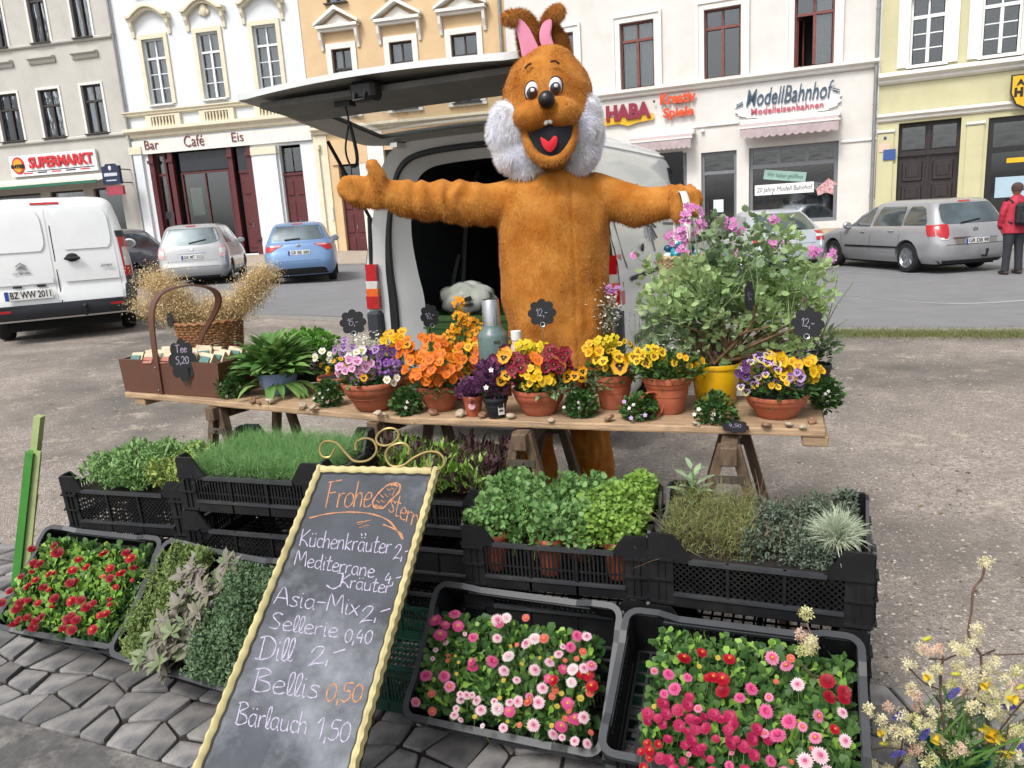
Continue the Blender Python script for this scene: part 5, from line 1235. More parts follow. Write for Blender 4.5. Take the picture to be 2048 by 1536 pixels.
# --- body: torso, legs, arms, mittens in one continuous skin
mb=MB();up_=(0,0,1)
T=[(1098,330,.105,.10),(1096,352,.19,.145),(1095,375,.245,.17),(1100,410,.262,.185),(1106,450,.268,.195),(1110,500,.262,.2),(1112,560,.258,.205),(1115,620,.256,.205),(1118,680,.257,.2),(1120,740,.262,.195),(1122,775,.255,.19),(1124,805,.22,.17)]
loftv(mb,[(bp(x,y),rx,ry,(0,0,-1))for x,y,rx,ry in T])
for leg in([(1068,800,.13),(1070,860,.10),(1072,900,.095),(1073,940,.092),(1074,985,.085)],[(1180,800,.13),(1183,860,.112),(1184,900,.108),(1184,945,.10),(1188,985,.085)]):
 loftv(mb,[(bp(x,y),r_,r_*1.05,(0,0,-1))for x,y,r_ in leg],16)
armL=[(1020,400,.105,.0),(975,408,.103,-.02),(930,404,.098,-.05),(880,402,.092,-.08),(835,402,.085,-.11),(800,396,.078,-.13),(775,388,.072,-.14)]
loftv(mb,[(bp(x,y,d),r_,r_*.95,(-1,0,.05))for x,y,r_,d in armL],16)
armR=[(1185,385,.105,.0),(1230,400,.102,-.02),(1270,412,.098,-.06),(1300,412,.09,-.1),(1330,405,.08,-.14),(1352,400,.076,-.17)]
loftv(mb,[(bp(x,y,d),r_,r_*.95,(1,0,0))for x,y,r_,d in armR],16)
def ell(c,r,rot=(0,0,0)):
 mb.T=Matrix.Translation(c)@Euler(rot).to_matrix().to_4x4();mb.ball((0,0,0),r,16,12);mb.T=None
ell(bp(752,382,-.15),(.085,.05,.085));ell(bp(712,374,-.16),(.075,.045,.065),(0,.1,0));ell(bp(735,395,-.15),(.09,.045,.05),(0,-.2,0))
for k,(x,y,l)in enumerate(((700,362,.05),(694,374,.055),(696,386,.052),(706,397,.045))):ell(bp(x,y,-.165-.004*k),(l*.95,.038,.03))
mb.tube([bp(760,375,-.17),bp(755,350,-.19),bp(746,334,-.2)],[.045,.042,.036],n=12);ell(bp(744,331,-.2),(.036,.034,.036))
ell(bp(1368,400,-.2),(.078,.07,.07))
for k,(x,y)in enumerate(((1352,388),(1353,402),(1356,416),(1361,428))):mb.tube([bp(x,y,-.22),bp(x-3,y+2,-.275),bp(x+14,y+4,-.285)],[.03,.03,.026],n=10)
for k,(x,y)in enumerate(((1385,385),(1390,400),(1388,414))):mb.tube([bp(x-12,y,-.2),bp(x,y+2,-.255),bp(x-4,y+8,-.28)],[.034,.033,.028],n=10)
ell(bp(1205,1003,-.06)*1.0,(.085,.15,.065),(0,0,.25));ell(bp(1075,1006,-.04),(.08,.14,.06),(0,0,-.2))
def dfold(co,no):
 z=co[:,2];x=co[:,0];d=.014*nz3(co,(5,5,3.2),3)+.007*nz3(co,(13,13,7),9)
 bl=.05*nz3(co,(7,7,5),30)+.014*nz3(co,(22,22,9),31);d+=bl*smooth(1.35,.9,z)
 arm=smooth(.30,.42,np.abs(x));ph=np.where(x>0,x*150,x*75)+4*nz3(co,(8,8,8),5);amp=np.where(x>0,.013,.006)*smooth(.4,.7,np.abs(x))*(1-smooth(.98,1.03,np.abs(x)))
 amp=np.where(x>0,.012*smooth(.42,.62,x)*(1-smooth(.66,.72,x)),.006*smooth(-.35,-.5,x)*(1-smooth(-.68,-.76,x)))
 d+=arm*amp*np.sin(ph)
 d-=.006*np.exp(-((x-.02)/.008)**2)*(no[:,1]<-.5)*(z<1.75)
 return d
body=remesh('costume_body',mb,.011,FURB,person,sm=5,disp=dfold)
fur(body.data,90000,.011,.002,(0,-.1,-1.3),FURS,body,jit=.6)
# --- head
mb=MB()
ell(bp(1096,200),(.208,.21,.225));ell(bp(1096,232),(.226,.22,.2));ell(bp(1097,285),(.19,.19,.16));ell(bp(1099,140),(.13,.15,.11))
ell(bp(1100,318,-.02),(.11,.13,.09))
ell(bp(1064,232,-.225),(.085,.075,.068));ell(bp(1121,224,-.225),(.085,.075,.068));ell(bp(1092,215,-.24),(.06,.06,.05))
jaw=[bp(1052,250,-.20),bp(1053,272,-.215),bp(1061,299,-.232),bp(1078,316,-.235),bp(1100,322,-.238),bp(1123,314,-.235),bp(1139,294,-.23),bp(1146,268,-.215),bp(1147,245,-.2)]
mb.tube(cr(jaw,4),.022,n=10)
ell(bp(1100,315,-.13),(.085,.09,.05))
head=remesh('costume_head',mb,.009,FURB,person,sm=5,disp=lambda co,no:.004*nz3(co,(9,9,9),1))
fur(head.data,45000,.012,.0018,(0,-.1,-.9),FURS,head,jit=.6,mask=lambda c,n_:1-.999*((np.hypot((c[:,0]-bp(1100,280).x)/.085,(c[:,2]-bp(1100,278).z)/.075)<1)&(n_[:,1]<0)))
MO_=mat('mouth_black','#10121e',rough=.8,var=.1);TON=mat('tongue_red','#d8232c',rough=.7,var=.05)
def plate3(name,pts,d0,d1,mt,bulge=.0,parent=head,n=5):
 """slightly domed felt piece whose outline is given on the front of the head"""
 P=[bp(x,y,d0)for x,y in pts];c=sum(P,Vector())/len(P);mb=MB();V=[tuple(c+Vector((0,d1,0)))];m_=len(P)
 for i in range(1,n+1):
  t=i/n
  for p in P:q=c.lerp(p,t);V.append((q.x,q.y+d1*(1-t*t),q.z))
 F=[(0,1+j,1+(j+1)%m_)for j in range(m_)]+[(1+(i-1)*m_+j,1+i*m_+j,1+i*m_+(j+1)%m_,1+(i-1)*m_+(j+1)%m_)for i in range(1,n)for j in range(m_)]
 b=len(V);V+=[(p.x,p.y+.02,p.z)for p in P];F+=[(1+(n-1)*m_+j,b+j,b+(j+1)%m_,1+(n-1)*m_+(j+1)%m_)for j in range(m_)]
 return obj(name,mb.add(V,[f[::-1]for f in F]),mt,parent,smooth=True)
mo=plate3('mouth',cr([(1056,262),(1075,256),(1090,248),(1100,244),(1112,248),(1130,246),(1145,246),(1141,275),(1128,300),(1102,314),(1080,306),(1066,288)],3,closed=True),-.240,-.012,MO_)
plate3('tongue',cr([(1081,274),(1088,278),(1096,284),(1102,279),(1108,272),(1114,274),(1114,287),(1108,299),(1099,304),(1089,297),(1083,285)],3,closed=True),-.258,-.010,TON)
for x,y in((1091,243),(1101,240)):obj('tooth',MB().ball(tuple(bp(x,y,-.262)),(.013,.01,.017),10,8),mat('tooth_white','#e9e9e4',rough=.5),head,smooth='all')
obj('nose',MB().ball(tuple(bp(1093,199,-.305)),(.036,.03,.037),18,12),mat('nose_black','#0b0a0b',rough=.35,spec=.5),head,smooth='all')
EW=mat('eye_white','#e8e8ee',rough=.35);EB=mat('eye_black','#23242c',rough=.3,coat=.5);EO=mat('eye_outline','#0c0c10',rough=.6)
for ex,ey_,tl in((1064,182,.12),(1111,173,.05)):
 def eo(k,cx=0,cy=0,kx=1):return[(ex+cx+15.5*k*kx*math.cos(q)+tl*10*math.sin(q)*k,ey_+cy-22*k*math.sin(q))for q in np.linspace(0,2*math.pi,25)[:-1]]
 dd=-.185 if ex<1090 else-.2
 e=plate3('eye',eo(1.0),dd,-.025,EO);
 plate3('eye_white',eo(.86),dd-.008,-.026,EW,parent=e);plate3('pupil',eo(.74,0,2,1.0),dd-.014,-.026,EB,parent=e)
 plate3('eye_glint',[(ex+1+4*math.cos(q),ey_-2-4*math.sin(q))for q in np.linspace(0,2*math.pi,13)[:-1]],dd-.041,-.003,EW,parent=e)
BR_=mat('brow_thread','#3d1f0c',rough=.9)
for P in([(1050,137),(1056,130),(1063,127)],[(1101,124),(1110,122),(1119,128)]):obj('eyebrow',MB().tube(cr([bp(x,y,-.172-(.03 if x>1090 else 0))for x,y in P],4),.005,n=6),BR_,head)
for nm,els in(('l',[((1030,262),(.125,.13,.115),-.055),((1018,235),(.085,.1,.07),-.06),((1045,305),(.125,.12,.10),-.06),((1056,328),(.085,.09,.07),-.075)]),('r',[((1161,262),(.10,.13,.125),-.055),((1168,232),(.08,.1,.1),-.055),((1156,300),(.095,.11,.10),-.06),((1152,322),(.06,.08,.06),-.07)])):
 mb=MB();mb_old=mb
 for c,r_,d in els:ell(bp(*c,d),r_)
 ck=remesh('cheek',mb,.010,FURW,head,sm=5,disp=lambda co,no:.008*nz3(co,(11,11,11),2)+.004*nz3(co,(26,26,26),7))
 fur(ck.data,26000,.024,.003,(0,-.15,-.7),leafmat('white_pile','#fdfdff','#f0f1fa',rough=.9,thin=.5),ck,jit=.9,rnd_s=12)
def ear(path,rad,fold=None):
 mb=MB();P=cr([bp(x,y,d)for x,y,d in path],5);Rr=cr([(a,b)for a,b in rad],5)
 st=[]
 for i,p in enumerate(P):ax=Vector(P[min(i+1,len(P)-1)])-Vector(P[max(0,i-1)]);st.append((p,Rr[i][0],Rr[i][1],ax))
 V=[];n=18
 for c,rx,ry,ax in st:
  ax=Vector(ax).normalized();x=Vector((0,1,0)).cross(ax).normalized();y=Vector((0,1,0))
  for j in range(n):a=2*math.pi*j/n;V.append(tuple(Vector(c)+x*math.cos(a)*rx+y*math.sin(a)*ry))
 k=len(st);mb.add(V,[(i*n+j,i*n+(j+1)%n,(i+1)*n+(j+1)%n,(i+1)*n+j)for i in range(k-1)for j in range(n)]+[tuple(range(n))[::-1],tuple((k-1)*n+j for j in range(n))])
 e=remesh('ear',mb,.008,FURB,person,sm=4);return e
e1=ear([(1064,125,.03),(1061,95,.02),(1057,66,.01),(1049,46,0),(1036,37,-.03),(1018,37,-.06),(1007,43,-.08)],[(.045,.03),(.056,.03),(.058,.03),(.05,.03),(.04,.03),(.032,.028),(.018,.02)])
fur(e1.data,9000,.018,.002,(0,-.1,-.5),FURS,e1,jit=.7)
plate3('ear_lining',cr([(1032,36),(1044,40),(1058,56),(1070,80),(1080,106),(1064,114),(1046,114),(1040,88),(1033,60)],3,closed=True),-.056,-.006,PINKF,parent=e1)
e2=ear([(1116,125,.03),(1114,95,.03),(1104,68,.02),(1097,50,0),(1104,34,-.02),(1118,22,-.04),(1128,16,-.05)],[(.055,.03),(.062,.03),(.05,.03),(.04,.03),(.036,.03),(.034,.028),(.02,.02)])
fur(e2.data,9000,.018,.002,(0,-.1,-.5),FURS,e2,jit=.7)
plate3('ear_lining',cr([(1101,38),(1086,46),(1079,65),(1082,87),(1094,104),(1112,109),(1108,90),(1102,70),(1104,52)],3,closed=True),-.056,-.006,PINKF,parent=e2)
# --- passer-by in red at the right
def passer():
 q=onG(2022,549);t=thing('person','person in a red jacket and brown beanie with a black backpack, seen from behind','person',loc=(float(q[0]),float(q[1]),float(q[2])))
 mb=MB();s_=1.0
 loftv(mb,[(Vector((0,0,z)),rx,ry,(0,0,-1))for z,rx,ry in((1.47,.06,.06),(1.42,.14,.09),(1.34,.20,.12),(1.15,.21,.13),(.95,.215,.14),(.78,.23,.15))],16)
 for sd in(-1,1):mb.tube([(sd*.18,0,1.36),(sd*.25,.0,1.15),(sd*.24,.06,.95),(sd*.17,.16,.88)],[.07,.062,.055,.045],n=12)
 mb.ball((0,-.0,1.44),(.11,.09,.06));jk=remesh('jacket',mb,.014,mat('red_jacket','#b3283e',rough=.7,var=.15,scale=8),t,sm=4,disp=lambda co,no:.006*nz3(co,(14,14,14),2))
 mb=MB()
 for sd in(-1,1):
  loftv(mb,[(Vector((sd*x,y,z)),r_,r_,(0,0,-1))for x,y,z,r_ in((.09,0,.88,.115),(.1,.0,.62,.09),(.11,.0,.45,.075),(.12,-.0,.25,.07),(.13,0,.07,.07))],12)
 mb.ball((0,0,.85),(.19,.13,.1));remesh('trousers',mb,.014,mat('dark_trousers','#2f3138',rough=.8,var=.15),t,sm=3)
 for sd in(-1,1):obj('shoe',MB().ball((sd*.13,.04,.045),(.055,.14,.05),12,8),mat('brown_boot','#3c2f2a',rough=.7),t,smooth='all')
 hd=obj('head',MB().ball((0,.02,1.58),(.078,.09,.11),14,10).tube([(0,.01,1.42),(0,.02,1.52)],.05,n=10),mat('skin','#a9755c',rough=.6),t,smooth='all')
 obj('beanie',MB().ball((0,.01,1.625),(.098,.11,.095),16,10).lathe([(.098,1.56),(.105,1.575),(.1,1.6)],n=16),mat('brown_knit','#4d3b38',rough=.95,bump=.6,bscale=120),hd,smooth='all')
 bk=obj('backpack',MB().box((.03,-.2,1.14),(.32,.18,.42),ch=.06).box((.03,-.3,1.06),(.24,.08,.22),ch=.03),mat('black_nylon','#1b1c22',rough=.7,var=.2,scale=10),t)
 for sd in(-1,1):obj('strap',MB().tube([(sd*.13,-.1,1.35),(sd*.16,.0,1.44),(sd*.17,.12,1.3),(sd*.2,.02,1.02),(sd*.14,-.13,.98)],.018,n=6),mat('black_nylon','#1b1c22'),bk)
passer()
# ------ stall: boards on trestles
TZ=.78
WD=mat('weathered_wood','#ad9070',rough=.75,var=.2,scale=7,stretch=(1,7,7),bump=.4,bscale=25,dirt=.85,dirtcol='#756452',hrand=.15,detail=8)
WDD=mat('old_dark_wood','#6d5844',rough=.8,var=.3,scale=9,stretch=(4,4,1),bump=.4,bscale=30,dirt=.5,dirtcol='#332a22',hrand=.15)
STEEL=mat('rusty_steel','#6a6258',rough=.6,metal=.5,var=.2,scale=20)
fl,fm_,fr=onZ(250,785,TZ),onZ(826,838,TZ),onZ(1648,862,TZ)
def board(name,label,A,B,widths,th=.028,batten=(),dz=0.0):
 A=Vector(A);B=Vector(B);L_=(B-A).length;yaw=math.atan2(B.y-A.y,B.x-A.x)
 t=thing(name,label,'table top',loc=(A.x,A.y,TZ-th+dz),rot=yaw);y=0;rr=random.Random(int(L_*100))
 for k,w in enumerate(widths):
  mb=MB();n=14;V=[];e0=-.01*rr.random();e1=L_+.012*rr.random()
  for i in range(n+1):
   x=e0+(e1-e0)*i/n;wv=.003*math.sin(x*5+k)if k==0 else 0
   V+=[(x,y+wv+.002,0),(x,y+wv,.006),(x,y+wv+.001,th-.005),(x,y+.005+wv,th),(x,y+w-.006,th),(x,y+w-.002,th-.005),(x,y+w-.002,0)]
  F=[(i*7+j,i*7+(j+1)%7,(i+1)*7+(j+1)%7,(i+1)*7+j)for i in range(n)for j in range(7)]+[tuple(range(7))[::-1],tuple(n*7+j for j in range(7))]
  obj('plank',mb.add(V,[f[::-1]for f in F]),WD,t,loc=(0,0,-.0015*(k%2)));y+=w
 for x in batten:obj('batten',MB().box((x,y/2,-.02),(.09,y-.02,.038),ch=.004),WD,t)
 return t,yaw
dirT=(Vector(fr)-Vector(fm_)).normalized()
LT,yawT=board('table_board','weathered board of planks carrying the trug and the wild garlic',fl,tuple(Vector(fm_)+dirT*.0),(.15,.16,.16),batten=(.1,))
RT_,yawR=board('table_board','weathered board of planks carrying most of the terracotta pots',tuple(Vector(fm_)-dirT*.02-Vector((0,0,0))),fr,(.16,.17,.17),batten=(1.62,),dz=.004)
def trestle(c,label,yaw,w=.55,h=TZ-.032,spread=.19,clamp=True):
 """two A-shaped leg pairs under a crossbar that runs front to back"""
 t=thing('trestle',label,'trestle',loc=(c[0],c[1],0),rot=yaw)
 obj('crossbar',MB().box((0,0,h-.035),(.06,w,.07),ch=.004),WDD,t)
 for y in(-w/2+.06,w/2-.06):
  for sd in(-1,1):
   q=-1 if y<0 else 1
   obj('leg',MB().beam((sd*.022,y,h-.01),(sd*spread,y+q*.03,0),.036,.042,up=(0,1,0)),WDD,t)
  if clamp:obj('metal_brace',MB().box((0,y-.028*(1 if y<0 else-1),h-.13),(.11,.006,.03)).tube([(-.0,y-.03,h-.13),(.0,y-.05,h-.13)],.01,n=6),STEEL,t)
 return t
def under(px,py,dep=.24):p=onZ(px,py,TZ);n=Vector((math.sin(-yawT),math.cos(-yawT),0));return(p[0]+n.x*dep,p[1]+n.y*dep)
trestle(under(425,800),'dark wooden trestle under the trug end of the stall',yawT)
trestle(under(745,830,.26),'wooden trestle under the end of the wild garlic board',yawT)
trestle(under(1020,848),'wooden trestle standing in front of the rabbit costume legs',yawR,spread=.2)
trestle(under(1432,872),'wooden trestle with metal brace under the right end of the stall'.replace('right','yellow pot'),yawR,spread=.22)
# ------ pots
TERRA=mat('terracotta','#a8583a',rough=.75,var=.12,scale=9,dirt=.35,dirtcol='#c08a70',hrand=.08)
SOIL=mat('potting_soil','#241a14',rough=.95,var=.4,scale=60,bump=1,bscale=90)
YPOT=mat('yellow_enamel','#d6a50f',rough=.35,var=.04,coat=.3)
BPOT=mat('black_pot_plastic','#1a1b1e',rough=.5,var=.1)
BLUEB=mat('blue_enamel','#7c94bb',rough=.4,var=.08,coat=.3)
def sc(prof,r_,h):return[(a*r_,b*h)for a,b in prof]
BOWL=[(0,.0),(.55,0),(.60,.03),(.70,.25),(.79,.42),(.80,.44),(.83,.45),(.845,.50),(.86,.51),(.88,.56),(.89,.57),(.91,.62),(.92,.63),(.935,.70),(.94,.715),(.96,.80),(.955,.82),(1.0,.84),(1.01,.90),(1.0,.97),(.97,1.0),(.93,.985),(.92,.93),(.90,.84)]
POT=[(0,0),(.62,0),(.66,.03),(.72,.3),(.78,.45),(.775,.47),(.81,.48),(.845,.66),(.84,.70),(.90,.71),(.95,.80),(.955,.82),(1.0,.84),(1.01,.92),(.985,.985),(.95,1.0),(.90,.985),(.89,.9)]
TUB=[(0,0),(.72,0),(.74,.02),(.93,.86),(.925,.88),(.985,.89),(1.0,.97),(.985,1.0),(.955,.995),(.94,.9)]
def potty(t,prof,r_,h,mt,name='pot',soil=True):
 o=obj(name,MB().lathe(sc(prof,r_,h),n=36),mt,t,smooth=True)
 if soil:obj('soil',MB().lathe([(.001,h*.93),(r_*.5,h*.92),(r_*.93,h*.88)],n=20),SOIL,t,smooth=True)
 return o
# ------ flowers
_pm={}
def pm(c):
 if c not in _pm:_pm[c]=leafmat('petal_'+c.strip('#'),c,tuple(v*.72 for v in lin(c)),rough=.55,scale=25,thin=.2)
 return _pm[c]
def petal(L_,w,n=4,cup=.15,ruf=.05,z0=0.0,seed=0):
 """one rounded petal from the origin along +x; returns verts, quads"""
 V,F=[],[];m=4;rr=random.Random(seed)
 for i in range(n+1):
  t=i/n;ww=w*math.sin(math.pi*min(1,.12+t*.80))**.7*.5
  if t==1:ww*=.75
  for j in range(m+1):
   q=-1+2*j/m;V.append((L_*(t*(1-.12*q*q*t)),ww*q,z0+cup*L_*t*t*(1 if True else 0)-.06*L_*(1-q*q)*t+ruf*L_*(rr.random()-.5)*t))
 F=[(i*(m+1)+j,(i+1)*(m+1)+j,(i+1)*(m+1)+j+1,i*(m+1)+j+1)for i in range(n)for j in range(m)]
 return V,F
_fm={}
def pansy(up,lo=None,blotch='#2a0a14',eye='#e8b820',side=None,seed=0,blot=True,name='flower'):
 key=(up,lo,blotch,side,seed,blot)
 if key in _fm:return _fm[key]
 lo=lo or up;side=side or lo;mb=MB()
 def P(a,L_,w,mi,z,s_):
  V,F=petal(L_,w,z0=0,seed=s_);mb.T=Matrix.Translation((0,0,z))@Matrix.Rotation(R(a),4,'Z');mb.add(V,F,mi);mb.T=None
 P(62,.95,1.05,0,-.05,seed+1);P(118,.95,1.05,0,-.08,seed+2);P(8,.88,.95,1,.0,seed+3);P(172,.88,.95,1,.01,seed+4);P(270,.9,1.25,2,.03,seed+5)
 if blot:
  for a,l in((12,.42),(168,.42),(270,.48)):
   V,F=petal(l,.42,n=3,seed=seed);mb.T=Matrix.Translation((0,0,.055))@Matrix.Rotation(R(a),4,'Z');mb.add(V,F,3);mb.T=None
 mb.ball((0,-.04,.07),(.1,.09,.06),6,4,4)
 me=bpy.data.meshes.new('flower');me.from_pydata(mb.v,[],mb.f)
 for c in(up,side,lo,blotch,eye):me.materials.append(pm(c))
 me.polygons.foreach_set('material_index',mb.m);me.polygons.foreach_set('use_smooth',[True]*len(me.polygons));me.update();_fm[key]=me;return me
def daisy(outer,inner,centre,rings=3,n=18,seed=0,flat=.18):
 key=('d',outer,inner,centre,rings,n,seed)
 if key in _fm:return _fm[key]
 mb=MB();rr=random.Random(seed)
 for k in range(rings):
  rad=1-k*.24;mi=0 if k<rings-1 or rings==1 else 1;nn=n-k*2
  for i in range(nn):
   a=2*math.pi*(i+.5*k+rr.random()*.3)/nn;l=rad*(.92+.12*rr.random());w=3.1*math.pi*rad/nn*.62;z=.08+.13*k;zt=flat+.16*k+.05*rr.random()
   c,s_=math.cos(a),math.sin(a)
   def q(r_,d,zz):return(c*r_-s_*d,s_*r_+c*d,zz)
   mb.add([q(.1,0,z),q(l*.62,-w*.5,z+(zt-z)*.8),q(l,0,zt),q(l*.62,w*.5,z+(zt-z)*.8)],[(0,1,2,3)],mi)
 mb.ball((0,0,.1+.13*rings),(.22 if centre else .01,.22 if centre else .01,.1),8,4,2)
 mb.lathe([(.0,-.18),(.3,-.02),(.5,.06)],n=7,mi=3).lathe([(.001,.07),(.62,.09),(.8,.16)],n=10,mi=0)
 me=bpy.data.meshes.new('flower');me.from_pydata(mb.v,[],mb.f)
 for c in(outer,inner,centre or inner,'#4d6b24'):me.materials.append(pm(c))
 me.polygons.foreach_set('material_index',mb.m);me.polygons.foreach_set('use_smooth',[True]*len(me.polygons));me.update();_fm[key]=me;return me
def cross(c,c2=None,n=4,key_='x',notch=False):
 key=(key_,c,c2,n)
 if key in _fm:return _fm[key]
 mb=MB()
 for i in range(n):
  V,F=petal(1,.95 if n==4 else .72,n=3,seed=i,cup=.1);mb.T=Matrix.Rotation(2*math.pi*i/n+.3,4,'Z');mb.add(V,F,0);mb.T=None
 mb.ball((0,0,.08),(.14,.14,.08),5,3,1)
 me=bpy.data.meshes.new('flower');me.from_pydata(mb.v,[],mb.f);me.materials.append(pm(c));me.materials.append(pm(c2 or '#c9a020'));me.polygons.foreach_set('material_index',mb.m);me.update();_fm[key]=me;return me
LG={'mid':leafmat('leaf_mid_green','#567f38','#335426'),'dark':leafmat('leaf_dark_green','#47733a','#294d23'),'lime':leafmat('leaf_fresh_green','#90bd48','#62912f'),'grey':leafmat('leaf_grey_green','#93ad82','#688660'),'pur':leafmat('leaf_purple','#5a3550','#35203a'),'pars':leafmat('leaf_parsley','#74b03f','#48822b'),'gar':leafmat('leaf_wild_garlic','#7fa656','#4b7a3a'),'ger':leafmat('leaf_geranium','#bdd69a','#8fb272',thin=.4)}
STEM=mat('stem_green','#6b8a48',rough=.7,var=.2,scale=30)
class Bed:
 """plant part collector: positions come from survey of the photo at a stated distance"""
 def __init__(s,root):s.t=root;s.o=np.array(root.location);s.flowers=0
 def vol(s,cx,cy,rx,ry,n,yc,depth,shape='dome'):
  """random points in an ellipsoid centred on the sight line (cx,cy) at distance yc; radii in photo pixels; returns world points and outward directions"""
  c=onY(cx,cy,yc);sx=rx*yc/CAM_F*1.03;sz=ry*yc/CAM_F*1.03
  u=rng.normal(size=(n,3));u/=np.linalg.norm(u,axis=1,keepdims=True);r_=rng.random(n)**(1/2.4)
  if shape=='shell':r_=.8+.2*rng.random(n)
  p=u*r_[:,None];q=np.stack([p[:,0]*sx,p[:,1]*depth,p[:,2]*sz],1)
  q[:,0]+=0;return q+c,u
 def leaves(s,cx,cy,rx,ry,n,yc,depth,mt,size,tmpl=LEAF,shape='vol',up=.5,name='leaves',clump=0,cs=.02):
  P,U=s.vol(cx,cy,rx,ry,n,yc,depth,shape)
  if clump:
   k=max(2,n//clump);i=rng.integers(0,k,n);Q=rng.normal(size=(n,3));P=P[i]+Q*cs*rng.uniform(.6,1.3,k)[i][:,None];U=U[i]*.4+Q*.6
  D=U*np.array([1,1,.6])+np.array([0,-.15,up])+rng.normal(size=U.shape)*.45
  D=U*np.array([1,1,.6])+np.array([0,-.15,up])+rng.normal(size=U.shape)*.45
  return leaves(name,P-s.o,D,size*rng.uniform(.6,1.25,n),tmpl,LG.get(mt,mt)if isinstance(mt,str)else mt,s.t,roll=rng.normal(size=n)*.6,kind='stuff')
 def put(s,me,P,D,size,name='flower',roll=None,parent=None,label=None):
  """one flower as a part, its face turned along D"""
  D=Vector(D).normalized();q=D.to_track_quat('Z','Y');e=(q.to_matrix()@Matrix.Rotation(roll or 0.0,3,'Z')).to_euler()
  o=link(name,me,parent or s.t,loc=tuple(np.array(P)-s.o),rot=e);o.scale=(size,)*3;s.flowers+=1
  if label:o['label']=label
  return o
 def patch(s,meshes,cx,cy,rx,ry,n,yc,depth,size,up=.45,name='flower',sep=.75,stems=True,roll0=True):
  """flower heads over the near surface of a dome"""
  done=[];tries=0
  while len(done)<n and tries<n*30:
   tries+=1;a,b=random.uniform(-1,1),random.uniform(-1,1)
   if a*a+b*b>1:continue
   yy=yc-depth*math.sqrt(max(0,1-(a*a+b*b)))*random.uniform(.75,1);P=onY(cx+a*rx,cy+b*ry,yy)
   if any(np.linalg.norm(P-q)<size*sep*2*.8 for q in done):continue
   done.append(P);me=random.choice(meshes)
   D=(a*.7+random.gauss(0,.25),-1+random.gauss(0,.2),up-b*.5+random.gauss(0,.25))
   s.put(me,P,D,size*random.uniform(.8,1.15),name,roll=random.gauss(0,.35))
  if stems and done:
   P=np.array(done);base=onY(cx,cy+ry*1.1,yc);D=base[None]-P+rng.normal(size=P.shape)*.02;Ls=np.linalg.norm(D,axis=1)
   V,F=strands(P-s.o,D,Ls*.8,.004,seg=2,bend=.1,grav=0);link('stems',npmesh('stems',V,F,STEM),s.t,kind='stuff')
  return done
FY='#e2b40f';FO='#df6f14'
PAN={'orange':[pansy('#e07a1a','#e2730f',blotch='#c4550c',seed=k)for k in(0,5)]+[pansy('#e88a22','#e57f18',seed=9,blotch='#b8500e')],'yellow':[pansy('#e0b81c','#e6c022',blotch='#7a4a10',seed=k)for k in(1,6)],'face':[pansy('#d98f14','#e3a416',blotch='#22080c',seed=k)for k in(2,7)],'gold':[pansy('#dfa812','#e7b818',blotch='#c07a0c',seed=k)for k in(3,8)],'red':[pansy('#7c1426','#8f1c30',blotch='#3a0812',seed=k)for k in(4,11)],'wine':[pansy('#5a1232','#6f1a3c',blotch='#2a0616',seed=12)],'pink':[pansy('#d08fbc','#dfaccb',blotch='#a85a90',seed=k)for k in(13,14)],'mauve':[pansy('#8a5a9c','#b08fc0',blotch='#4a2a60',seed=15)],'white':[pansy('#dcdcd8','#e4e4de',blotch='#c9b860',seed=16)],'purple':[pansy('#4a1c5c','#5c2a70',blotch='#22082c',seed=17)],'bicol':[pansy('#4a1c5c','#d8cf8a',blotch='#3a1440',side='#cbb9d4',seed=18),pansy('#4a2068','#d9c040',blotch='#3a1440',side='#c9a8d0',seed=19)],'clear':[pansy('#e4b40c','#ecc414',blotch='#d79c10',seed=20)]}
WALLF=[cross('#e0900f'),cross('#e8a516')];WALLY=[cross('#dcc41a')];TINYW=[cross('#e2e2dc',n=5)]
def potplant(name,label,prof,mt,px,py,wpx,hpx,cat='plant pot',dz=0.0,soil=True):
 """pot whose foot stands at (px,py) on the board, rim wpx wide and hpx tall in the photo"""
 p=onZ(px,py,TZ+.004+dz);yc=p[1];r_=wpx/2*yc/CAM_F*1.02;h=hpx*yc/CAM_F*1.05;foot=r_*.6
 t=thing(name,label,cat,loc=(p[0],p[1]+foot,TZ+.004+dz));potty(t,prof,r_,h,mt,soil=soil);b=Bed(t);b.yc=p[1]+foot;b.r=r_;b.h=h
 return t,b
# ------ plants on the stall
R_=random.Random(11)
def terr(label,px,py,w,h,prof=BOWL):return potplant('terracotta_pot',label,prof,TERRA,px,py,w,h,cat='potted plant')
t,b=terr('wide terracotta bowl of pink, white and purple pansies beside the wild garlic',745,824,128,58)
b.leaves(745,748,62,34,420,b.yc,.13,'mid',.035);b.leaves(735,765,52,14,160,b.yc-.06,.08,'dark',.03)
b.patch(PAN['pink'],712,738,40,26,13,b.yc-.02,.12,.028);b.patch(PAN['purple']+PAN['mauve'],762,718,40,20,9,b.yc,.1,.026);b.patch(PAN['white'],718,712,26,20,5,b.yc,.1,.024)
b.patch(PAN['mauve'],702,695,36,15,7,b.yc+.05,.08,.024);b.patch([cross('#8a4fa0','#e2d8e8')],775,735,30,18,40,b.yc-.05,.12,.009);b.patch(PAN['white'],765,757,45,10,3,b.yc-.1,.1,.02)
b.patch(PAN['face'],716,757,14,8,1,b.yc-.1,.08,.026)
t,b=terr('small terracotta pot with white and orange violas behind the wide pansy bowl',668,790,70,34)
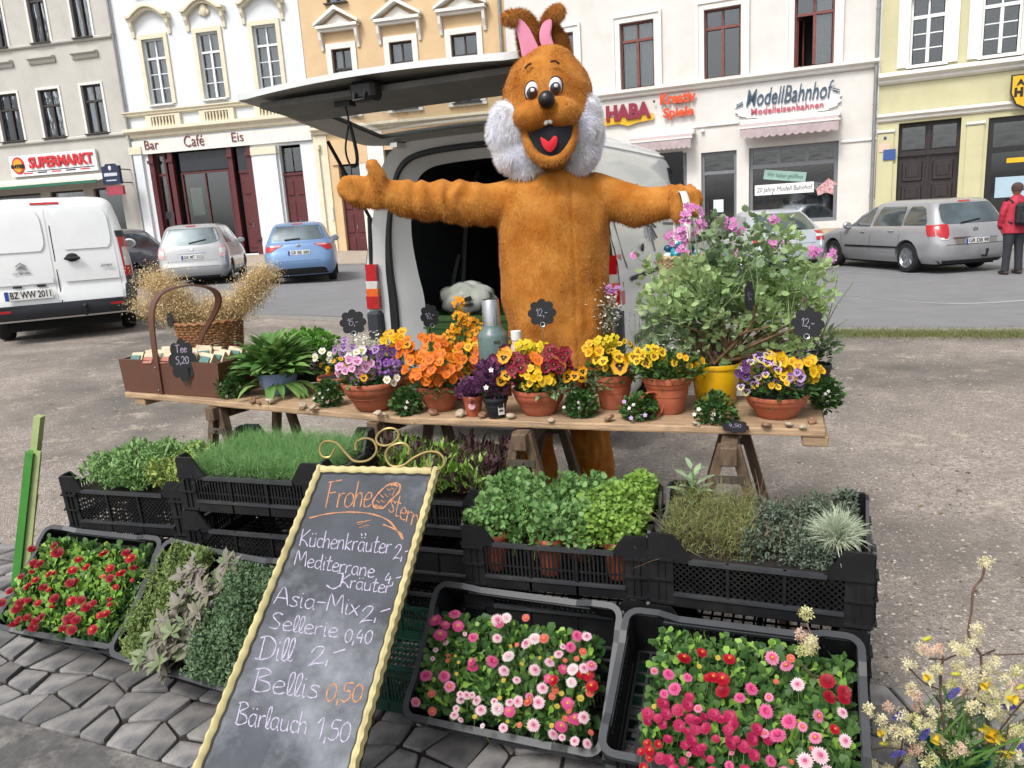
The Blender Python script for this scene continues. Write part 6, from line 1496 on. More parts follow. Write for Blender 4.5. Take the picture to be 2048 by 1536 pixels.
b.yc+=.14;b.leaves(668,735,40,30,260,b.yc,.1,'mid',.032);b.patch(PAN['white']+PAN['mauve'],652,715,28,18,6,b.yc,.1,.022);b.patch(PAN['gold'],672,730,34,28,8,b.yc,.1,.018);b.patch(PAN['white'],637,718,8,10,1,b.yc-.08,.04,.03)
def cloud(b,cx,cy,rx,ry,n,yc,depth,size=.006,mesh=None,base=None,col='#dfe0da'):
 P,U=b.vol(cx,cy,rx,ry,n,yc,depth);TV=np.array([(math.cos(a),math.sin(a),0.15)for a in np.linspace(0,6.283,7)[:-1]]);TF=np.array([(0,1,2,3),(0,3,4,5)])
 D=rng.normal(size=(n,3));V,F=stamp(TV,TF,P-b.o,frames(D),size*rng.uniform(.5,1.2,n));link('blossom_spray',npmesh('blossom_spray',V,F,pm(col)),b.t,kind='stuff')
 bs=onY(*(base or(cx,cy+ry)),yc);m_=n//2;D=P[:m_]-bs;V,F=strands(np.tile(bs,(m_,1))-b.o+rng.normal(size=(m_,3))*.015,D,np.linalg.norm(D,axis=1),.0025,seg=3,bend=.12,grav=-.1);link('spray_stems',npmesh('spray_stems',V,F,STEM),b.t,kind='stuff')
t,b=terr('terracotta pot of yellow violas and white sprays behind the pink pansies',790,795,80,40)
b.yc+=.16;b.leaves(790,725,50,36,300,b.yc,.11,'mid',.03);b.patch(PAN['clear'],785,677,30,20,4,b.yc,.1,.034);b.patch(PAN['gold']+PAN['orange'],800,690,32,34,14,b.yc,.12,.028);cloud(b,745,690,38,28,260,b.yc,.08,size=.008)
t,b=terr('terracotta bowl crowded with orange pansies next to the purple shamrock pots',880,825,92,52)
b.leaves(878,765,56,28,300,b.yc,.12,'mid',.033);b.leaves(872,778,45,10,100,b.yc-.06,.08,'dark',.03)
b.patch(PAN['orange'],866,735,58,30,26,b.yc-.02,.13,.03);b.patch(PAN['orange'],872,752,48,14,12,b.yc-.06,.1,.03)
t,b=terr('terracotta pot of tall orange wallflowers and pansies behind the orange bowl',930,800,90,40)
b.yc+=.15;b.leaves(930,725,60,42,460,b.yc,.12,'mid',.04,tmpl=LEAFN);b.patch(PAN['orange'],850,700,56,26,20,b.yc-.02,.12,.03);b.patch(PAN['orange']+PAN['gold'],945,712,42,28,18,b.yc-.05,.12,.03)
for cx,cy,rx,ry,n in((917,605,12,12,16),(922,632,16,10,16),(938,645,24,12,20),(910,658,16,14,16),(895,680,22,12,18),(960,665,26,12,18),(945,690,30,12,20),(905,700,16,12,12)):
 b.patch(WALLF,cx,cy,rx,ry,n,b.yc,.05,.0125,stems=True,sep=.5)
b.patch(PAN['face'],812,690,10,8,1,b.yc-.1,.03,.03);b.leaves(918,640,12,50,40,b.yc,.03,'mid',.04,tmpl=LEAFN)
t,b=terr('small terracotta pot with marigold-orange violas behind the black pot',1000,795,70,40)
b.yc+=.18;b.leaves(985,725,45,40,320,b.yc,.1,'mid',.033);b.patch(PAN['orange']+PAN['gold'],975,690,44,26,16,b.yc,.1,.027);b.patch(WALLF,960,660,34,16,30,b.yc,.06,.012)
OX=leafmat('shamrock_leaf','#8a5680','#5a3558')
SH=(np.concatenate([np.array([(0,0,0),(-.42,.75,.05),(0,.62,-.05),(.42,.75,.05)])@np.array([[math.cos(a),math.sin(a),0],[-math.sin(a),math.cos(a),0],[0,0,1]])for a in(0,2.094,4.189)]),np.array([(0,3,2,1),(4,7,6,5),(8,11,10,9)]))
t,b=potplant('plastic_pot','small terracotta coloured plastic pot of purple shamrock',POT,mat('brick_plastic','#a9563c',rough=.5,var=.06),948,834,44,42,cat='potted plant')
b.leaves(938,778,28,18,130,b.yc,.07,OX,.03,tmpl=SH,up=1.2);obj('pot_label',MB().tube([(-.005,-b.r*.86,b.h*.55),(-.005,-b.r*.9,b.h*.56)],.015,n=12),mat('label_pink','#b98a90'),t)
t,b=potplant('plastic_pot','black plastic pot of purple shamrock with a white price sticker',POT,BPOT,993,838,52,42,cat='potted plant')
b.leaves(985,755,34,38,170,b.yc,.08,OX,.034,tmpl=SH,up=1.2);b.leaves(990,785,30,10,40,b.yc,.05,'dark',.03)
obj('price_sticker',MB().box((b.r*.42,-b.r*.72,b.h*.5),(.026,.004,.05),rz=.45),M_PLATE,t);obj('sticker_print',MB().box((b.r*.42-.001,-b.r*.72-.004,b.h*.64),(.022,.003,.014),rz=.45).box((b.r*.42-.001,-b.r*.72-.004,b.h*.42),(.018,.003,.006),rz=.45),M_PTXT,t)
for x,y in((972,775),(982,740)):b.put(TINYW[0],onY(x,y,b.yc-.08),(0,-1,.5),.012)
t,b=terr('terracotta bowl with crimson and bright yellow pansies in the middle of the stall',1082,834,110,54)
b.leaves(1080,765,62,26,360,b.yc,.13,'mid',.034);b.leaves(1110,778,45,12,130,b.yc-.04,.1,'grey',.038)
b.patch(PAN['clear'],1072,755,36,22,16,b.yc-.05,.12,.022);b.patch(PAN['red'],1110,728,36,30,16,b.yc,.12,.032);b.patch(PAN['red'],1035,738,34,28,12,b.yc,.12,.03);b.patch(PAN['wine'],1000,712,18,16,4,b.yc+.02,.1,.03)
b.patch(PAN['face'],1150,745,18,14,4,b.yc-.04,.1,.032);b.patch(PAN['face'],1012,722,14,14,3,b.yc-.02,.1,.036);b.patch(PAN['orange'],1075,720,20,14,3,b.yc,.12,.03);b.patch(PAN['face'],1008,755,14,8,2,b.yc-.06,.08,.03)
b.patch(WALLY,1050,693,22,12,26,b.yc+.06,.06,.0125);b.patch(WALLY,1080,695,20,10,18,b.yc+.06,.06,.0125)
t,b=terr('terracotta pot with crimson pansies and wallflowers behind the crimson and yellow bowl',1130,790,110,46)
b.yc+=.17;b.leaves(1130,725,70,42,520,b.yc,.12,'mid',.036);b.patch(PAN['red']+PAN['wine'],1110,700,55,26,18,b.yc,.12,.03);b.patch(PAN['face']+PAN['orange'],1165,690,32,28,12,b.yc,.12,.03)
b.patch(WALLF,1178,640,18,16,26,b.yc,.05,.0125);b.patch(WALLF,1135,680,26,18,22,b.yc,.05,.0125);b.patch([cross('#6d1420')],1120,685,26,14,16,b.yc,.05,.013)
b.leaves(1165,655,22,42,120,b.yc,.05,'mid',.04,tmpl=LEAFN);cloud(b,1200,625,42,60,420,b.yc,.12,size=.008,base=(1185,740))
t,b=terr('tall terracotta pot with yellow and dark faced pansies left of the tipped over pot'.replace('left of','beside'),1232,820,86,70,prof=POT)
b.leaves(1222,742,56,24,320,b.yc,.11,'mid',.033);b.leaves(1200,765,22,22,60,b.yc-.05,.06,'grey',.034)
b.patch(PAN['yellow'],1228,722,44,18,9,b.yc-.02,.12,.028);b.patch(PAN['face'],1240,726,12,8,2,b.yc-.08,.06,.044);b.patch(PAN['gold'],1195,700,26,20,6,b.yc,.1,.026);b.patch(WALLY,1215,682,26,14,24,b.yc+.08,.06,.012)
t,b=terr('terracotta pot of pale yellow wallflowers under the white gypsophila sprays',1215,782,84,34)
b.yc+=.16;b.leaves(1210,720,52,34,320,b.yc,.1,'mid',.035,tmpl=LEAFN);b.patch(WALLY+PAN['yellow'],1225,690,40,22,16,b.yc,.08,.018);cloud(b,1190,610,50,55,340,b.yc,.12,size=.008,base=(1205,720));cloud(b,1300,640,42,60,200,b.yc,.12,size=.0045,base=(1280,740),col='#8a7d70')
b.patch([cross('#d58ad8','#e8c8ea')],1222,578,16,7,16,b.yc,.03,.014)
t,b=terr('terracotta pot with yellow violas and fine feathery leaves beside the yellow tub',1342,830,102,76,prof=POT)
b.leaves(1342,742,66,28,620,b.yc,.12,'mid',.042,tmpl=LEAFN,up=.9);b.leaves(1300,735,30,20,120,b.yc-.05,.08,'mid',.03)
b.patch(PAN['yellow'],1300,713,34,18,10,b.yc-.02,.1,.024);b.patch(PAN['gold'],1375,722,34,18,8,b.yc,.1,.017);cloud(b,1345,700,56,34,150,b.yc+.06,.08,size=.006)
b.patch(WALLY,1305,700,18,12,10,b.yc,.05,.012)
t,b=potplant('yellow_tub','large scented geranium with small pink flowers in a yellow tub',TUB,YPOT,1440,812,106,84,cat='potted plant')
WOOD=mat('woody_stem','#7d5f45',rough=.85,var=.3,scale=30,bump=.5,bscale=60)
yc=b.yc
def gst(p0,p1,r_,mb,bow=.03):
 a=Vector(p0);c=Vector(p1);m_=(a+c)/2+Vector((R_.gauss(0,bow),R_.gauss(0,bow),R_.gauss(0,bow)));mb.tube(cr([a,m_,c],4),[r_*(1-.06*k)for k in range(9)],n=6)
mb=MB();tips=[]
for k in range(30):
 a=onY(1440+R_.uniform(-22,22),728,yc+R_.uniform(-.05,.05))-b.o;x=1330+320*((k+.5)/30);q=onY(x+R_.uniform(-14,14),655-60*math.exp(-((x-1470)/100)**2)+R_.uniform(-20,30),yc+R_.uniform(-.16,.16))-b.o;gst(a,q,.0075,mb);tips.append(q)
obj('woody_stems',mb,WOOD,t,smooth=True)['kind']='stuff'
GER=[(1380,640,90,60,900),(1470,600,110,70,1300),(1560,620,90,70,900),(1400,560,70,50,500),(1500,520,90,50,650),(1590,560,60,50,450),(1340,600,50,50,300),(1620,600,42,40,220),(1460,470,60,40,260),(1560,480,60,35,200),(1410,685,70,22,280),(1560,690,60,26,250),(1340,690,36,36,140),(1300,560,26,40,60),(1640,540,30,40,60)]
for i,(cx,cy,rx,ry,n)in enumerate(GER):b.leaves(cx,cy,rx,ry,int(n*.55),yc+.02,.18,'ger' if i%4 else 'grey',.034,tmpl=FAN,up=.5,clump=11,cs=.023)
GS=mat('geranium_stalk','#7f9660',rough=.7,var=.2,scale=20);mb=MB()
for k in range(90):
 a=tips[R_.randrange(len(tips))];q=Vector(a)+Vector((R_.gauss(0,.08),R_.gauss(0,.08),R_.uniform(.05,.26)));gst(a,q,.0025,mb,.015)
FL=[(1383,425,26,16,11),(1375,455,24,16,9),(1400,450,18,14,6),(1355,480,20,14,7),(1365,500,16,12,5),(1472,452,18,14,9),(1445,440,12,8,4),(1548,438,10,7,4),(1553,487,14,9,7),(1630,505,14,10,6),(1663,508,8,14,4),(1621,596,13,9,7),(1270,512,5,5,2),(1470,508,9,9,3),(1340,470,8,8,3),(1215,578,10,6,4)]
for cx,cy,rx,ry,n in FL[:-1]:
 q=onY(cx,cy,yc-.02)-b.o;a=min(tips,key=lambda p:(Vector(p)-Vector(q)).length);gst(a,q,.0028,mb,.01);b.patch([cross('#cf7fb8','#a04a8c',n=5,key_='g'),cross('#d893c6','#b05a9c',n=5,key_='h')],cx,cy,rx,ry,n,yc-.01,.03,.0165,stems=False,sep=.4)
obj('stalks',mb,GS,t,smooth=True)['kind']='stuff'
b.leaves(1470,712,80,20,60,yc-.02,.1,'ger',.04,tmpl=FAN)
t,b=potplant('yellow_tub','second yellow tub standing behind the geranium tub',TUB,YPOT,1490,770,84,66,cat='plant pot');b.leaves(1520,715,44,28,160,b.yc,.1,'grey',.036,tmpl=FAN);cloud(b,1490,700,50,14,50,b.yc-.08,.06,size=.008)
t,b=terr('terracotta bowl of purple and yellow violas at the end of the stall',1566,841,128,48)
b.leaves(1560,770,72,34,520,b.yc,.13,'dark',.032);b.patch(PAN['bicol'],1535,742,48,34,16,b.yc-.02,.13,.021);b.patch(PAN['bicol']+PAN['purple'],1500,750,26,36,9,b.yc-.02,.1,.022);b.patch(PAN['clear'],1552,722,18,12,4,b.yc-.03,.1,.032)
b.patch(PAN['clear']+PAN['gold'],1608,740,38,26,14,b.yc-.02,.12,.027);b.patch(PAN['gold']+PAN['yellow'],1575,765,50,18,8,b.yc-.06,.1,.017);b.patch(PAN['mauve'],1600,750,34,22,7,b.yc-.03,.12,.021)
t,b=potplant('plastic_pot','black plastic pot with small purple violas behind the violet and yellow bowl',POT,BPOT,1640,790,56,60,cat='potted plant')
b.yc+=.05;b.leaves(1600,712,56,26,300,b.yc,.1,'dark',.028);b.patch(PAN['purple']+PAN['mauve'],1590,700,58,20,22,b.yc,.1,.017);cloud(b,1545,712,34,14,60,b.yc,.06,size=.007);b.leaves(1650,700,20,50,60,b.yc,.06,'grey',.05)
def ball(label,px,py,rx,ry,n=260,pot=None):
 p=onZ(px,py+ry-2,TZ+.004);yc=p[1]+rx*p[1]/CAM_F;t=thing('leafy_plant',label,'plant',loc=(p[0],yc,TZ+.004));b=Bed(t)
 b.leaves(px,py,rx,ry,n,yc,rx*yc/CAM_F,'dark',.022,tmpl=LEAFR,up=.3);b.leaves(px,py-2,rx*.95,ry*.95,n,yc,rx*yc/CAM_F,LG['mid'],.021,tmpl=LEAFR,up=.5)
 b.patch([cross('#e2e2dc',n=5)],px-rx*.2,py+ry*.1,rx*.9,ry*.6,R_.choice([3,4,5]),yc,rx*yc/CAM_F*1.05,.0095,stems=False,name='flower');return t,b
ball('low leafy plant with white florets at the corner of the brown trug',465,775,32,26)
ball('low leafy plant by the blue bowl of wild garlic',657,790,28,28)
ball('low leafy plant between the pink pansy bowl and the orange bowl',815,805,32,30)
ball('low leafy plant beside the crimson and yellow bowl',1161,810,33,31)
ball('low leafy plant below the yellow tub next to the fallen price tag',1430,820,40,36)
ball('low leafy plant hanging over the board end beside the violet bowl',1652,790,30,34)
p=onZ(1290,845,TZ);t=thing('terracotta_pot','terracotta pot lying on its side with green leaves spilling out','potted plant',loc=(p[0]+.035,p[1]+.06,TZ+.052),rot=(R(80),0,R(20)));
obj('pot',MB().lathe([(a*.055,(b_-.9)*.11)for a,b_ in POT],n=32),TERRA,t,smooth=True)
t2,b=ball('green leafy plant spilling from the terracotta pot lying on its side',1278,818,36,30)
for x,y in((1248,803),(1262,836),(1290,830)):b.put(cross('#c8b0dc',n=5),onY(x,y,b.o[1]-.09),(0,-1,.4),.01)
t,b=potplant('enamel_bowl','blue enamel bowl overflowing with long wild garlic leaves',[(0,0),(.6,0),(.62,.04),(.8,.3),(.93,.7),(.97,.95),(1.0,1.0),(.96,1.0),(.93,.9)],BLUEB,553,791,82,44,cat='bowl',soil=False)
n=380;c=onY(553,756,b.yc)-b.o;az=rng.uniform(0,2*math.pi,n);el=rng.uniform(.42,1.45,n);D=np.stack([np.cos(az)*np.cos(el)*1.15,np.sin(az)*np.cos(el),np.sin(el)],1)
GL=(np.array([(-.03,0,0),(.03,0,0),(-.03,.3,.02),(.03,.3,.02),(-.13,.55,.05),(.0,.55,.0),(.13,.55,.05),(-.11,.8,-.03),(0,.8,-.08),(.11,.8,-.03),(0,1,-.22)],float),np.array([(0,1,3,2),(2,3,5,4),(3,6,5,5),(4,5,8,7),(5,6,9,8),(7,8,10,10),(8,9,10,10)]))
GL=(GL[0],np.array([(0,1,3,2),(2,5,8,4),(2,3,6,5),(4,8,10,7),(5,6,9,8),(8,9,10,10)][:0]+[(0,1,3,2),(2,3,5,4),(4,5,8,7),(5,3,6,9),(5,9,8,8),(7,8,10,10),(8,9,10,10)]))
def tri_t():
 V=[];F=[];prof=[(0,.015,0),(.25,.02,.0),(.42,.09,.02),(.6,.13,.0),(.8,.10,-.09),(1,.0,-.24)]
 for y,w,z in prof:V+=[(-w,y,z+w*.35),(0,y,z),(w,y,z+w*.35)]
 for i in range(len(prof)-1):F+=[(i*3,i*3+1,i*3+4,i*3+3),(i*3+1,i*3+2,i*3+5,i*3+4)]
 return np.array(V),np.array(F)
GL=tri_t()
leaves('leaves',np.tile(c,(n,1))+rng.normal(size=(n,3))*.02+D*.02,D,rng.uniform(.13,.235,n),GL,LG['gar'],t,roll=rng.normal(size=n)*.5,kind='stuff')
n=11;az=rng.uniform(math.pi*1.02,math.pi*1.98,n);D=np.stack([np.cos(az)*1.1,np.sin(az)*.8,-.15+.0*az],1);leaves('hanging_leaves',np.tile(c+np.array([0,-.03,.0]),(n,1))+D*.05,D,rng.uniform(.14,.2,n),GL,LG['gar'],t,kind='stuff')
t=thing('herb_plants','bushy green celery leaves behind the wild garlic bowl','herbs',loc=tuple(onZ(590,770,TZ)));b=Bed(t);yc=b.o[1]+.12
b.leaves(605,690,72,28,900,yc,.14,'pars',.03,tmpl=FAN,up=.8);b.leaves(600,725,80,34,600,yc,.14,'mid',.035,up=.6)
obj('nursery_tray',MB().box((.02,.14,.03),(.34,.2,.06),ch=.006),BPOT,t)
# ------ snail shells and pebbles
SHELL=[mat('shell_cream','#b9a892',rough=.5,var=.2,scale=60,hrand=.15),mat('shell_brown','#8e6a50',rough=.5,var=.25,scale=60,hrand=.15)]
def snail_mesh(nm,mt):
 mb=MB();pts,rad=[],[]
 for i in range(34):
  t=i/33;a=t*2.6*2*math.pi;r_=.62*(1-t)**.9;pts.append((r_*math.cos(a),r_*math.sin(a),.34*t));rad.append(.42*(1-t)**.8+.03)
 mb.tube(pts,rad,n=9);o=obj(nm,mb,mt,smooth=True);me=o.data;bpy.data.objects.remove(o);return me
SM=[snail_mesh('snail_shell',m_)for m_ in SHELL]
shells=[(505,803,9,1),(517,806,6,1),(538,803,11,0),(606,812,10,0),(604,818,7,1),(626,815,11,0),(754,828,11,0),(771,830,7,0),(867,826,12,1),(919,829,13,0),(965,832,11,1),(1021,833,12,0),(1103,841,8,0),(1219,838,13,1),(1392,848,10,0),(1535,852,12,1),(1581,851,12,0),(1606,855,9,0),(1625,843,11,1)]
lab=['small brown snail shell by the trug corner','tiny round shell beside the small brown shell near the blue bowl','cream shell under the blue bowl','pale shell left between the blue bowl and the small leafy plant','little brown shell tucked under the pale pair','pale shell touching the leafy plant by the blue bowl','pinkish shell under the pink pansy bowl','tiny white shell under the pink pansy bowl','pink and cream shell under the orange pansy bowl','large cream shell before the brick coloured pot','brown snail shell between the two shamrock pots','pointed pale shell beside the black shamrock pot','tiny pale shell under the crimson bowl','pinkish shell between the leafy plant and the tipped pot','flat pale shell beside the plant under the yellow tub','brown snail shell under the end bowl','white shell with a dark opening under the end bowl','small pale shell between two others under the end bowl','brown shell close to the rear corner of the board end']
lab[3]='pale shell between the blue bowl and the small leafy plant'
for(px,py,r_,k),lb in zip(shells,lab):
 p=onZ(px,py+r_*.5,TZ+.004);s_=r_*p[1]/CAM_F
 o=link('snail_shell',SM[k],None,loc=(p[0],p[1]+s_*.5,TZ+.004+s_*.55),rot=(R_.uniform(-.5,.9),R_.uniform(-.4,.4),R_.uniform(0,6)));o.scale=(s_*1.0,s_*1.0,s_*.9);tag(o,lb,'shell','shells laid along the board edge')
# ------ single stroke handwriting
G={'F':(.55,[[(.08,0),(.1,1)],[(-.02,.98),(.3,1.02),(.62,1.06)],[(.08,.55),(.42,.6)]]),'r':(.34,[[(.05,.55),(.06,0)],[(.06,.35),(.16,.52),(.32,.54)]]),'o':(.44,[[(.24,.56),(.06,.42),(.06,.12),(.22,0),(.4,.14),(.4,.42),(.24,.56)]]),'h':(.46,[[(.06,1),(.06,0)],[(.06,.3),(.2,.54),(.36,.45),(.38,0)]]),'e':(.42,[[(.06,.26),(.34,.34),(.32,.52),(.16,.54),(.05,.3),(.1,.04),(.26,0),(.42,.1)]]),'O':(.7,[[(.4,1.25),(.1,.8),(0,.1),(.25,-.3),(.55,.1),(.72,.9),(.62,1.25),(.4,1.25)],[(.1,.62),(.3,.5),(.4,.66),(.62,.6)],[(.06,.3),(.2,.2),(.34,.36),(.5,.24)],[(.2,.9),(.3,1.0),(.42,.86),(.6,.96)],[(.15,.0),(.3,-.08),(.42,.05)]]),'s':(.36,[[(.34,.5),(.18,.56),(.08,.42),(.26,.26),(.28,.08),(.14,0),(0,.06)]]),'t':(.34,[[(.16,.95),(.12,.1),(.24,0),(.34,.08)],[(0,.6),(.32,.64)]]),'n':(.46,[[(.05,.55),(.05,0)],[(.05,.32),(.18,.54),(.34,.48),(.37,0)]]),'K':(.55,[[(.06,1),(.04,0)],[(.5,1),(.08,.45),(.3,.3),(.52,0)]]),'ü':(.46,[[(.05,.55),(.06,.12),(.18,0),(.34,.12),(.36,.55),(.38,0)],[(.12,.72),(.13,.8)],[(.3,.74),(.31,.82)]]),'u':(.46,[[(.05,.55),(.06,.12),(.18,0),(.34,.12),(.36,.55),(.38,0)]]),'c':(.36,[[(.34,.46),(.2,.55),(.06,.4),(.06,.14),(.2,0),(.36,.1)]]),'k':(.42,[[(.06,1),(.06,0)],[(.36,.55),(.08,.26),(.36,0)]]),'ä':(.46,[[(.36,.5),(.2,.55),(.06,.36),(.08,.08),(.22,0),(.36,.2),(.37,.55),(.38,.05),(.44,0)],[(.14,.74),(.15,.82)],[(.32,.76),(.33,.84)]]),'a':(.46,[[(.36,.5),(.2,.55),(.06,.36),(.08,.08),(.22,0),(.36,.2),(.37,.55),(.38,.05),(.44,0)]]),'M':(.72,[[(.04,0),(.12,1),(.34,.35),(.56,1),(.66,0)]]),'d':(.46,[[(.36,.5),(.2,.55),(.06,.36),(.08,.08),(.22,0),(.36,.2)],[(.37,1),(.38,.05),(.44,0)]]),'i':(.2,[[(.08,.55),(.08,.05),(.16,0)],[(.09,.74),(.1,.8)]]),'A':(.62,[[(.0,0),(.3,1),(.56,0)],[(.12,.38),(.46,.38)]]),'x':(.42,[[(.04,.55),(.36,0)],[(.38,.56),(.02,0)]]),'S':(.5,[[(.46,.9),(.26,1.0),(.08,.8),(.22,.55),(.4,.32),(.3,.04),(.02,.06)]]),'l':(.22,[[(.1,.1),(.2,.7),(.16,1),(.06,.8),(.06,.1),(.16,0),(.24,.08)]]),'D':(.62,[[(.14,1),(.1,0)],[(-.02,.92),(.3,1.02),(.58,.7),(.52,.2),(.2,0),(-.06,.04)]]),'B':(.56,[[(.1,1),(.06,0)],[(0,.94),(.3,1.02),(.46,.82),(.12,.55),(.44,.42),(.5,.14),(.2,-.02),(0,.06)]]),'0':(.46,[[(.24,.95),(.06,.7),(.06,.2),(.22,0),(.4,.25),(.4,.75),(.24,.95)]]),'1':(.34,[[(.02,.7),(.24,1),(.22,0)]]),'2':(.5,[[(.06,.75),(.2,.98),(.42,.85),(.36,.5),(.04,.02),(.2,.1),(.5,.0)]]),'4':(.5,[[(.24,.95),(.04,.4),(.46,.42)],[(.36,.65),(.32,0)]]),'5':(.46,[[(.44,.98),(.14,.95),(.1,.58),(.34,.56),(.4,.25),(.2,0),(.0,.1)]]),',':(.2,[[(.1,.12),(.08,-.2)]]),'-':(.42,[[(.04,.42),(.38,.46)]]),' ':(.3,[]),'T':(.6,[[(.0,.96),(.58,1)],[(.28,.98),(.26,0)]]),'m':(.66,[[(.05,.55),(.05,0)],[(.05,.32),(.16,.54),(.3,.44),(.31,0)],[(.31,.32),(.42,.54),(.56,.44),(.58,0)]]),}
def script(s,size,step=1.06):
 """strokes of a handwritten word, starting at the origin"""
 x=0;out=[]
 for ch in s:
  w,st=G.get(ch,G['-'])
  for k in st:out.append([((x+a)*size,b*size)for a,b in(cr(k,4)if len(k)>2 else k)])
  x+=w*step
 return out,x*size
CHALKW=mat('chalk_white','#bdb6cc',rough=.95,var=.3,scale=420);CHALKO=mat('chalk_orange','#c98d66',rough=.95,var=.3,scale=420)
def chalk(name,strokes,fn,w,mt,parent,th=.0012):
 mb=MB()
 for st in strokes:
  P=[Vector(fn(*p))for p in st];n=len(P)
  if n<2:continue
  V=[]
  for i,p in enumerate(P):
   d=(P[min(i+1,n-1)]-P[max(i-1,0)]).normalized();s_=Vector((-d.y,d.x,0));ww=w*(.8+.3*math.sin(i*1.3))/2;V+=[(p.x+s_.x*ww,p.y+s_.y*ww,th),(p.x-s_.x*ww,p.y-s_.y*ww,th)]
  mb.add(V,[(2*i,2*i+1,2*i+3,2*i+2)for i in range(n-1)])
 return obj(name,mb,mt,parent)
SLATE=mat('slate_tag','#121419',rough=.75,var=.2,scale=60)
def price_tag(label,c,r_,txt,face=(0,-1,.1),roll=0.0,clip=True,stick=None,squash=1.0,lines=None):
 """scalloped slate tag"""
 q=Vector(face).normalized().to_track_quat('Z','Y').to_matrix()@Matrix.Rotation(roll,3,'Z');t=thing('price_tag',label,'price tag',loc=tuple(c),rot=q.to_euler());t['label']=label
 n=8;pts=[]
 for i in range(n):
  a0=2*math.pi*i/n
  for k in range(9):b=a0+(k-4)/4*math.pi/n*1.0;rr=r_*(.70+.30*math.cos((k-4)/4*1.35)**.7);pts.append((rr*math.cos(b)*squash,rr*math.sin(b)))
 obj('slate',MB().prism(pts,-.003,0,plane='xy'),SLATE,t)
 for li,tx in enumerate(lines or[txt]):
  st,w=script(tx,r_*.62 if not lines else r_*.4);k=min(.85,r_*1.0*squash/max(w,1e-3));oy=(-r_*.22 if not lines else r_*(.35-.52*li))
  chalk('chalk_price',st,lambda x,y:((x-w/2)*k,y*k+oy,0),r_*.036,CHALKW,t)
 if clip:obj('clip',MB().tube([(r_*.16*math.cos(a),-r_*.80+r_*.16*math.sin(a),.003)for a in np.linspace(0,6.283,14)[:-1]],r_*.035,n=5,closed=True),M_CHR,t)
 if stick:
  iv=q.transposed();e=iv@(Vector(stick)-Vector(c));obj('wire',MB().tube([(0,-r_*.8,0),tuple(e)],.0016,n=4),M_CHR,t)
 return t
def ptag(label,px,py,rpx,y,txt,base=None,**k):
 c=onY(px,py,y);return price_tag(label,c,rpx*y/CAM_F*1.03,txt,stick=tuple(onY(*base,y))if base else None,**k)
ptag('black flower shaped tag reading 15 above the pink pansies',706,645,26,3.42,'15,-',base=(706,700),face=(.1,-1,.15))
ptag('black flower shaped tag reading 10 in front of the green crate',860,632,24,3.35,'10,-',base=(862,705),face=(.6,-1,.1),squash=.85,roll=.1)
ptag('black flower shaped tag reading 12 before the rabbit costume',1084,626,28,3.15,'12,-',base=(1084,700),face=(-.05,-1,.15))
ptag('black flower shaped tag turned sideways among the geranium leaves',1500,592,31,2.62,'12,-',face=(1.2,-1,.1),squash=.8,clip=False,roll=.2)
ptag('black flower shaped tag reading 12 beside the geranium over the violets',1616,647,32,2.78,'12,-',base=(1610,700),face=(-.15,-1,.2),roll=-.15)
p=onZ(1470,858,TZ);price_tag('black flower shaped tag lying flat on the board edge',(p[0],p[1]-.0,TZ+.012),.05,'4,50',face=(.0,-.25,1),roll=-.35,clip=False)
# ------ brown trug with paper seed bags
TRB=mat('brown_lacquer','#5c3a2b',rough=.45,var=.08,scale=5,coat=.2,dirt=.15,dirtcol='#7a5a48')
A=onZ(251,783,TZ);B=onZ(441,797,TZ);v=(B-A)[:2];Lt=float(np.linalg.norm(v));ty_=math.atan2(v[1],v[0])+R(0)
h_=64*A[1]/CAM_F*1.03;hb=.034
trug=thing('wooden_trug','brown wooden trug with a tall arched handle full of paper seed bags','trug',loc=(A[0],A[1],TZ+.004),rot=ty_)
D_=.27;e=.012
obj('long_side',MB().prism([(0,0),(Lt,0),(Lt+.015,h_),(-.015,h_)],0,e),TRB,trug);obj('long_side',MB().prism([(0,0),(Lt,0),(Lt+.015,h_),(-.015,h_)],D_-e,D_),TRB,trug)
for x,s_ in((0,-1),(Lt,1)):obj('short_side',MB().add([(x,e,0),(x,D_-e,0),(x+s_*.015,D_-e,h_),(x+s_*.015,e,h_),(x-s_*e,e,0),(x-s_*e,D_-e,0),(x+s_*.003,D_-e,h_),(x+s_*.003,e,h_)],[(0,1,2,3),(4,7,6,5),(3,2,6,7),(0,3,7,4),(1,5,6,2)]),TRB,trug)
obj('base',MB().box((Lt/2,D_/2,.008),(Lt-.02,D_-.02,.012)),TRB,trug)
xh=Lt*.40;ht=200*A[1]/CAM_F*1.02
hp=[(xh,-.006,.0),(xh,-.006,h_+.02),(xh,.0,ht*.72),(xh,.03,ht*.92),(xh,.09,ht*1.0),(xh,D_-.09,ht*1.0),(xh,D_-.03,ht*.92),(xh,D_,ht*.72),(xh,D_+.006,h_+.02),(xh,D_+.006,0)]
hpc=cr(hp,5);mb=MB();V=[]
for i,p in enumerate(hpc):
 p=Vector(p);q=Vector(hpc[min(i+1,len(hpc)-1)])-Vector(hpc[max(0,i-1)]);n_=q.cross(Vector((1,0,0))).normalized()*.004
 V+=[tuple(p+Vector((sx*.019,0,0))+n_*sn)for sx,sn in((-1,-1),(1,-1),(1,1),(-1,1))]
mb.add(V,[(i*4+j,i*4+(j+1)%4,i*4+4+(j+1)%4,i*4+4+j)for i in range(len(hpc)-1)for j in range(4)]+[(0,1,2,3)]);
for k,vv in enumerate(mb.v):mb.v[k]=(vv[0]+.02*(vv[2]/ht)+.27*max(0,(vv[1]/D_))*1.0*smooth(h_,ht,vv[2])*1.0,vv[1],vv[2])
obj('handle',mb,TRB,trug)
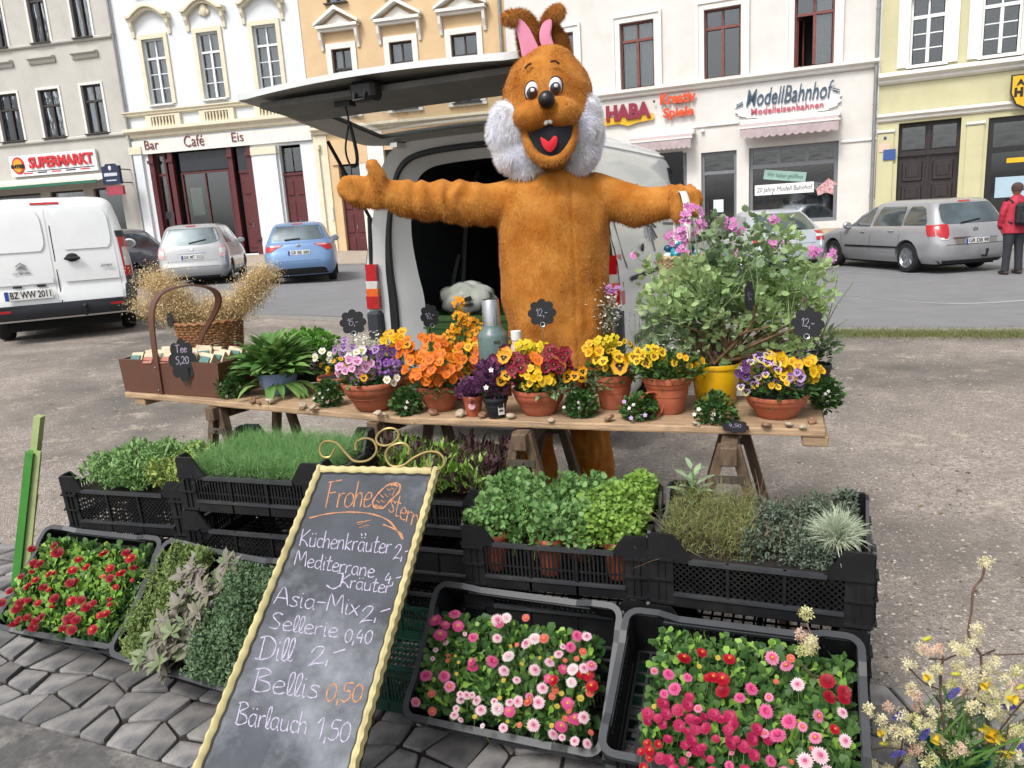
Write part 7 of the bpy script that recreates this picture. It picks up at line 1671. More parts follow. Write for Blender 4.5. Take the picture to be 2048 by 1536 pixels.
for z in(.02,h_*.8):obj('rivet',MB().ball((xh,-.014,z),(.005,.003,.005),8,5),M_CHR,trug)
BAG=mat('cream_paper','#cdbda0',rough=.85,var=.08,scale=25,hrand=.1);BAGD=mat('bag_fold','#a8906e',rough=.9)
LBL={c:mat('label_'+c,v,rough=.8,var=.2,scale=90)for c,v in(('red','#b87868'),('green','#6b8c80'),('teal','#57807c'),('pink','#c99a8c'))}
w,d,h=.088,.05,.165
bm_=MB().add([(-w/2,-d/2,0),(w/2,-d/2,0),(w/2,d/2,0),(-w/2,d/2,0),(-w/2*1.06,-d/2*1.1,h*.72),(w/2*1.06,-d/2*1.1,h*.72),(w/2*1.06,d/2*1.1,h*.72),(-w/2*1.06,d/2*1.1,h*.72),(-w/2,-.004,h),(w/2,-.004,h),(w/2,.004,h),(-w/2,.004,h)],[(0,3,2,1),(0,1,5,4),(1,2,6,5),(2,3,7,6),(3,0,4,7),(4,5,9,8),(6,7,11,10),(5,6,10,9),(7,4,8,11),(8,9,10,11)],[0,0,1,0,1,0,0,1,1,0])
first=None;cnt=0
rowlab=['front row','second row','third row','back row']
for r_ in range(4):
 nb=5
 for c in range(nb):
  x=.03+(Lt-.05)*(c+.5+.2*(r_%2))/(nb+.2);y=.042+r_*.06
  if abs(x-xh)<.028 and r_==0:continue
  wp=Matrix.Translation(trug.location)@Matrix.Rotation(ty_,4,'Z')@Vector((x,y,.04+R_.uniform(0,.022)))
  t=thing('paper_bag','','paper bag',loc=tuple(wp),rot=(R_.uniform(-.12,.1),R_.uniform(-.1,.1),ty_+R_.uniform(-.25,.25)),group='seed bags packed in the trug')
  if first is None:o=obj('bag',bm_,[BAG,BAGD],t);first=o.data
  else:o=link('bag',first,t)
  sk=R_.choice(list(LBL));t['label']='cream seed bag with %s label, %s in the %s of the trug'%(sk,('first','second','third','fourth','last')[c],rowlab[r_]);lb=obj('label',MB().box((0,-d/2*1.12,h*.82),(w*.8,.001,h*.22),rot=(-.6,0,0)),LBL[sk],t);obj('lower_label',MB().box((0,-d/2*1.08-.0012,h*.4),(w*.7,.001,h*.16)),mat('label_pale','#d8cdb8',rough=.85,var=.2,scale=120),t)
q=Matrix.Translation(trug.location)@Matrix.Rotation(ty_,4,'Z')@Vector((Lt*.71,-.02,h_*1.08))
price_tag('black flower shaped tag reading Tee 5,20 clipped to the front of the trug',tuple(q),42*A[1]/CAM_F,'',face=(.05,-1,.1),squash=.62,clip=False,lines=['Tee','5,20',',-'][:2])
obj('peg',MB().box((Lt*.74,-.01,h_*.72),(.014,.012,.05)),BPOT,trug)
WK=mat('wicker','#9a6a3c',rough=.7,var=.3,scale=40,col2='#6d4526')
yb=A[1]+.42;c=onY(425,690,yb);rB=62*yb/CAM_F*1.03;hB=50*yb/CAM_F
bk=thing('wicker_basket','round brown wicker basket holding sheaves of dried grass','basket',loc=tuple(c));hB+=c[2]-TZ-.004;bk.location.z=TZ+.004
def weave(t,r0_,r1_,h,rows,sp_,rad,mt,name='weave',oval=1.0):
 mb=MB()
 for k in range(rows):
  z=h*(k+.5)/rows;r_=r0_+(r1_-r0_)*(k/rows);n=sp_*4;pts=[]
  for i in range(n):a=2*math.pi*i/n;rr=r_+rad*.9*math.cos(sp_*a/1+math.pi*(k%2));pts.append((rr*math.cos(a),rr*math.sin(a)*oval,z))
  mb.tube(pts,rad,n=5,closed=True)
 o=obj(name,mb,mt,t,smooth=True);o['kind']='stuff'
 mb=MB()
 for i in range(sp_):a=2*math.pi*i/sp_;mb.tube([(r0_*math.cos(a),r0_*math.sin(a)*oval,0),(r1_*math.cos(a),r1_*math.sin(a)*oval,h)],rad*.9,n=5)
 obj('stakes',mb,mt,t,smooth=True)['kind']='stuff'
 pts=[(r1_*math.cos(a)*1.01,r1_*math.sin(a)*1.01*oval,h+rad*math.sin(a*24))for a in np.linspace(0,2*math.pi,121)[:-1]];obj('rim',MB().tube(pts,rad*2,n=6,closed=True),mt,t,smooth=True)
 obj('basket_floor',MB().lathe([(.001,.004),(r0_,.004),(r0_*1.04,.02)],n=20,sy=oval),mt,t)
weave(bk,rB*.82,rB,hB,20,26,.0052,WK)
obj('basket_stand',MB().tube([(0,0,-.3),(0,0,0)],.05,n=12),WK,bk)if False else None
DG=leafmat('dried_grass','#ecdcb4','#d2b682',rough=.8);DS=mat('dried_stalk','#c9b083',rough=.8)
def plume(px0,py0,px1,py1,w0,w1,n,nm,lab_):
 t=thing('dried_grass_sheaf',lab_,'dried grass',loc=tuple(onY(px0,py0,yb)));o_=np.array(t.location)
 s=rng.random(n)**.75;P=[];
 cx=px0+(px1-px0)*s+rng.normal(size=n)*(w0+(w1-w0)*s)*.5;cy=py0+(py1-py0)*s+rng.normal(size=n)*(w0+(w1-w0)*s)*.42
 dep=yb-.01+rng.normal(size=n)*(w0+(w1-w0)*s)*yb/CAM_F*.4
 P=np.array([onY(a,b,d)for a,b,d in zip(cx,cy,dep)]);D=rng.normal(size=(n,3));V,F=stamp(LEAFS[0]*np.array([.9,1,1]),LEAFS[1],P-o_,frames(D),rng.uniform(.008,.014,n));link('seed_heads',npmesh('seed_heads',V,F,DG,rnd=np.repeat(rng.random(n),4)),t,kind='stuff')
 m_=n//24;Q=P[:m_];B_=np.tile(onY(420+(px0-420)*.5,665,yb),(m_,1))+rng.normal(size=(m_,3))*.025;D=Q-B_;V,F=strands(B_-o_,D,np.linalg.norm(D,axis=1),.0022,seg=3,bend=.06,grav=0);link('stalks',npmesh('stalks',V,F,DS),t,kind='stuff');return t
plume(395,640,305,560,38,44,13000,'a','tall sheaf of dried grass leaning over the trug handle');plume(470,620,535,545,38,30,12000,'b','sheaf of dried grass leaning towards the street with the pale blue car')
plume(400,660,270,606,30,24,3500,'c','low sheaf of dried grass drooping beside the white van bumper');plume(425,650,440,610,46,36,9000,'d','short dense sheaf of dried grass in the middle of the wicker basket')
c_=onY(340,640,yb-.1);price_tag('black flower shaped tag half hidden in the dried grass',tuple(c_),.045,'',face=(-.9,-1,.1),clip=False,lines=['-'])
STH=mat('brushed_steel','#a9aaab',rough=.25,metal=.85,var=.05);THG=mat('hammered_green','#5d7270',rough=.35,var=.12,scale=60,bump=.2,bscale=120,coat=.3)
yT=3.50;c=onY(987,700,yT);k=yT/CAM_F*1.03
th=thing('thermos_flask','large grey green vacuum flask with a steel cup lid','flask',loc=(c[0],c[1],TZ+.005));zz=c[2]-TZ;H_=onY(987,598,yT)[2]-TZ-.005
obj('body',MB().lathe([(0,0),(29*k,0),(30*k,.01),(30*k,H_*.62),(28*k,H_*.66),(21*k,H_*.70),(20*k,H_*.74)],n=32),THG,th,smooth=True);obj('cup_lid',MB().lathe([(19*k,H_*.72),(18*k,H_*.75),(17*k,H_*.99),(15.5*k,H_),(0,H_)],n=32),STH,th,smooth=True)
obj('carry_handle',MB().tube([(30*k,.0,H_*.25),(44*k,0,H_*.28),(44*k,0,H_*.56),(29*k,0,H_*.6)],.007,n=8),STH,th,smooth=True);obj('badge',MB().box((8*k,-29*k,H_*.58),(.03,.004,.012),rz=.25),M_CHR,th)
yT=3.42;c=onY(1034,700,yT);H_=onY(1034,662,yT)[2]-TZ;t=thing('small_bottle','small clear bottle with white cap and pink label among the pansies','bottle',loc=(c[0],c[1],TZ+.004));k=yT/CAM_F
obj('glass',MB().lathe([(0,0),(15*k,0),(16*k,.01),(16*k,H_*.62),(13*k,H_*.75),(9.5*k,H_*.82),(9*k,H_*.9)],n=20),mat('milky_glass','#b9a89c',rough=.15,var=.05),t,smooth=True);obj('cap',MB().lathe([(10.5*k,H_*.86),(11*k,H_*.99),(0,H_)],n=16),M_PLATE,t,smooth=True);obj('label',MB().lathe([(16.4*k,H_*.2),(16.4*k,H_*.55)],n=20),mat('label_rose','#b5505c',rough=.6),t,smooth=True)
yK=3.40;c=onY(1362,565,yK);k=yK/CAM_F*1.03;t=thing('handled_basket','pale wicker basket with a white hoop handle and turquoise wrappings held in the paw','basket',loc=tuple(c));WKP=mat('pale_wicker','#c2ab84',rough=.7,var=.25,scale=40)
weave(t,34*k,44*k,50*k,14,22,.0042,WKP);hp=[(44*k*math.cos(a),0,48*k+122*k*math.sin(a))for a in np.linspace(0,math.pi,25)]
hp=[(-3*k+(x+3*k)*.12 if False else x,y,z)for x,y,z in hp];mb=MB();V=[]
hh=cr([(0.1*k,-42*k,40*k),(2*k,-44*k,90*k),(4*k,-38*k,140*k),(4*k,-15*k,166*k),(5*k,12*k,168*k),(4*k,36*k,145*k),(2*k,44*k,90*k),(0,42*k,40*k)],5)
for i,p in enumerate(hh):p=Vector(p);V+=[tuple(p+Vector((-6.5*k,0,0))),tuple(p+Vector((6.5*k,0,0))),tuple(p+Vector((6.5*k,.0,.004))),tuple(p+Vector((-6.5*k,.0,.004)))]
obj('hoop_handle',MB().add(V,[(i*4+j,i*4+(j+1)%4,i*4+4+(j+1)%4,i*4+4+j)for i in range(len(hh)-1)for j in range(4)]),mat('white_hoop','#dedcd4',rough=.6),t,smooth='all')
mbs=MB();TQ=[mat('turquoise_foil','#2fa3b5',rough=.3,metal=.2,var=.2,scale=30),mat('white_tissue','#d8e2e4',rough=.6),mat('navy_foil','#1f4a6a',rough=.35)]
for i in range(26):a=R_.uniform(0,6.28);r_=R_.uniform(0,34)*k;mbs.ball((r_*math.cos(a),r_*math.sin(a),48*k+R_.uniform(0,22)*k),(R_.uniform(8,13)*k,R_.uniform(8,13)*k,R_.uniform(6,11)*k),8,6,R_.randrange(3)if i>5 else 0)
obj('wrapped_sweets',mbs,TQ,t,smooth='all')
# ------ crates
CRP=mat('crate_black','#17181b',rough=.5,var=.2,scale=10,dirt=.45,dirtcol='#35332f',spec=.4);CRR=mat('crate_rim_grey','#34363a',rough=.5,var=.15,scale=8,dirt=.4,dirtcol='#54534f');CRG=mat('crate_green','#12392c',rough=.5,var=.15,scale=8)
_cm={}
def side_mesh(L_,h,post,low,style,key):
 """crate wall in the xz plane, x centred, z from -h (foot) to 0 (post tops); long walls dip between the posts"""
 if key in _cm:return _cm[key]
 mb=MB();t=.006;zl=-low;zb=-h
 for s_ in(-1,1):
  x0,x1=s_*L_/2,s_*(L_/2-post);sl=s_*(L_/2-post-low*.7)
  pts=[(x0,zb),(x0,-.006),(x0-s_*.006,0),(x1,0),(sl,zl),(sl,zl-.012),(x1,zl-.012),(x1,zb)]
  if low<.005:pts=[(x0,zb),(x0,0),(x1,0),(x1,zb)]
  if s_<0:pts=pts[::-1]
  mb.prism(pts,-t/2-.002,t/2+.002);
  for z in(zb+.01,zb+h*.38,zb+h*.66):mb.box(((x0+x1)/2,-.008,z),(post+.004,.012,.007))
  for q in(.35,.65):mb.box((x0-s_*post*q,-.007,(zb+zl)/2),(.003,.008,h-low-.02))
 iL=L_-2*post;mb.box((0,-.002,zl-.006),(iL-low*1.2,t+.010,.012),1);mb.box((0,-.002,zb+.018),(iL,t+.006,.036));mb.box((0,-.006,zb+.04),(iL,t+.01,.008),1)
 for x in(-iL/6,iL/6):mb.box((x,-.003,(zl+zb)/2),(.008,t+.004,h-low))
 z0,z1=zb+.04,zl-.01
 if style=='bars':
  n=int(iL/.013)
  for i in range(n):mb.box((-iL/2+iL*(i+.5)/n,0,(z0+z1)/2),(.0062,.0035,z1-z0))
  mb.box((0,.001,(z0+z1)/2-(z1-z0)*.15),(iL,.0025,.006))
 elif style=='lattice':
  sp_=.019;H=z1-z0;n=int((iL+H)/sp_)
  for s_ in(1,-1):
   for i in range(n):
    xa=-iL/2-H+i*sp_;a=max(xa,-iL/2);b=min(xa+H,iL/2)
    if b-a<.01:continue
    za,zb_=z0+(a-xa),z0+(b-xa)
    if s_<0:a,b=-a,-b
    mb.beam((a,.0012*s_,za),(b,.0012*s_,zb_),.0035,.0026,up=(0,1,0))
 elif style=='solid':mb.box((0,.0,(z0+z1)/2),(iL,.003,z1-z0))
 elif style=='holes':
  for z in(z1-.004,z1-.024,z1-.030,z1-.052,z1-.058):mb.box((0,0,z),(iL,.003,.0055))
  n=int(iL/.0165)
  for i in range(n):mb.box((-iL/2+iL*(i+.5)/n,.0008,z1-.032),(.0085,.003,.06))
  mb.box((0,0,(z0+z1-.06)/2),(iL,.003,z1-.06-z0))
 o=obj('crate_side',mb,[CRP,CRR]);me=o.data;bpy.data.objects.remove(o);_cm[key]=me;return me
def floor_mesh(W_,D_,key):
 if key in _cm:return _cm[key]
 mb=MB().box((0,0,0),(W_-.01,.02,.006)).box((0,0,0),(.02,D_-.01,.005))
 for y in np.linspace(-D_/2+.01,D_/2-.01,12):mb.box((0,y,.0),(W_-.012,.008,.004))
 for x in np.linspace(-W_/2+.01,W_/2-.01,18):mb.box((x,0,.001),(.008,D_-.012,.003))
 o=obj('crate_floor',mb,CRP);me=o.data;bpy.data.objects.remove(o);_cm[key]=me;return me
def crate(label,M_,W_=.6,D_=.4,h=.2,low=.055,post=.07,long_='bars',short='bars',rim=False,tint=None):
 """M_: matrix of the rim rectangle's centre, local z = crate's own up"""
 t=thing('crate',label,'crate');t.matrix_world=M_;e_=M_.to_euler();t.location=M_.translation;t.rotation_euler=e_
 ml=side_mesh(W_,h,post,low,long_,('L',W_,h,long_,low,post));ms=side_mesh(D_-.012,h,post*.7,low if not rim else low*.5,short,('S',D_,h,short,low,post))
 pcs=[link('long_side',ml,t,loc=(0,-D_/2,0)),link('long_side',ml,t,loc=(0,D_/2,0),rot=(0,0,math.pi)),link('short_side',ms,t,loc=(W_/2,0,0),rot=(0,0,math.pi/2)),link('short_side',ms,t,loc=(-W_/2,0,0),rot=(0,0,-math.pi/2)),link('crate_floor',floor_mesh(W_,D_,('F',W_,D_)),t,loc=(0,0,-h+.012))]
 if rim:
  key=('R',W_,D_,low)
  if key not in _cm:
   mb=MB();cyc=[]
   for a0,(cx,cy)in((0,(1,1)),(90,(-1,1)),(180,(-1,-1)),(270,(1,-1))):
    for k in range(5):a=R(a0+22.5*k);cyc.append((cx*(W_/2-.03)+.036*math.cos(a),cy*(D_/2-.03)+.036*math.sin(a),.002))
   full=[]
   for i,p in enumerate(cyc):
    full.append(p);q=cyc[(i+1)%len(cyc)]
    if i%5==4:
     L2=math.dist(p[:2],q[:2]);lowz=-low if L2>D_*.95 else-low*.5
     for f,z in((.10,.002),(.2,lowz+.004),(.5,lowz+.004),(.8,lowz+.004),(.90,.002)):full.append((p[0]+(q[0]-p[0])*f,p[1]+(q[1]-p[1])*f,z))
   V=[]
   n=len(full)
   for i,p in enumerate(full):
    d=Vector(full[(i+1)%n])-Vector(full[i-1]);o_=Vector((d.y,-d.x,0)).normalized();p=Vector(p);w=.0095
    V+=[tuple(p-o_*w),tuple(p-o_*w+Vector((0,0,.006))),tuple(p+o_*w+Vector((0,0,.006))),tuple(p+o_*w+Vector((0,0,-.012)))]
   mb.add(V,[(i*4+j,((i+1)%n)*4+j,((i+1)%n)*4+(j+1)%4,i*4+(j+1)%4)for i in range(n)for j in range(4)]);o=obj('rim',mb,CRR);_cm[key]=o.data;bpy.data.objects.remove(o)
  pcs.append(link('rim',_cm[key],t))
 if tint:
  for o in pcs:
   for s_ in o.material_slots:s_.link='OBJECT';s_.material=tint
 return t
def pose(x,y,z,yaw,pitch=0.0,roll=0.0):return Matrix.Translation((x,y,z))@Matrix.Rotation(R(yaw),4,'Z')@Matrix.Rotation(R(pitch),4,'X')@Matrix.Rotation(R(roll),4,'Y')
def down(M_,dz,dx=0,dy=0):return Matrix.Translation((dx,dy,-dz))@M_
# --- four tilted display crates in front
MA=pose(-1.721,2.747,.315,-20.8,45);MS=pose(-1.095,2.366,.368,-27.4,45);MP=pose(-.052,2.075,.286,-22,45);MQ=pose(.514,1.726,.375,-20.9,28)
crate('black crate tilted forward and filled with red daisies',MA,rim=True,long_='holes',short='holes',low=.02,post=.08)
crate('black crate tilted forward holding purple sage and thyme',MS,rim=True,long_='holes',short='holes',low=.03,post=.08)
crate('black crate tilted forward holding pink and white daisies',MP,rim=True,long_='holes',short='holes',low=.022,post=.08)
crate('black crate tilted forward holding crimson daisies',MQ,rim=True,long_='holes',short='holes',low=.022,post=.08)
# --- stacks behind
MH=pose(.72,2.155,.684,-22,3);MK=pose(.15,2.425,.642,-18,3);ML=pose(-1.52,3.08,.69,-17.2,3);MD=pose(-.90,2.78,.822,-18.5,2);ME=pose(-.34,3.02,.60,-19,2)
def stack(M_,n,labels,styles,green_last=False,**k):
 h=step=round(M_.translation.z/n,4)
 for i in range(n):crate(labels[i],down(M_,step*i,dx=.004*(-1)**i),h=h,long_=styles[i%len(styles)],short='bars',tint=CRG if green_last and i==n-1 else None,**k)
stack(MH,3,['top crate with lattice sides holding rosemary, thyme and silver curry herb','second crate down under the rosemary and thyme','dark green bottom crate under the rosemary and thyme stack'],['lattice','solid'],low=.075,green_last=True)
stack(MK,3,['top crate with barred sides holding parsley in brick red pots','second crate down under the parsley','dark green bottom crate under the parsley stack'],['bars','solid'],green_last=True)
stack(ML,3,['top crate with lattice sides holding mint and oregano','second crate down under the mint','bottom crate under the mint'],['lattice','bars'])
stack(MD,4,['top crate with barred sides holding feathery dill','second crate down under the dill','third crate down under the dill','bottom crate of the dill stack'],['bars','lattice','solid'],low=.07)
stack(ME,3,['top crate with red leaved salad mix behind the chalkboard','second crate down behind the chalkboard','bottom crate of the stack behind the chalkboard'],['bars','solid'])
MW=pose(-1.02,3.95,.40,-22,0);MV=pose(-.62,3.62,.52,-24,0)
stack(MW,2,['empty black crate under the table with slatted end','lower empty black crate under the table'],['bars'])
stack(MV,2,['empty lattice crate under the table beside the trestle','lower lattice crate under the table beside the trestle'],['lattice'])
crate('low green crate that props the crimson daisy crate',pose(.52,1.84,.10,-20.9,0),h=.1,low=.01,tint=CRG);crate('low black crate that props the purple sage crate',pose(-.98,2.60,.16,-24,0),h=.16,low=.01)
crate('dark green crate low behind the pink daisy crate',pose(-.33,2.42,.22,-20,0),long_='bars',tint=CRG)
# ------ what grows in the crates
def bed(name,label,M_,cat='plants'):
 t=thing(name,label,cat);t.location=M_.translation;t.rotation_euler=M_.to_euler();b=Bed(t);b.M=M_;return t,b
def upl(M_):return np.array((M_.to_3x3().transposed()@Vector((0,0,1))))
def fill(b,n,x0,x1,y0,y1,z0,z1,mt,size,tmpl=LEAF,up=.9,jit=.55,clump=None,name='leaves',mound=0.0,big=1.0):
 x=rng.uniform(x0,x1,n);y=rng.uniform(y0,y1,n)
 if clump:
  k=clump;cx=rng.uniform(x0,x1,k);cy=rng.uniform(y0,y1,k);i=rng.integers(0,k,n);s_=.032*big;x=np.clip(cx[i]+rng.normal(size=n)*s_,x0,x1);y=np.clip(cy[i]+rng.normal(size=n)*s_,y0,y1)
 z=rng.uniform(z0,z1,n)+mound*(1-((x-(x0+x1)/2)/((x1-x0)/2))**2)*(1-((y-(y0+y1)/2)/((y1-y0)/2))**2)+.012*np.sin(x*40+y*23)
 D=rng.normal(size=(n,3))*jit+upl(b.M)*up;return leaves(name,np.stack([x,y,z],1),D,size*rng.uniform(.6,1.3,n),tmpl,LG.get(mt,mt)if isinstance(mt,str)else mt,b.t,roll=rng.normal(size=n)*.6,kind='stuff')
def hairs(b,n,x0,x1,y0,y1,z0,z1,mt,L_,w,up=1.0,jit=.4,seg=3,bend=.5,grav=.4,name='blades'):
 P=np.stack([rng.uniform(x0,x1,n),rng.uniform(y0,y1,n),rng.uniform(z0,z1,n)],1);D=rng.normal(size=(n,3))*jit+upl(b.M)*up
 V,F=strands(P,D,L_*rng.uniform(.5,1.2,n),w,seg=seg,bend=bend,grav=grav);return link(name,npmesh(name,V,F,mt,rnd=np.repeat(rng.random(n),(seg+1)*2)),b.t,kind='stuff')
def soilbed(b,W_=.56,D_=.36,z=-.09):obj('soil',MB().box((0,0,z),(W_,D_,.02)),SOIL,b.t)
DY={'p':daisy('#d24f86','#d8669a','#d9a02a',seed=1),'P':daisy('#dc6a9a','#c93a72',None,seed=2),'w':daisy('#e8c9d0','#e0a0b4','#c85a80',seed=3),'W':daisy('#e6dcd8','#e8b8c4',None,seed=4),'l':daisy('#dd8fae','#d9557f','#d99a2a',seed=5),'r':daisy('#b3142e','#bf2038','#d98a1e',seed=6),'R':daisy('#a3122c','#8c1024',None,seed=7),'m':daisy('#b02552','#bb2f60',None,seed=8),'o':daisy('#d77a68','#cf5a50','#dca83a',rings=2,seed=9),'y':daisy('#b9a23a','#c9b050','#a9a83a',rings=1,n=10,seed=10)}
def daisies(b,pts,conv,scale,z=.058):
 """pts: (x,y,diameter px,kind) traced from the photo onto the crate's own plane"""
 M_=b.M;nrm=np.array(M_.to_3x3()@Vector((0,0,1)));inv=M_.inverted()
 for x,y,d,k in pts:
  px,py=conv(x,y);zz=z+R_.uniform(-.012,.012);P=onP(px,py,np.array(M_.translation)+nrm*zz,nrm);L_=inv@Vector(P)
  if abs(L_.x)>.33 or abs(L_.y)>.25:continue
  dist=float((P-CP)@FW);r_=d*scale/2*dist/CAM_F
  D=inv.to_3x3()@Vector((R_.gauss(0,.28),-.55+R_.gauss(0,.22),.9));e_=D.to_track_quat('Z','Y').to_euler();o=link('flower',DY[k],b.t,loc=L_,rot=e_);o.scale=(r_*1.35,)*3;b.flowers+=1
 P=np.array([tuple(o.location)for o in b.t.children if o.name.startswith('flower')]);n=len(P);D=np.tile(-upl(M_),(n,1))+rng.normal(size=(n,3))*.15;V,F=strands(P,D,.06,.0022,seg=2,bend=.1,grav=0);link('flower_stalks',npmesh('flower_stalks',V,F,STEM),b.t,kind='stuff')
SPO=(np.array([(-.05,0,0),(.05,0,0),(-.12,.45,.05),(.12,.45,.05),(-.30,.75,.03),(.30,.75,.03),(-.2,1,-.05),(.2,1,-.05)],float),np.array([(0,1,3,2),(2,3,5,4),(4,5,7,6)]))
def bellis(label,M_,seed,x0=-.26,x1=.25,y0=-.17,y1=.14):
 t,b=bed('daisy_plants',label,M_,'daisies');obj('soil',MB().box(((x0+x1)/2,(y0+y1)/2,-.10),(x1-x0-.02,y1-y0-.02,.02)),SOIL,b.t)
 fill(b,2600,x0,x1,y0,y1,-.06,.006,LG['mid'],.032,tmpl=SPO,up=.75,jit=.7);fill(b,2200,x0,x1,y0,y1,-.09,-.01,LG['dark'],.038,tmpl=SPO,up=.5,jit=.8);fill(b,220,x0,x1,y0,y1,.0,.006,LG['lime'],.028,tmpl=SPO,up=.8,jit=.6)
 return t,b
pk=[(365,365,88,'p'),(435,400,66,'p'),(398,480,92,'p'),(535,408,80,'p'),(510,318,80,'P'),(655,498,66,'P'),(843,505,66,'w'),(845,365,90,'w'),(860,390,60,'P'),(915,345,75,'W'),(1070,340,54,'o'),(1078,545,76,'w'),(1140,510,86,'W'),(1215,505,70,'o'),(1473,485,76,'P'),(1550,490,66,'w'),(1420,570,70,'P'),(1360,570,44,'w'),(1330,632,66,'w'),(1518,608,56,'o'),(1470,662,40,'o'),(1378,675,36,'o'),(935,650,88,'W'),(800,688,86,'P'),(648,690,60,'p'),(653,737,76,'p'),(895,762,76,'w'),(897,832,34,'y'),(997,835,56,'w'),(1138,755,82,'w'),(1255,697,70,'w'),(1360,748,66,'p'),(1443,750,84,'W'),(1525,740,70,'w'),(1585,720,72,'l'),(1500,790,60,'r'),(1558,790,88,'r'),(1592,885,90,'r'),(1575,935,60,'o'),(1245,820,60,'p'),(1292,835,76,'r'),(1300,910,54,'o'),(1275,960,50,'o'),(1200,900,78,'w'),(1427,852,74,'W'),(1500,975,50,'y'),(1350,938,36,'y'),(1397,1020,86,'p'),(1410,1075,44,'o'),(285,802,84,'P'),(428,803,76,'P'),(470,885,76,'l'),(328,938,54,'o'),(200,1008,66,'l'),(332,1078,60,'o'),(553,945,46,'w'),(600,955,60,'w'),(650,950,44,'w'),(553,993,56,'w'),(688,995,66,'w'),(523,1057,46,'w'),(507,1112,58,'w'),(717,1072,76,'w'),(555,1148,40,'w'),(822,1003,50,'w'),(843,1060,88,'W'),(945,1012,62,'w'),(1013,1000,76,'w'),(1095,970,64,'l'),(1090,1008,70,'o'),(1170,1010,86,'w'),(945,1080,78,'p'),(1128,1190,86,'w'),(893,1210,62,'w'),(1380,1135,46,'o'),(1453,1145,96,'p'),(1522,1128,80,'w'),(1347,1205,88,'p'),(1280,1265,74,'w'),(1355,1285,50,'w'),(1457,1315,64,'w'),(1550,1335,66,'w'),(1580,1245,44,'o'),(1275,1190,36,'y'),(730,1193,36,'W'),(1020,1185,40,'o'),(440,540,42,'w'),(360,595,36,'w'),(337,662,32,'w'),(458,640,40,'o'),(455,675,34,'o'),(540,690,26,'y'),(513,640,22,'y'),(590,468,30,'w'),(1000,552,32,'o'),(947,563,28,'y'),(1037,703,30,'y'),(1183,655,26,'y'),(1278,655,26,'y'),(1315,1040,40,'y'),(863,972,34,'y'),(925,1157,28,'y'),(668,1120,34,'y'),(523,782,26,'y')]
t,b=bellis('bed of pink, rose and white daisies in the tilted crate by the chalkboard',MP,1,x0=-.27,x1=.24,y1=.10);daisies(b,pk,lambda x,y:(780+x/3.938,1150+y/3.948),1/3.94)
rp_=[(635,527,92,'r'),(770,480,70,'r'),(978,528,80,'r'),(893,515,36,'y'),(752,580,32,'y'),(1302,520,90,'l'),(1418,585,84,'l'),(1447,520,56,'o'),(517,645,76,'P'),(410,618,50,'l'),(662,668,60,'P'),(820,670,60,'r'),(858,668,84,'r'),(925,680,96,'r'),(933,770,96,'R'),(570,755,86,'P'),(485,790,56,'P'),(475,865,88,'m'),(678,815,64,'m'),(662,875,84,'m'),(592,915,84,'m'),(745,905,56,'l'),(362,942,84,'m'),(355,1000,60,'m'),(440,975,60,'m'),(500,945,76,'m'),(470,1018,68,'m'),(598,1028,80,'m'),(690,985,80,'m'),(735,995,70,'m'),(785,965,60,'m'),(865,950,86,'m'),(725,1055,76,'m'),(803,1050,80,'m'),(655,1078,56,'m'),(1143,755,84,'P'),(1062,825,74,'P'),(1282,815,56,'l'),(1335,697,40,'o'),(1500,720,84,'w'),(1723,697,104,'R'),(1735,815,90,'R'),(1850,775,90,'R'),(1848,830,84,'R'),(920,985,70,'m'),(985,965,90,'m'),(1013,1020,84,'m'),(970,1065,70,'m'),(1255,922,90,'P'),(1438,1002,98,'P'),(1352,1112,104,'P'),(1190,1060,84,'m'),(1150,1132,92,'m'),(1092,1190,84,'m'),(1270,1130,80,'m'),(1247,1090,60,'l'),(985,1170,86,'m'),(1035,1135,50,'m'),(880,1130,54,'m'),(515,1135,64,'m'),(360,1165,56,'r'),(440,1170,56,'r'),(313,1230,54,'r'),(375,1225,70,'r'),(375,1275,54,'r'),(455,1280,78,'m'),(520,1295,80,'m'),(690,1145,88,'m'),(640,1180,60,'m'),(735,1220,92,'m'),(780,1195,56,'m'),(780,1265,40,'m'),(838,1287,52,'m'),(630,1300,54,'m'),(1165,1255,80,'m'),(978,1335,60,'P'),(1290,1300,74,'P'),(1535,1040,62,'l'),(1648,957,80,'l'),(1777,1060,68,'r'),(1637,1127,80,'l'),(1855,1145,84,'w'),(1835,935,70,'w'),(1557,1300,98,'w'),(1665,1262,110,'w'),(1450,1305,40,'o'),(410,885,32,'y'),(1605,1205,36,'o'),(1510,1000,26,'y'),(1000,1240,36,'l'),(675,1248,34,'l'),(980,1120,56,'m')]
rp_+=[(330,1345,60,'r'),(560,1370,80,'m'),(700,1390,76,'m'),(850,1380,70,'m'),(1100,1375,80,'m'),(1400,1390,80,'P'),(1720,1380,84,'w'),(450,1400,76,'m')]
t,b=bellis('bed of crimson, rose and pink daisies in the tilted crate at the end',MQ,2,x0=-.20,x1=.27,y0=-.18,y1=.14);daisies(b,rp_,lambda x,y:(1200+x/3.793,1180+y/3.793),1/3.8)
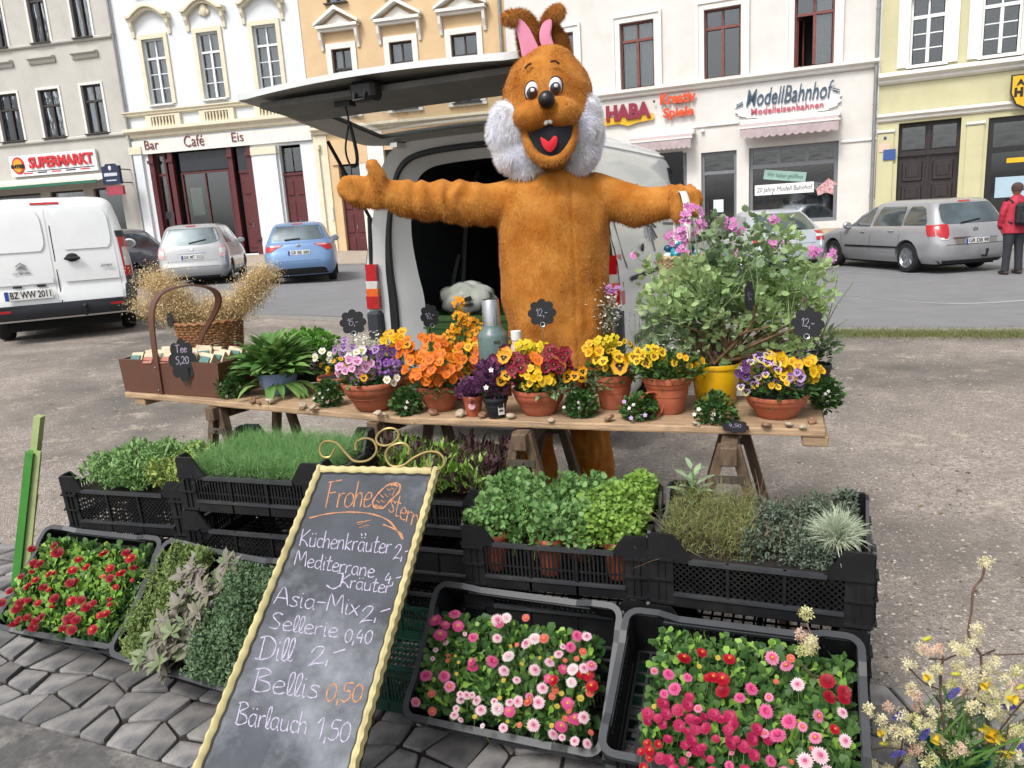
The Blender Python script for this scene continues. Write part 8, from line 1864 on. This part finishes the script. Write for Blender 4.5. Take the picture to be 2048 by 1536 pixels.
rd=[(315,785,56,'R'),(300,745,36,'R'),(175,765,38,'R'),(570,793,46,'r'),(690,785,40,'R'),(716,815,50,'r'),(183,840,40,'R'),(218,850,50,'R'),(430,822,38,'r'),(398,882,44,'r'),(475,865,40,'r'),(605,870,42,'r'),(665,900,50,'r'),(730,868,34,'R'),(605,925,42,'R'),(270,903,34,'r'),(195,935,36,'r'),(155,970,42,'r'),(237,975,40,'R'),(385,950,44,'R'),(420,940,34,'R'),(398,965,36,'r'),(635,972,30,'r'),(565,915,28,'o'),(268,990,28,'r'),(300,1037,50,'R'),(395,1050,50,'r'),(445,1045,44,'R'),(475,1085,50,'R'),(512,1062,36,'R'),(603,1068,30,'r'),(208,1060,34,'r'),(155,1045,34,'R'),(112,1060,50,'R'),(95,1095,54,'R'),(55,995,36,'R'),(10,1060,44,'R'),(548,1128,34,'r'),(580,1120,42,'r'),(148,1140,38,'R'),(100,1155,40,'R'),(78,1182,50,'R'),(182,1195,44,'R'),(195,1160,40,'R'),(228,1140,44,'R'),(370,1148,44,'R'),(390,1168,50,'R'),(418,1155,46,'R'),(395,1208,50,'R'),(345,1200,38,'R'),(510,1207,48,'r'),(392,1130,40,'R'),(115,915,30,'R'),(285,1080,24,'r'),(175,888,26,'R'),(295,895,26,'r'),(600,1040,24,'r'),(725,935,20,'r')]
t,b=bellis('bed of small red daisies in the tilted crate by the green stake',MA,3,x0=-.28,x1=.27,y0=-.19,y1=.15);daisies(b,rd,lambda x,y:(x/2.743,820+y/2.743),1/2.743)
fill(b,900,-.27,.26,-.18,.12,-.0,.02,LG['lime'],.028,tmpl=SPO,up=.8,jit=.6)
SGP=leafmat('leaf_purple_sage','#8b8080','#77785f');SGG=leafmat('leaf_green_sage','#80906a','#5f7350')
t,b=bed('sage_plants','purple leaved sage plants in the tilted crate behind the chalkboard',MS,'herbs');soilbed(b,.54,.34)
for k in range(70):
 f=k/69;cx=-.02+R_.uniform(-.085,.085)+.04*(f-.5);cy=-.21+.38*f;n=12;az=rng.uniform(0,6.283,n);D=np.stack([np.cos(az),np.sin(az),rng.uniform(.15,.9,n)],1);P=np.tile([cx,cy,.005+R_.uniform(-.03,.055)],(n,1));leaves('sage_rosette',P,D,rng.uniform(.028,.055,n),leaf_t(.42,.05,.2),SGP if k%3 else SGG,t,kind='stuff')
t,b=bed('thyme_plants','dense dark thyme in the tilted crate beside the chalkboard',MS,'herbs');TH=leafmat('leaf_thyme','#6b8a60','#3d5a3e');fill(b,9000,.07,.29,-.20,.17,-.05,.05,TH,.014,clump=26,up=.5,jit=.9,mound=.02,big=1.1)
t,b=bed('oregano_plants','pale green oregano along the inner edge of the sage crate',MS,'herbs');TH2=leafmat('leaf_oregano','#7f9650','#56703a');fill(b,5200,-.29,-.12,-.2,.16,-.06,.03,TH2,.015,clump=16,up=.7,jit=.8);fill(b,900,-.2,-.05,.08,.19,-.02,.05,TH2,.016,clump=5,up=.8)
MI1=leafmat('leaf_mint','#86ad66','#5a8549');MI2=leafmat('leaf_yellow_mint','#a9b860','#76953f')
t,b=bed('mint_plants','fresh green mint in the crate nearest the green stake',ML,'herbs');soilbed(b);fill(b,5200,-.27,.2,-.17,.18,-.06,.015,MI1,.023,clump=60,up=.9,jit=.7,mound=.04,big=1.2)
t,b=bed('lemon_balm_plants','yellowish variegated mint next to the dill crate',ML,'herbs');fill(b,1500,.12,.28,-.18,.12,-.04,.04,MI2,.022,clump=18,up=.9,jit=.7)
DL=leafmat('leaf_dill','#86b36c','#5a8f50',thin=.3)
t,b=bed('dill_plants','dense feathery bright green dill filling its crate',MD,'herbs');soilbed(b);hairs(b,26000,-.28,.28,-.17,.18,-.09,-.025,DL,.05,.0014,up=1.0,jit=.8,bend=.8,grav=.5)
t,b=bed('salad_plants','mixed green and red leaved salad seedlings behind the chalkboard scrolls',ME,'herbs');soilbed(b);AR=leafmat('leaf_red_salad','#5d3a44','#3c2a2c');fill(b,1300,-.28,.28,-.18,.18,-.03,.05,AR,.05,tmpl=leaf_t(.4,.04,.1),clump=20,up=1.2,jit=.5);fill(b,900,-.28,.28,-.18,.16,-.03,.05,'lime',.055,tmpl=LEAFN,clump=12,up=1.3,jit=.45)
hairs(b,2500,-.28,.28,-.18,.18,-.04,.03,AR,.09,.003,up=1.1,jit=.4);hairs(b,1800,-.28,.28,-.18,.18,-.04,.03,LG['lime'],.08,.003,up=1.1,jit=.4)
for x,y in((.17,.12),(.23,.05)):leaves('red_leaf',np.array([[x,y,.04]]),np.array([[.2,0,1.]]),.09,leaf_t(.6,.04,.1),AR,t)
t,b=bed('parsley_plants','flat leaved parsley and coriander in brick red pots',MK,'herbs')
PL1=leafmat('leaf_coriander','#7fa862','#4f7d40');PL2=leafmat('leaf_curly_parsley','#90b548','#668f34')
for k,(cx,cy,s_)in enumerate(((-.2,-.1,1),(-.08,.0,1.15),(-.2,.1,1),(.02,-.12,.9),(.05,.1,1.1))):fill(b,900,cx-.1*s_,cx+.1*s_,cy-.09*s_,cy+.09*s_,-.07,.025,PL1,.021,tmpl=FAN,up=.7,jit=.7,mound=.04)
hairs(b,900,-.27,.12,-.16,.16,-.14,-.04,LG['lime'],.12,.0026,up=1.2,jit=.3,name='stalks')
t2,b2=bed('curly_parsley_plants','curly yellow green parsley beside the flat leaved parsley',MK,'herbs')
for cx,cy,s_ in((.18,-.1,1.1),(.22,.05,1.1),(.12,.02,1),(.24,.15,.9)):fill(b2,1500,cx-.085*s_,min(.29,cx+.085*s_),cy-.085*s_,cy+.085*s_,-.07,.02,PL2,.016,tmpl=FAN,up=.4,jit=.9,mound=.035)
for cx,cy in((-.21,-.135),(-.02,-.14),(.04,-.03),(.2,-.13)):
 p=MK@Vector((cx,cy,-.18));tt=thing('nursery_pot',{(-.21):'brick red nursery pot at the corner of the parsley crate',(-.02):'brick red nursery pot seen through the bars in the middle of the parsley crate',(.04):'brick red nursery pot tilted out between the two parsleys',(.2):'brick red nursery pot under the curly parsley'}[cx],'plant pot',loc=tuple(p),rot=(0,.25 if cx==.04 else 0,0));potty(tt,POT,.05,.13 if cx!=.04 else .18,mat('brick_plastic','#a9563c'))
t,b=bed('rosemary_plants','straggly olive green rosemary seedlings beside the grey thyme',MH,'herbs');soilbed(b);RO=leafmat('leaf_rosemary','#8a8f52','#5f6c3c');RB=leafmat('dry_twig','#a18d78','#6f5d4c')
hairs(b,5200,-.27,-.01,-.17,.17,-.10,.02,RO,.035,.0022,up=.8,jit=.8,seg=2);hairs(b,260,-.27,-.0,-.17,.17,-.10,-.06,RB,.14,.003,up=1.2,jit=.45,name='twigs')
t,b=bed('grey_thyme_plants','dense grey green thyme in the middle of the herb crate',MH,'herbs');TG=leafmat('leaf_grey_thyme','#6d7f6c','#465648');fill(b,11000,-.03,.20,-.17,.15,-.11,-.01,TG,.013,clump=24,up=.5,jit=.9,mound=.015);fill(b,4000,.15,.27,-.02,.18,-.10,.01,TG,.014,clump=12,up=.5,jit=.9);hairs(b,200,-.03,.25,-.17,.17,-.05,.0,RB,.07,.002,up=1,jit=.6,name='twigs')
t,b=bed('curry_plant','silvery white curry herb in a black pot at the crate corner',MH,'herbs');CU=leafmat('leaf_silver','#c2cfba','#a5b69e');n=1100;a=rng.normal(size=(n,3));a/=np.linalg.norm(a,axis=1,keepdims=True);a[:,2]=np.abs(a[:,2]);V,F=strands(np.array([.215,-.1,-.01])+a*rng.uniform(0,.05,(n,1)),a+rng.normal(size=(n,3))*.3+[0,0,.3],.055,.0034,seg=3,bend=.3);link('needles',npmesh('needles',V,F,CU,rnd=np.repeat(rng.random(n),8)),t,kind='stuff')
o=obj('pot',MB().lathe(sc(POT,.055,.09),n=24),BPOT,t,smooth=True,loc=(.215,-.11,-.12));obj('soil',MB().lathe([(.001,.08),(.05,.078)],n=16),SOIL,t,loc=(.215,-.11,-.12))
t,b=bed('young_sage_plant','pale broad leaved sage sprig rising from the crate corner',MH,'herbs');SA=leafmat('leaf_pale_sage','#9db492','#7c9a74');Q=[];
for k in range(15):az=k*2.4;z=-.05+.0085*k;Q.append((-.215+.01*math.cos(az),.13+.01*math.sin(az),z,math.cos(az),math.sin(az),.35+.04*k))
Q=np.array(Q);leaves('leaves',Q[:,:3],Q[:,3:],np.linspace(.095,.05,15),leaf_t(.42,.05,.15),SA,t);obj('stem',MB().tube([(-.215,.13,-.12),(-.215,.13,.07)],.003,n=6),STEM,t)
# ------ chalkboard
MBd=pose(-.546,1.993,.578,-13.6,33);bn=np.array(MBd.to_3x3()@Vector((0,0,1)));bc=np.array(MBd.translation);binv=MBd.inverted()
def bl(px,py):return binv@Vector(onP(px,py,bc,bn))
cb=thing('chalkboard','tall chalkboard in a cream wavy frame leaning against the herb crates','chalkboard',loc=tuple(MBd.translation),rot=MBd.to_euler())
x0,x1,y1=bl(628,922).x-.0,bl(885,948).x+.0,(bl(628,922).y+bl(885,948).y)/2;x0,x1=-.212,.212;y0=-1.05
def slate_mat():
 m=mat('chalk_slate','#4a4e54',rough=.85,var=.25,scale=4,detail=9,dirt=.85,dirtcol='#93979e',bump=.2,bscale=90);return m
obj('slate',MB().box((0,(y0+y1)/2,-.012),(x1-x0-.02,y1-y0-.02,.014)),slate_mat(),cb)
FRM=mat('cream_frame','#cbbd88',rough=.6,var=.14,scale=12,dirt=.5,dirtcol='#9b8a58',coat=.1);DKE=mat('frame_dark_brown','#3b3524',rough=.8)  # dark brown for the frame's back and the thin line along its inner edge
def wavy(a,b,inn,nm,fw=.03):
 a,b,inn=Vector(a),Vector(b),Vector(inn).normalized();L_=(b-a).length;n=int(L_/.006);mb=MB();V=[]
 for i in range(n+1):
  p=a.lerp(b,i/n);w=fw+.0015*math.sin(i*.75);o_=-.0018*math.sin(i*1.05+1)
  V+=[tuple(p+inn*o_+Vector((0,0,-.012))),tuple(p+inn*(o_+.003)+Vector((0,0,.007))),tuple(p+inn*fw*.5+Vector((0,0,.012))),tuple(p+inn*(w-.004)+Vector((0,0,.008))),tuple(p+inn*w+Vector((0,0,.0)))]
 mb.add(V,[(i*5+j,i*5+j+1,(i+1)*5+j+1,(i+1)*5+j)for i in range(n)for j in range(4)]);f=obj(nm,mb,FRM,cb,smooth=True)
 V=[]
 for i in range(n+1):
  p=a.lerp(b,i/n);w=fw+.0015*math.sin(i*.75);V+=[tuple(p+inn*(w+.0005)+Vector((0,0,.0008))),tuple(p+inn*(w+.004)+Vector((0,0,-.001)))]
 obj('edge_line',MB().add(V,[(2*i,2*i+1,2*i+3,2*i+2)for i in range(n)]),DKE,f)
wavy((x0,y0,0),(x0,y1,0),(1,0,0),'frame_side',.021);wavy((x1,y1,0),(x1,y0,0),(-1,0,0),'frame_side',.021);wavy((x0+.02,y1,.001),(x1-.02,y1,.001),(0,-1,0),'frame_top',.023)
obj('frame_back',MB().box(((x0+x1)/2,(y0+y1)/2,-.022),(x1-x0-.002,y1-y0-.002,.006)),DKE,cb)
BR=mat('brass_scroll','#a8935c',rough=.35,metal=.6,var=.15,scale=30)
cp=lambda x,y:bl(380+x/2.207,840+y/2.207)
for P in([(640,130),(620,165),(588,165),(575,130),(598,98),(648,105),(690,150),(730,185),(790,180),(825,140),(810,95),(770,85),(735,105),(735,140)],[(965,160),(965,120),(930,105),(880,125),(865,165),(890,205),(940,205),(990,170),(1050,145),(1100,150),(1125,185),(1110,215),(1075,222),(1050,200),(1052,180)]):
 q=[tuple(cp(*p)+Vector((0,0,.004)))for p in P];obj('scroll',MB().tube(cr(q,6),.0042,n=8),BR,cb,smooth=True)
c=cp(873,78);rr_=(cp(921,78)-c).length;obj('scroll_ring',MB().tube([(c.x+rr_*math.cos(a),c.y+rr_*math.sin(a)*1.0,.004)for a in np.linspace(0,6.283,33)[:-1]],.0042,n=8,closed=True),BR,cb,smooth=True)
def line(words,P0,P1,cap,mt,lean=.36,wgt=.0038,nm='chalk_writing'):
 st,w=script(words,1.0,step=1.0);P0=np.array(P0,float);P1=np.array(P1,float);up_=np.array([lean*.55,-1.0])*cap
 def f(x,y):p=P0+(P1-P0)*x/w+up_*y;q=bl(*p);return(q.x,q.y,0)
 chalk(nm,st,f,wgt,mt,cb,th=-.004)
L_=line
L_('Frohe',(647,1014),(741,1012),52,CHALKO,wgt=.0045);L_('stern',(776,1020),(834,1056),42,CHALKO,wgt=.0036)
def raw(P,mt,w=.005,sm=True,closed=False):q=[(cp(*p).x,cp(*p).y)for p in P];chalk('chalk_writing',[[tuple(v)for v in(cr(q,5,closed=closed)if sm else q)]+([q[0]]if closed else[])],lambda x,y:(x,y,0),w,mt,cb,th=-.0038)
raw([(815,385),(805,360),(830,320),(870,285),(905,275),(925,285),(920,315),(885,350),(850,385),(815,385)],CHALKO,.007)
for P in([(838,325),(852,340),(858,322),(872,338),(880,320),(892,332),(900,310)],[(822,352),(835,362),(842,350),(856,362),(862,352)],[(868,300),(880,308),(888,296),(902,306),(912,294)]):raw(P,CHALKO,.003,sm=False)
for P in([(885,285),(900,282),(916,290)],[(815,372),(828,380),(845,378)],[(820,378),(835,386)]):raw(P,CHALKO,.008)
raw([(525,430),(600,412),(700,403),(800,412),(880,445),(935,520),(930,500),(895,475),(850,458)],CHALKO,.0055);raw([(735,450),(800,438),(738,460),(790,462),(745,472)],CHALKO,.005,sm=False)
for P in([(755,498),(757,508)],[(772,496),(774,506)]):raw(P,CHALKW,.004,sm=False)
L_('Küchenkräuter',(597,1090),(780,1106),34,CHALKW);L_('2,-',(784,1118),(818,1113),30,CHALKW)
L_('Mediterrane',(586,1128),(747,1154),30,CHALKW);L_('4,-',(766,1168),(801,1163),24,CHALKW);L_('Kräuter',(678,1172),(780,1186),28,CHALKW);raw([(600,725),(630,742),(665,720),(675,680),(650,672)],CHALKW,.0045)
L_('Asia-Mix',(546,1206),(717,1230),36,CHALKW);L_('2,-',(716,1246),(779,1230),32,CHALKW)
L_('Sellerie',(536,1255),(674,1274),33,CHALKW);L_('0,40',(686,1283),(742,1286),28,CHALKW)
L_('Dill',(512,1317),(583,1321),46,CHALKW,wgt=.0045);L_('2,-',(612,1333),(689,1314),38,CHALKW,wgt=.0045)
L_('Bellis',(502,1380),(636,1396),46,CHALKW,wgt=.004);L_('0,50',(648,1401),(722,1403),38,CHALKO,wgt=.0045)
L_('Bärlauch',(468,1446),(612,1468),44,CHALKW,wgt=.0039);L_('1,50',(628,1475),(697,1484),42,CHALKW,wgt=.0039)
# ------ green folding stake at the left
q=onZ(36,1185,0);ys_=q[1];t=thing('green_stake','green painted folding wooden stake leaning beside the red daisies','stake',loc=(q[0],ys_,0));GP=mat('green_paint','#3f8a35',rough=.5,var=.12,scale=9,dirt=.3,dirtcol='#7a9a58');GW=mat('pale_green_edge','#a9b87c',rough=.6,var=.15)
def sp_(x,y,d=0):return Vector(onY(x,y,ys_+d))-Vector(t.location)
obj('lower_post',MB().beam(sp_(36,1180),sp_(66,902),.062,.035,up=(1,0,0)),GP,t);obj('edge',MB().beam(sp_(50,1170,-.012),sp_(76,902,-.012),.012,.03,up=(1,0,0)),GW,t)
obj('upper_post',MB().beam(sp_(70,915,.03),sp_(79,832,.03),.04,.03,up=(1,0,0)),GW,t);obj('back_post',MB().beam(sp_(45,1150,.05),sp_(66,990,.05),.04,.03,up=(1,0,0)),GP,t);obj('hook',MB().tube([sp_(62,1000,.03),sp_(66,990,.0),sp_(66,980,.0)],.008,n=6),GP,t)
# ------ bucket of flowering twigs in the lower corner
yb_=1.72;p=onZ(1885,1560,.0);p=onY(1900,1560,yb_)
bk=thing('flower_bucket','teal bucket of blossoming twigs, daffodils and grape hyacinths','flower bucket',loc=(p[0],yb_,0));TL=mat('teal_plastic','#175f59',rough=.4,var=.06);bo=np.array(bk.location)
ztop=onY(1900,1508,yb_)[2];obj('bucket',MB().lathe([(0,.01),(.06,0),(.082,ztop),(.088,ztop),(.088,ztop-.02),(.078,ztop-.02),(.075,ztop-.05),(.0,ztop-.06)],n=32),TL,bk,smooth=True)
TW=mat('bark_twig','#6d5648',rough=.8,var=.3,scale=60);BC=[leafmat('blossom_cream','#f3eccb','#e9dfae',thin=.4),leafmat('blossom_pink','#e6b8a4','#f0dcc4',thin=.4),leafmat('blossom_green','#d2d592','#ebe6b4',thin=.4)]
c7=lambda x,y,d=0.0:Vector(onY(1640+x/3.368,1080+y/3.368,yb_+d))-Vector(bk.location)
base=[c7(860,1500,.02),c7(900,1500,.05),c7(830,1480,-.02)]
tw=[[(830,780),(812,950),(815,1100),(845,1330),(860,1500)],[(1110,170),(1090,260),(1035,330),(1020,480),(1000,640),(1060,740),(1085,800),(1075,1000),(980,1200),(900,1450)],[(1110,770),(1240,772),(1400,765)],[(1085,780),(1180,740)],[(830,810),(915,775)],[(740,800),(830,805)],[(600,860),(700,960),(810,1010)],[(-120,840),(0,965),(160,1110),(330,1200),(480,1260),(640,1340),(860,1480)],[(-90,560),(-40,700),(20,980)],[(150,1560),(260,1480),(340,1420),(470,1400),(700,1440)],[(870,1240),(1000,1200),(1150,1165),(1330,1180)],[(1270,1240),(1240,1400),(1180,1560)],[(640,1040),(690,1160),(760,1300),(850,1450)],[(900,1120),(1000,1000),(1040,900)],[(680,1170),(740,1150),(800,1140)],[(1390,1200),(1300,1260),(1150,1420),(1000,1480)],[(1400,1060),(1330,1130),(1200,1300)],[(560,1340),(540,1440),(500,1560)]]
mb=MB();R_.seed(5)
for k,P in enumerate(tw):
 d0=R_.uniform(-.12,.12);P3=[c7(x,y,d0*(1-i/len(P)))for i,(x,y)in enumerate(P)];mb.tube(cr(P3,4),.0022 if k not in(0,1,7)else .0032,n=6)
obj('twigs',mb,TW,bk,smooth=True)['kind']='stuff'
cl=[(720,745),(690,735),(800,740),(940,740),(910,715),(985,755),(1040,690),(1020,660),(1060,590),(1120,150),(595,840),(785,860),(930,845),(1000,900),(1145,860),(1175,820),(1120,900),(640,1030),(660,1110),(610,1000),(325,1140),(300,1170),(460,1130),(130,1190),(250,1280),(235,1360),(285,1250),(680,1230),(740,1240),(640,1210),(560,1270),(500,1290),(600,1310),(1030,1120),(1010,1150),(1150,1160),(1230,1190),(870,1150),(1010,1240),(1090,1050),(1140,1060),(830,1410),(900,1430),(950,1410),(760,1480),(720,1500),(600,1480),(640,1420),(350,1500),(330,1530),(1150,1400),(1300,1290),(1340,1270),(1200,1480),(1050,1520),(1180,1040),(-95,500),(-120,640),(-85,700),(-50,730),(-110,740),(-60,680),(1330,880),(1000,1420),(1260,1500),(880,1520),(460,1540),(10,1090),(30,1070),(1240,930),(1300,980),(1350,1060),(1270,1340),(1100,1330),(960,1350),(860,1290),(1330,1350),(1360,1460),(1120,1480),(560,1180),(420,1210),(760,1160),(970,1010),(890,980),(1010,950),(200,1440),(240,1500),(520,1380),(680,1370),(1210,1120),(1370,1130)]
bud=(np.array([(0,0,0),(-.35,.5,.2),(0,1,0),(.35,.5,.2),(-.35,.5,-.2),(.35,.5,-.2)]),np.array([(0,3,2,1),(0,4,2,5),(0,1,2,4),(0,5,2,3)]))
star=(np.array([(0,0,0)]+[(r_*math.cos(a+o_),r_*math.sin(a+o_),z)for a in np.arange(4)*math.pi/2 for r_,o_,z in((.6,-.5,.15),(1.0,-.2,.3),(1.0,.2,.3),(.6,.5,.15))]),np.array([(0,4*i+1,4*i+2,4*i+3)for i in range(4)]+[(0,4*i+3,4*i+4,0)for i in range(4)])[:,:4])
star=(star[0],np.array([(0,4*i+1,4*i+2,4*i+3)for i in range(4)]+[(0,4*i+3,4*i+4,4*i+4)for i in range(0)]))
for k,(x,y)in enumerate(cl):
 n=R_.randrange(40,70);c=np.array(c7(x,y,R_.uniform(-.1,.06)));u=rng.normal(size=(n,3));u/=np.linalg.norm(u,axis=1,keepdims=True);n=n//2;u=u[:n];X_=frames(u+rng.normal(size=(n,3))*.3)[:,:,[0,2,1]]*np.array([1,-1,1]);V,F=stamp(star[0],star[1],u*rng.uniform(.007,.017,(n,1)),X_,rng.uniform(.0055,.0095,n));m_=BC[R_.choice([0,0,0,1,2])]
 link('blossom',npmesh('blossom',V,F,m_,rnd=np.repeat(rng.random(n),17)),bk,loc=tuple(c))
LV=leafmat('leaf_daffodil','#5f8a3c','#3d6b34');n=170;P=np.tile(np.array(c7(980,1500)),(n,1))+rng.normal(size=(n,3))*.05;D=rng.normal(size=(n,3))*.5+[.35,0,1.0];V,F=strands(P,D,rng.uniform(.1,.24,n),.008,seg=5,bend=.5,grav=.6);link('long_leaves',npmesh('long_leaves',V,F,LV,rnd=np.repeat(rng.random(n),12)),bk,kind='stuff')
def daff(key,pc,cc):
 mb=MB()
 for i in range(6):V,F=petal(1,.62,n=3,seed=i,cup=.2);mb.T=Matrix.Rotation(i*math.pi/3,4,'Z');mb.add(V,F,0);mb.T=None
 mb.lathe([(.16,0),(.24,.3),(.32,.55),(.38,.6)],n=12,mi=1);o=obj('flower',mb,[pm(pc),pm(cc)],smooth=True);me=o.data;bpy.data.objects.remove(o);return me
DF=[daff(0,'#e6d24a','#e2ac18'),daff(1,'#e4dfae','#e6c430')];b_=Bed(bk)
for x,y,k,s_,D in((1130,965,1,.028,(-.9,-.4,-.3)),(1265,1060,1,.032,(.4,-.8,.2)),(790,1320,1,.03,(-.6,-.6,-.5)),(1165,1300,0,.034,(-.8,-.6,-.4)),(1255,1420,0,.026,(-.1,-.6,-1)),(740,925,1,.022,(-1,-.3,.2)),(430,1300,1,.022,(-1,-.2,.1))):b_.put(DF[k],Vector(c7(x,y,-.06))+Vector(bk.location),D,s_)
for x,y,a in((915,903,.1),(430,1372,.1),(720,665,-.3),(1350,990,-.5)):o=obj('bud',MB().ball((0,0,0),(.013,.006,.0055),8,6),pm('#b9b92a'),bk,smooth='all',loc=c7(x,y,-.05),rot=(0,a,0))
MU=mat('grape_hyacinth','#5650a0',rough=.6,var=.3,scale=60);mu=None
for x,y,a in((900,1030,.9),(535,1175,1.0),(1270,1122,1.6),(705,1310,.6),(525,1440,1.3),(1350,1410,.4)):
 if mu is None:
  mb=MB()
  for i in range(46):z=i/45;aa=i*2.4;r_=.0075*math.sin(math.pi*(.15+.75*z));mb.ball((r_*math.cos(aa),r_*math.sin(aa),-.022+.044*z),(.003,.003,.0032),6,4)
  o=obj('hyacinth',mb,MU,bk,smooth='all');mu=o.data;o.scale=(.8,)*3
 else:o=link('hyacinth',mu,bk);o.scale=(.8,)*3
 o.location=c7(x,y,-.06);o.rotation_euler=(0,a,0)
# ------ paving strip, grass edge, road marks, loose stones
GRN=mat('paving_granite','#86827e',rough=.62,var=.16,scale=9,col2='#5c5c5f',bump=.5,bscale=70,dirt=.4,dirtcol='#45413d',hrand=.35)
S0_=onZ(0,1088,0)[:2];S1_=onZ(1735,1370,0)[:2];dd=(S1_-S0_)/np.linalg.norm(S1_-S0_);nn_=np.array([dd[1],-dd[0]])
if nn_[1]>0:nn_=-nn_
strip_=MB();A_=S0_-dd*2.2;B_=S1_+dd*2.5;strip_.add([(*(A_),.004),(*(B_),.004),(*(B_+nn_*1.06),.004),(*(A_+nn_*1.06),.004)],[(3,2,1,0)]);ps=struct('paved_strip',strip_,M_JOINT)
rows_,cw=8,.133;ncol=int(np.linalg.norm(B_-A_)/cw);rr=random.Random(4);J={}
def corner(i,j):
 if(i,j)not in J:e_=0 if i in(0,rows_)else 1;J[(i,j)]=np.array([j*cw+rr.uniform(-.036,.036),i*cw+rr.uniform(-.032,.032)*e_])
 return J[(i,j)]
for i in range(rows_):
 for j in range(ncol):
  off=.5*cw*(i%2);P=[corner(i,j),corner(i,j+1),corner(i+1,j+1),corner(i+1,j)];c=sum(P)/4
  w0_=A_+dd*c[0]+nn_*c[1]
  px=CP+0;v_=np.array([w0_[0],w0_[1],0])-CP;zc_=v_@FW
  if zc_<.5 or abs((v_@RT)/zc_)>.80 or(v_@UP)/zc_<-.62:continue
  Q=[];gap=.004+.004*rr.random()
  for k in range(4):
   a,b2,d2=P[k],P[(k+1)%4],P[k-1];
   for tgt in(d2,b2):q=a+(tgt-a)*rr.uniform(.03,.11);Q.append(c+(q-c)*(1-gap/.075))
  hz=.003+rr.uniform(.003,.012);tl=[rr.uniform(-.06,.06),rr.uniform(-.06,.06)];V=[];m_=len(Q)
  for s_,z in((1.0,0),(1.0,hz*.6),(.955,hz*.95),(.6,hz+.002)):
   for q in Q:q2=c+(q-c)*s_;r2=q2-c;V.append((r2[0],r2[1],z+(r2[0]*tl[0]+r2[1]*tl[1])*(z>0)))
  F=[(a*m_+k,(a+1)*m_+k,(a+1)*m_+(k+1)%m_,a*m_+(k+1)%m_)for a in range(3)for k in range(m_)]+[tuple(3*m_+k for k in range(m_))[::-1]]
  W=[]
  for x,y,z in V:p_=dd*x+nn_*y;W.append((p_[0],p_[1],z))
  obj('paving_stone',MB().add(W,F),GRN,ps,loc=(w0_[0],w0_[1],.004),smooth=True)
A2=A_+nn_*1.06;B2=B_+nn_*1.06;struct('asphalt_patch',MB().add([(*A2,.003),(*B2,.003),(*(B2+nn_*3),.003),(*(A2+nn_*3),.003)],[(3,2,1,0)]),M_OLDASPH)
GRS=leafmat('grass_blade','#7f8f56','#6b6b40')
def grass(px0,px1,py,wdt,n,nm='grass'):
 a=onG(px0,py);b=onG(px1,py+(px1-px0)*.004);s_=rng.random(n);P=np.array([a+(b-a)*q for q in s_]);P[:,1]+=rng.normal(size=n)*wdt;P[:,0]+=rng.normal(size=n)*.1;P[:,2]=gz(P[:,0],P[:,1])
 V,F=strands(P,rng.normal(size=(n,3))*.5+[0,0,1],rng.uniform(.03,.07,n),.006,seg=2,bend=.5);o=link(nm,npmesh(nm,V,F,GRS,rnd=np.repeat(rng.random(n),6)));tag(o,'strip of short grass between the gravel and the road','grass',kind='stuff')
grass(1655,2150,668,.16,9000);grass(190,300,637,.12,3500)
WL=mat('worn_white_line','#a9a9aa',rough=.8,var=.1,scale=20,dirt=.7,dirtcol='#85858a');mb=MB()
for P in([(1640,582),(1700,590),(1800,601),(1900,607),(2000,604),(2080,598)],[(1670,543),(1760,546),(1860,548)],[(590,555),(680,556)]):
 Q=[onG(*p,.012)for p in P];Q=cr(Q,4)
 for p,r_ in zip(Q,Q[1:]):mb.add([(p[0],p[1]-.05,p[2]),(r_[0],r_[1]-.05,r_[2]),(r_[0],r_[1]+.05,r_[2]),(p[0],p[1]+.05,p[2])],[(0,1,2,3)])
struct('road_marking',mb,WL)
n=60000;y=2.0+9*rng.random(n)**1.5;x=(rng.random(n)*2-1)*y*.85;v_=np.stack([x,y],1);side=(v_-S0_)@nn_;ok=side<.0;x,y=x[ok],y[ok];n=len(x)
peb=np.array([(0,0,.5),(1,0,0),(.2,.9,0),(-.9,.3,0),(-.4,-.8,0),(.6,-.7,0)]);PF=np.array([(0,1,2,0),(0,2,3,0),(0,3,4,0),(0,4,5,0),(0,5,1,0)])[:,:3]
l_=900;yy=2.2+8*rng.random(l_)**1.4;xx=(rng.random(l_)*2-1)*yy*.8;k_=(np.stack([xx,yy],1)-S0_)@nn_<-.02;xx,yy=xx[k_],yy[k_];l_=len(xx)
V,F=stamp(LEAFS[0]*[1.3,1,1],LEAFS[1],np.stack([xx,yy,gz(xx,yy)+.006],1),frames(np.stack([rng.normal(size=l_),rng.normal(size=l_),np.zeros(l_)],1)),.012+.03*rng.random(l_)**3);o=link('litter',npmesh('litter',V,F,leafmat('dry_leaf','#b5a482','#6e5a42'),rnd=np.repeat(rng.random(l_),4)));tag(o,'dry leaf scraps and straw bits lying on the market ground','litter',kind='stuff')
V,F=stamp(peb,PF,np.stack([x,y,gz(x,y)],1),np.stack([np.array([[math.cos(a),-math.sin(a),0],[math.sin(a),math.cos(a),0],[0,0,1]])for a in rng.uniform(0,6.28,n)]),.0022+.0085*rng.random(n)**3.5)
o=link('gravel',npmesh('gravel',V,F,mat('loose_stone','#c4bbb0',rough=.9,rcol='#4d4640'),rnd=np.repeat(rng.random(n),6)));tag(o,'loose pale stones scattered on the market ground','gravel',kind='stuff')
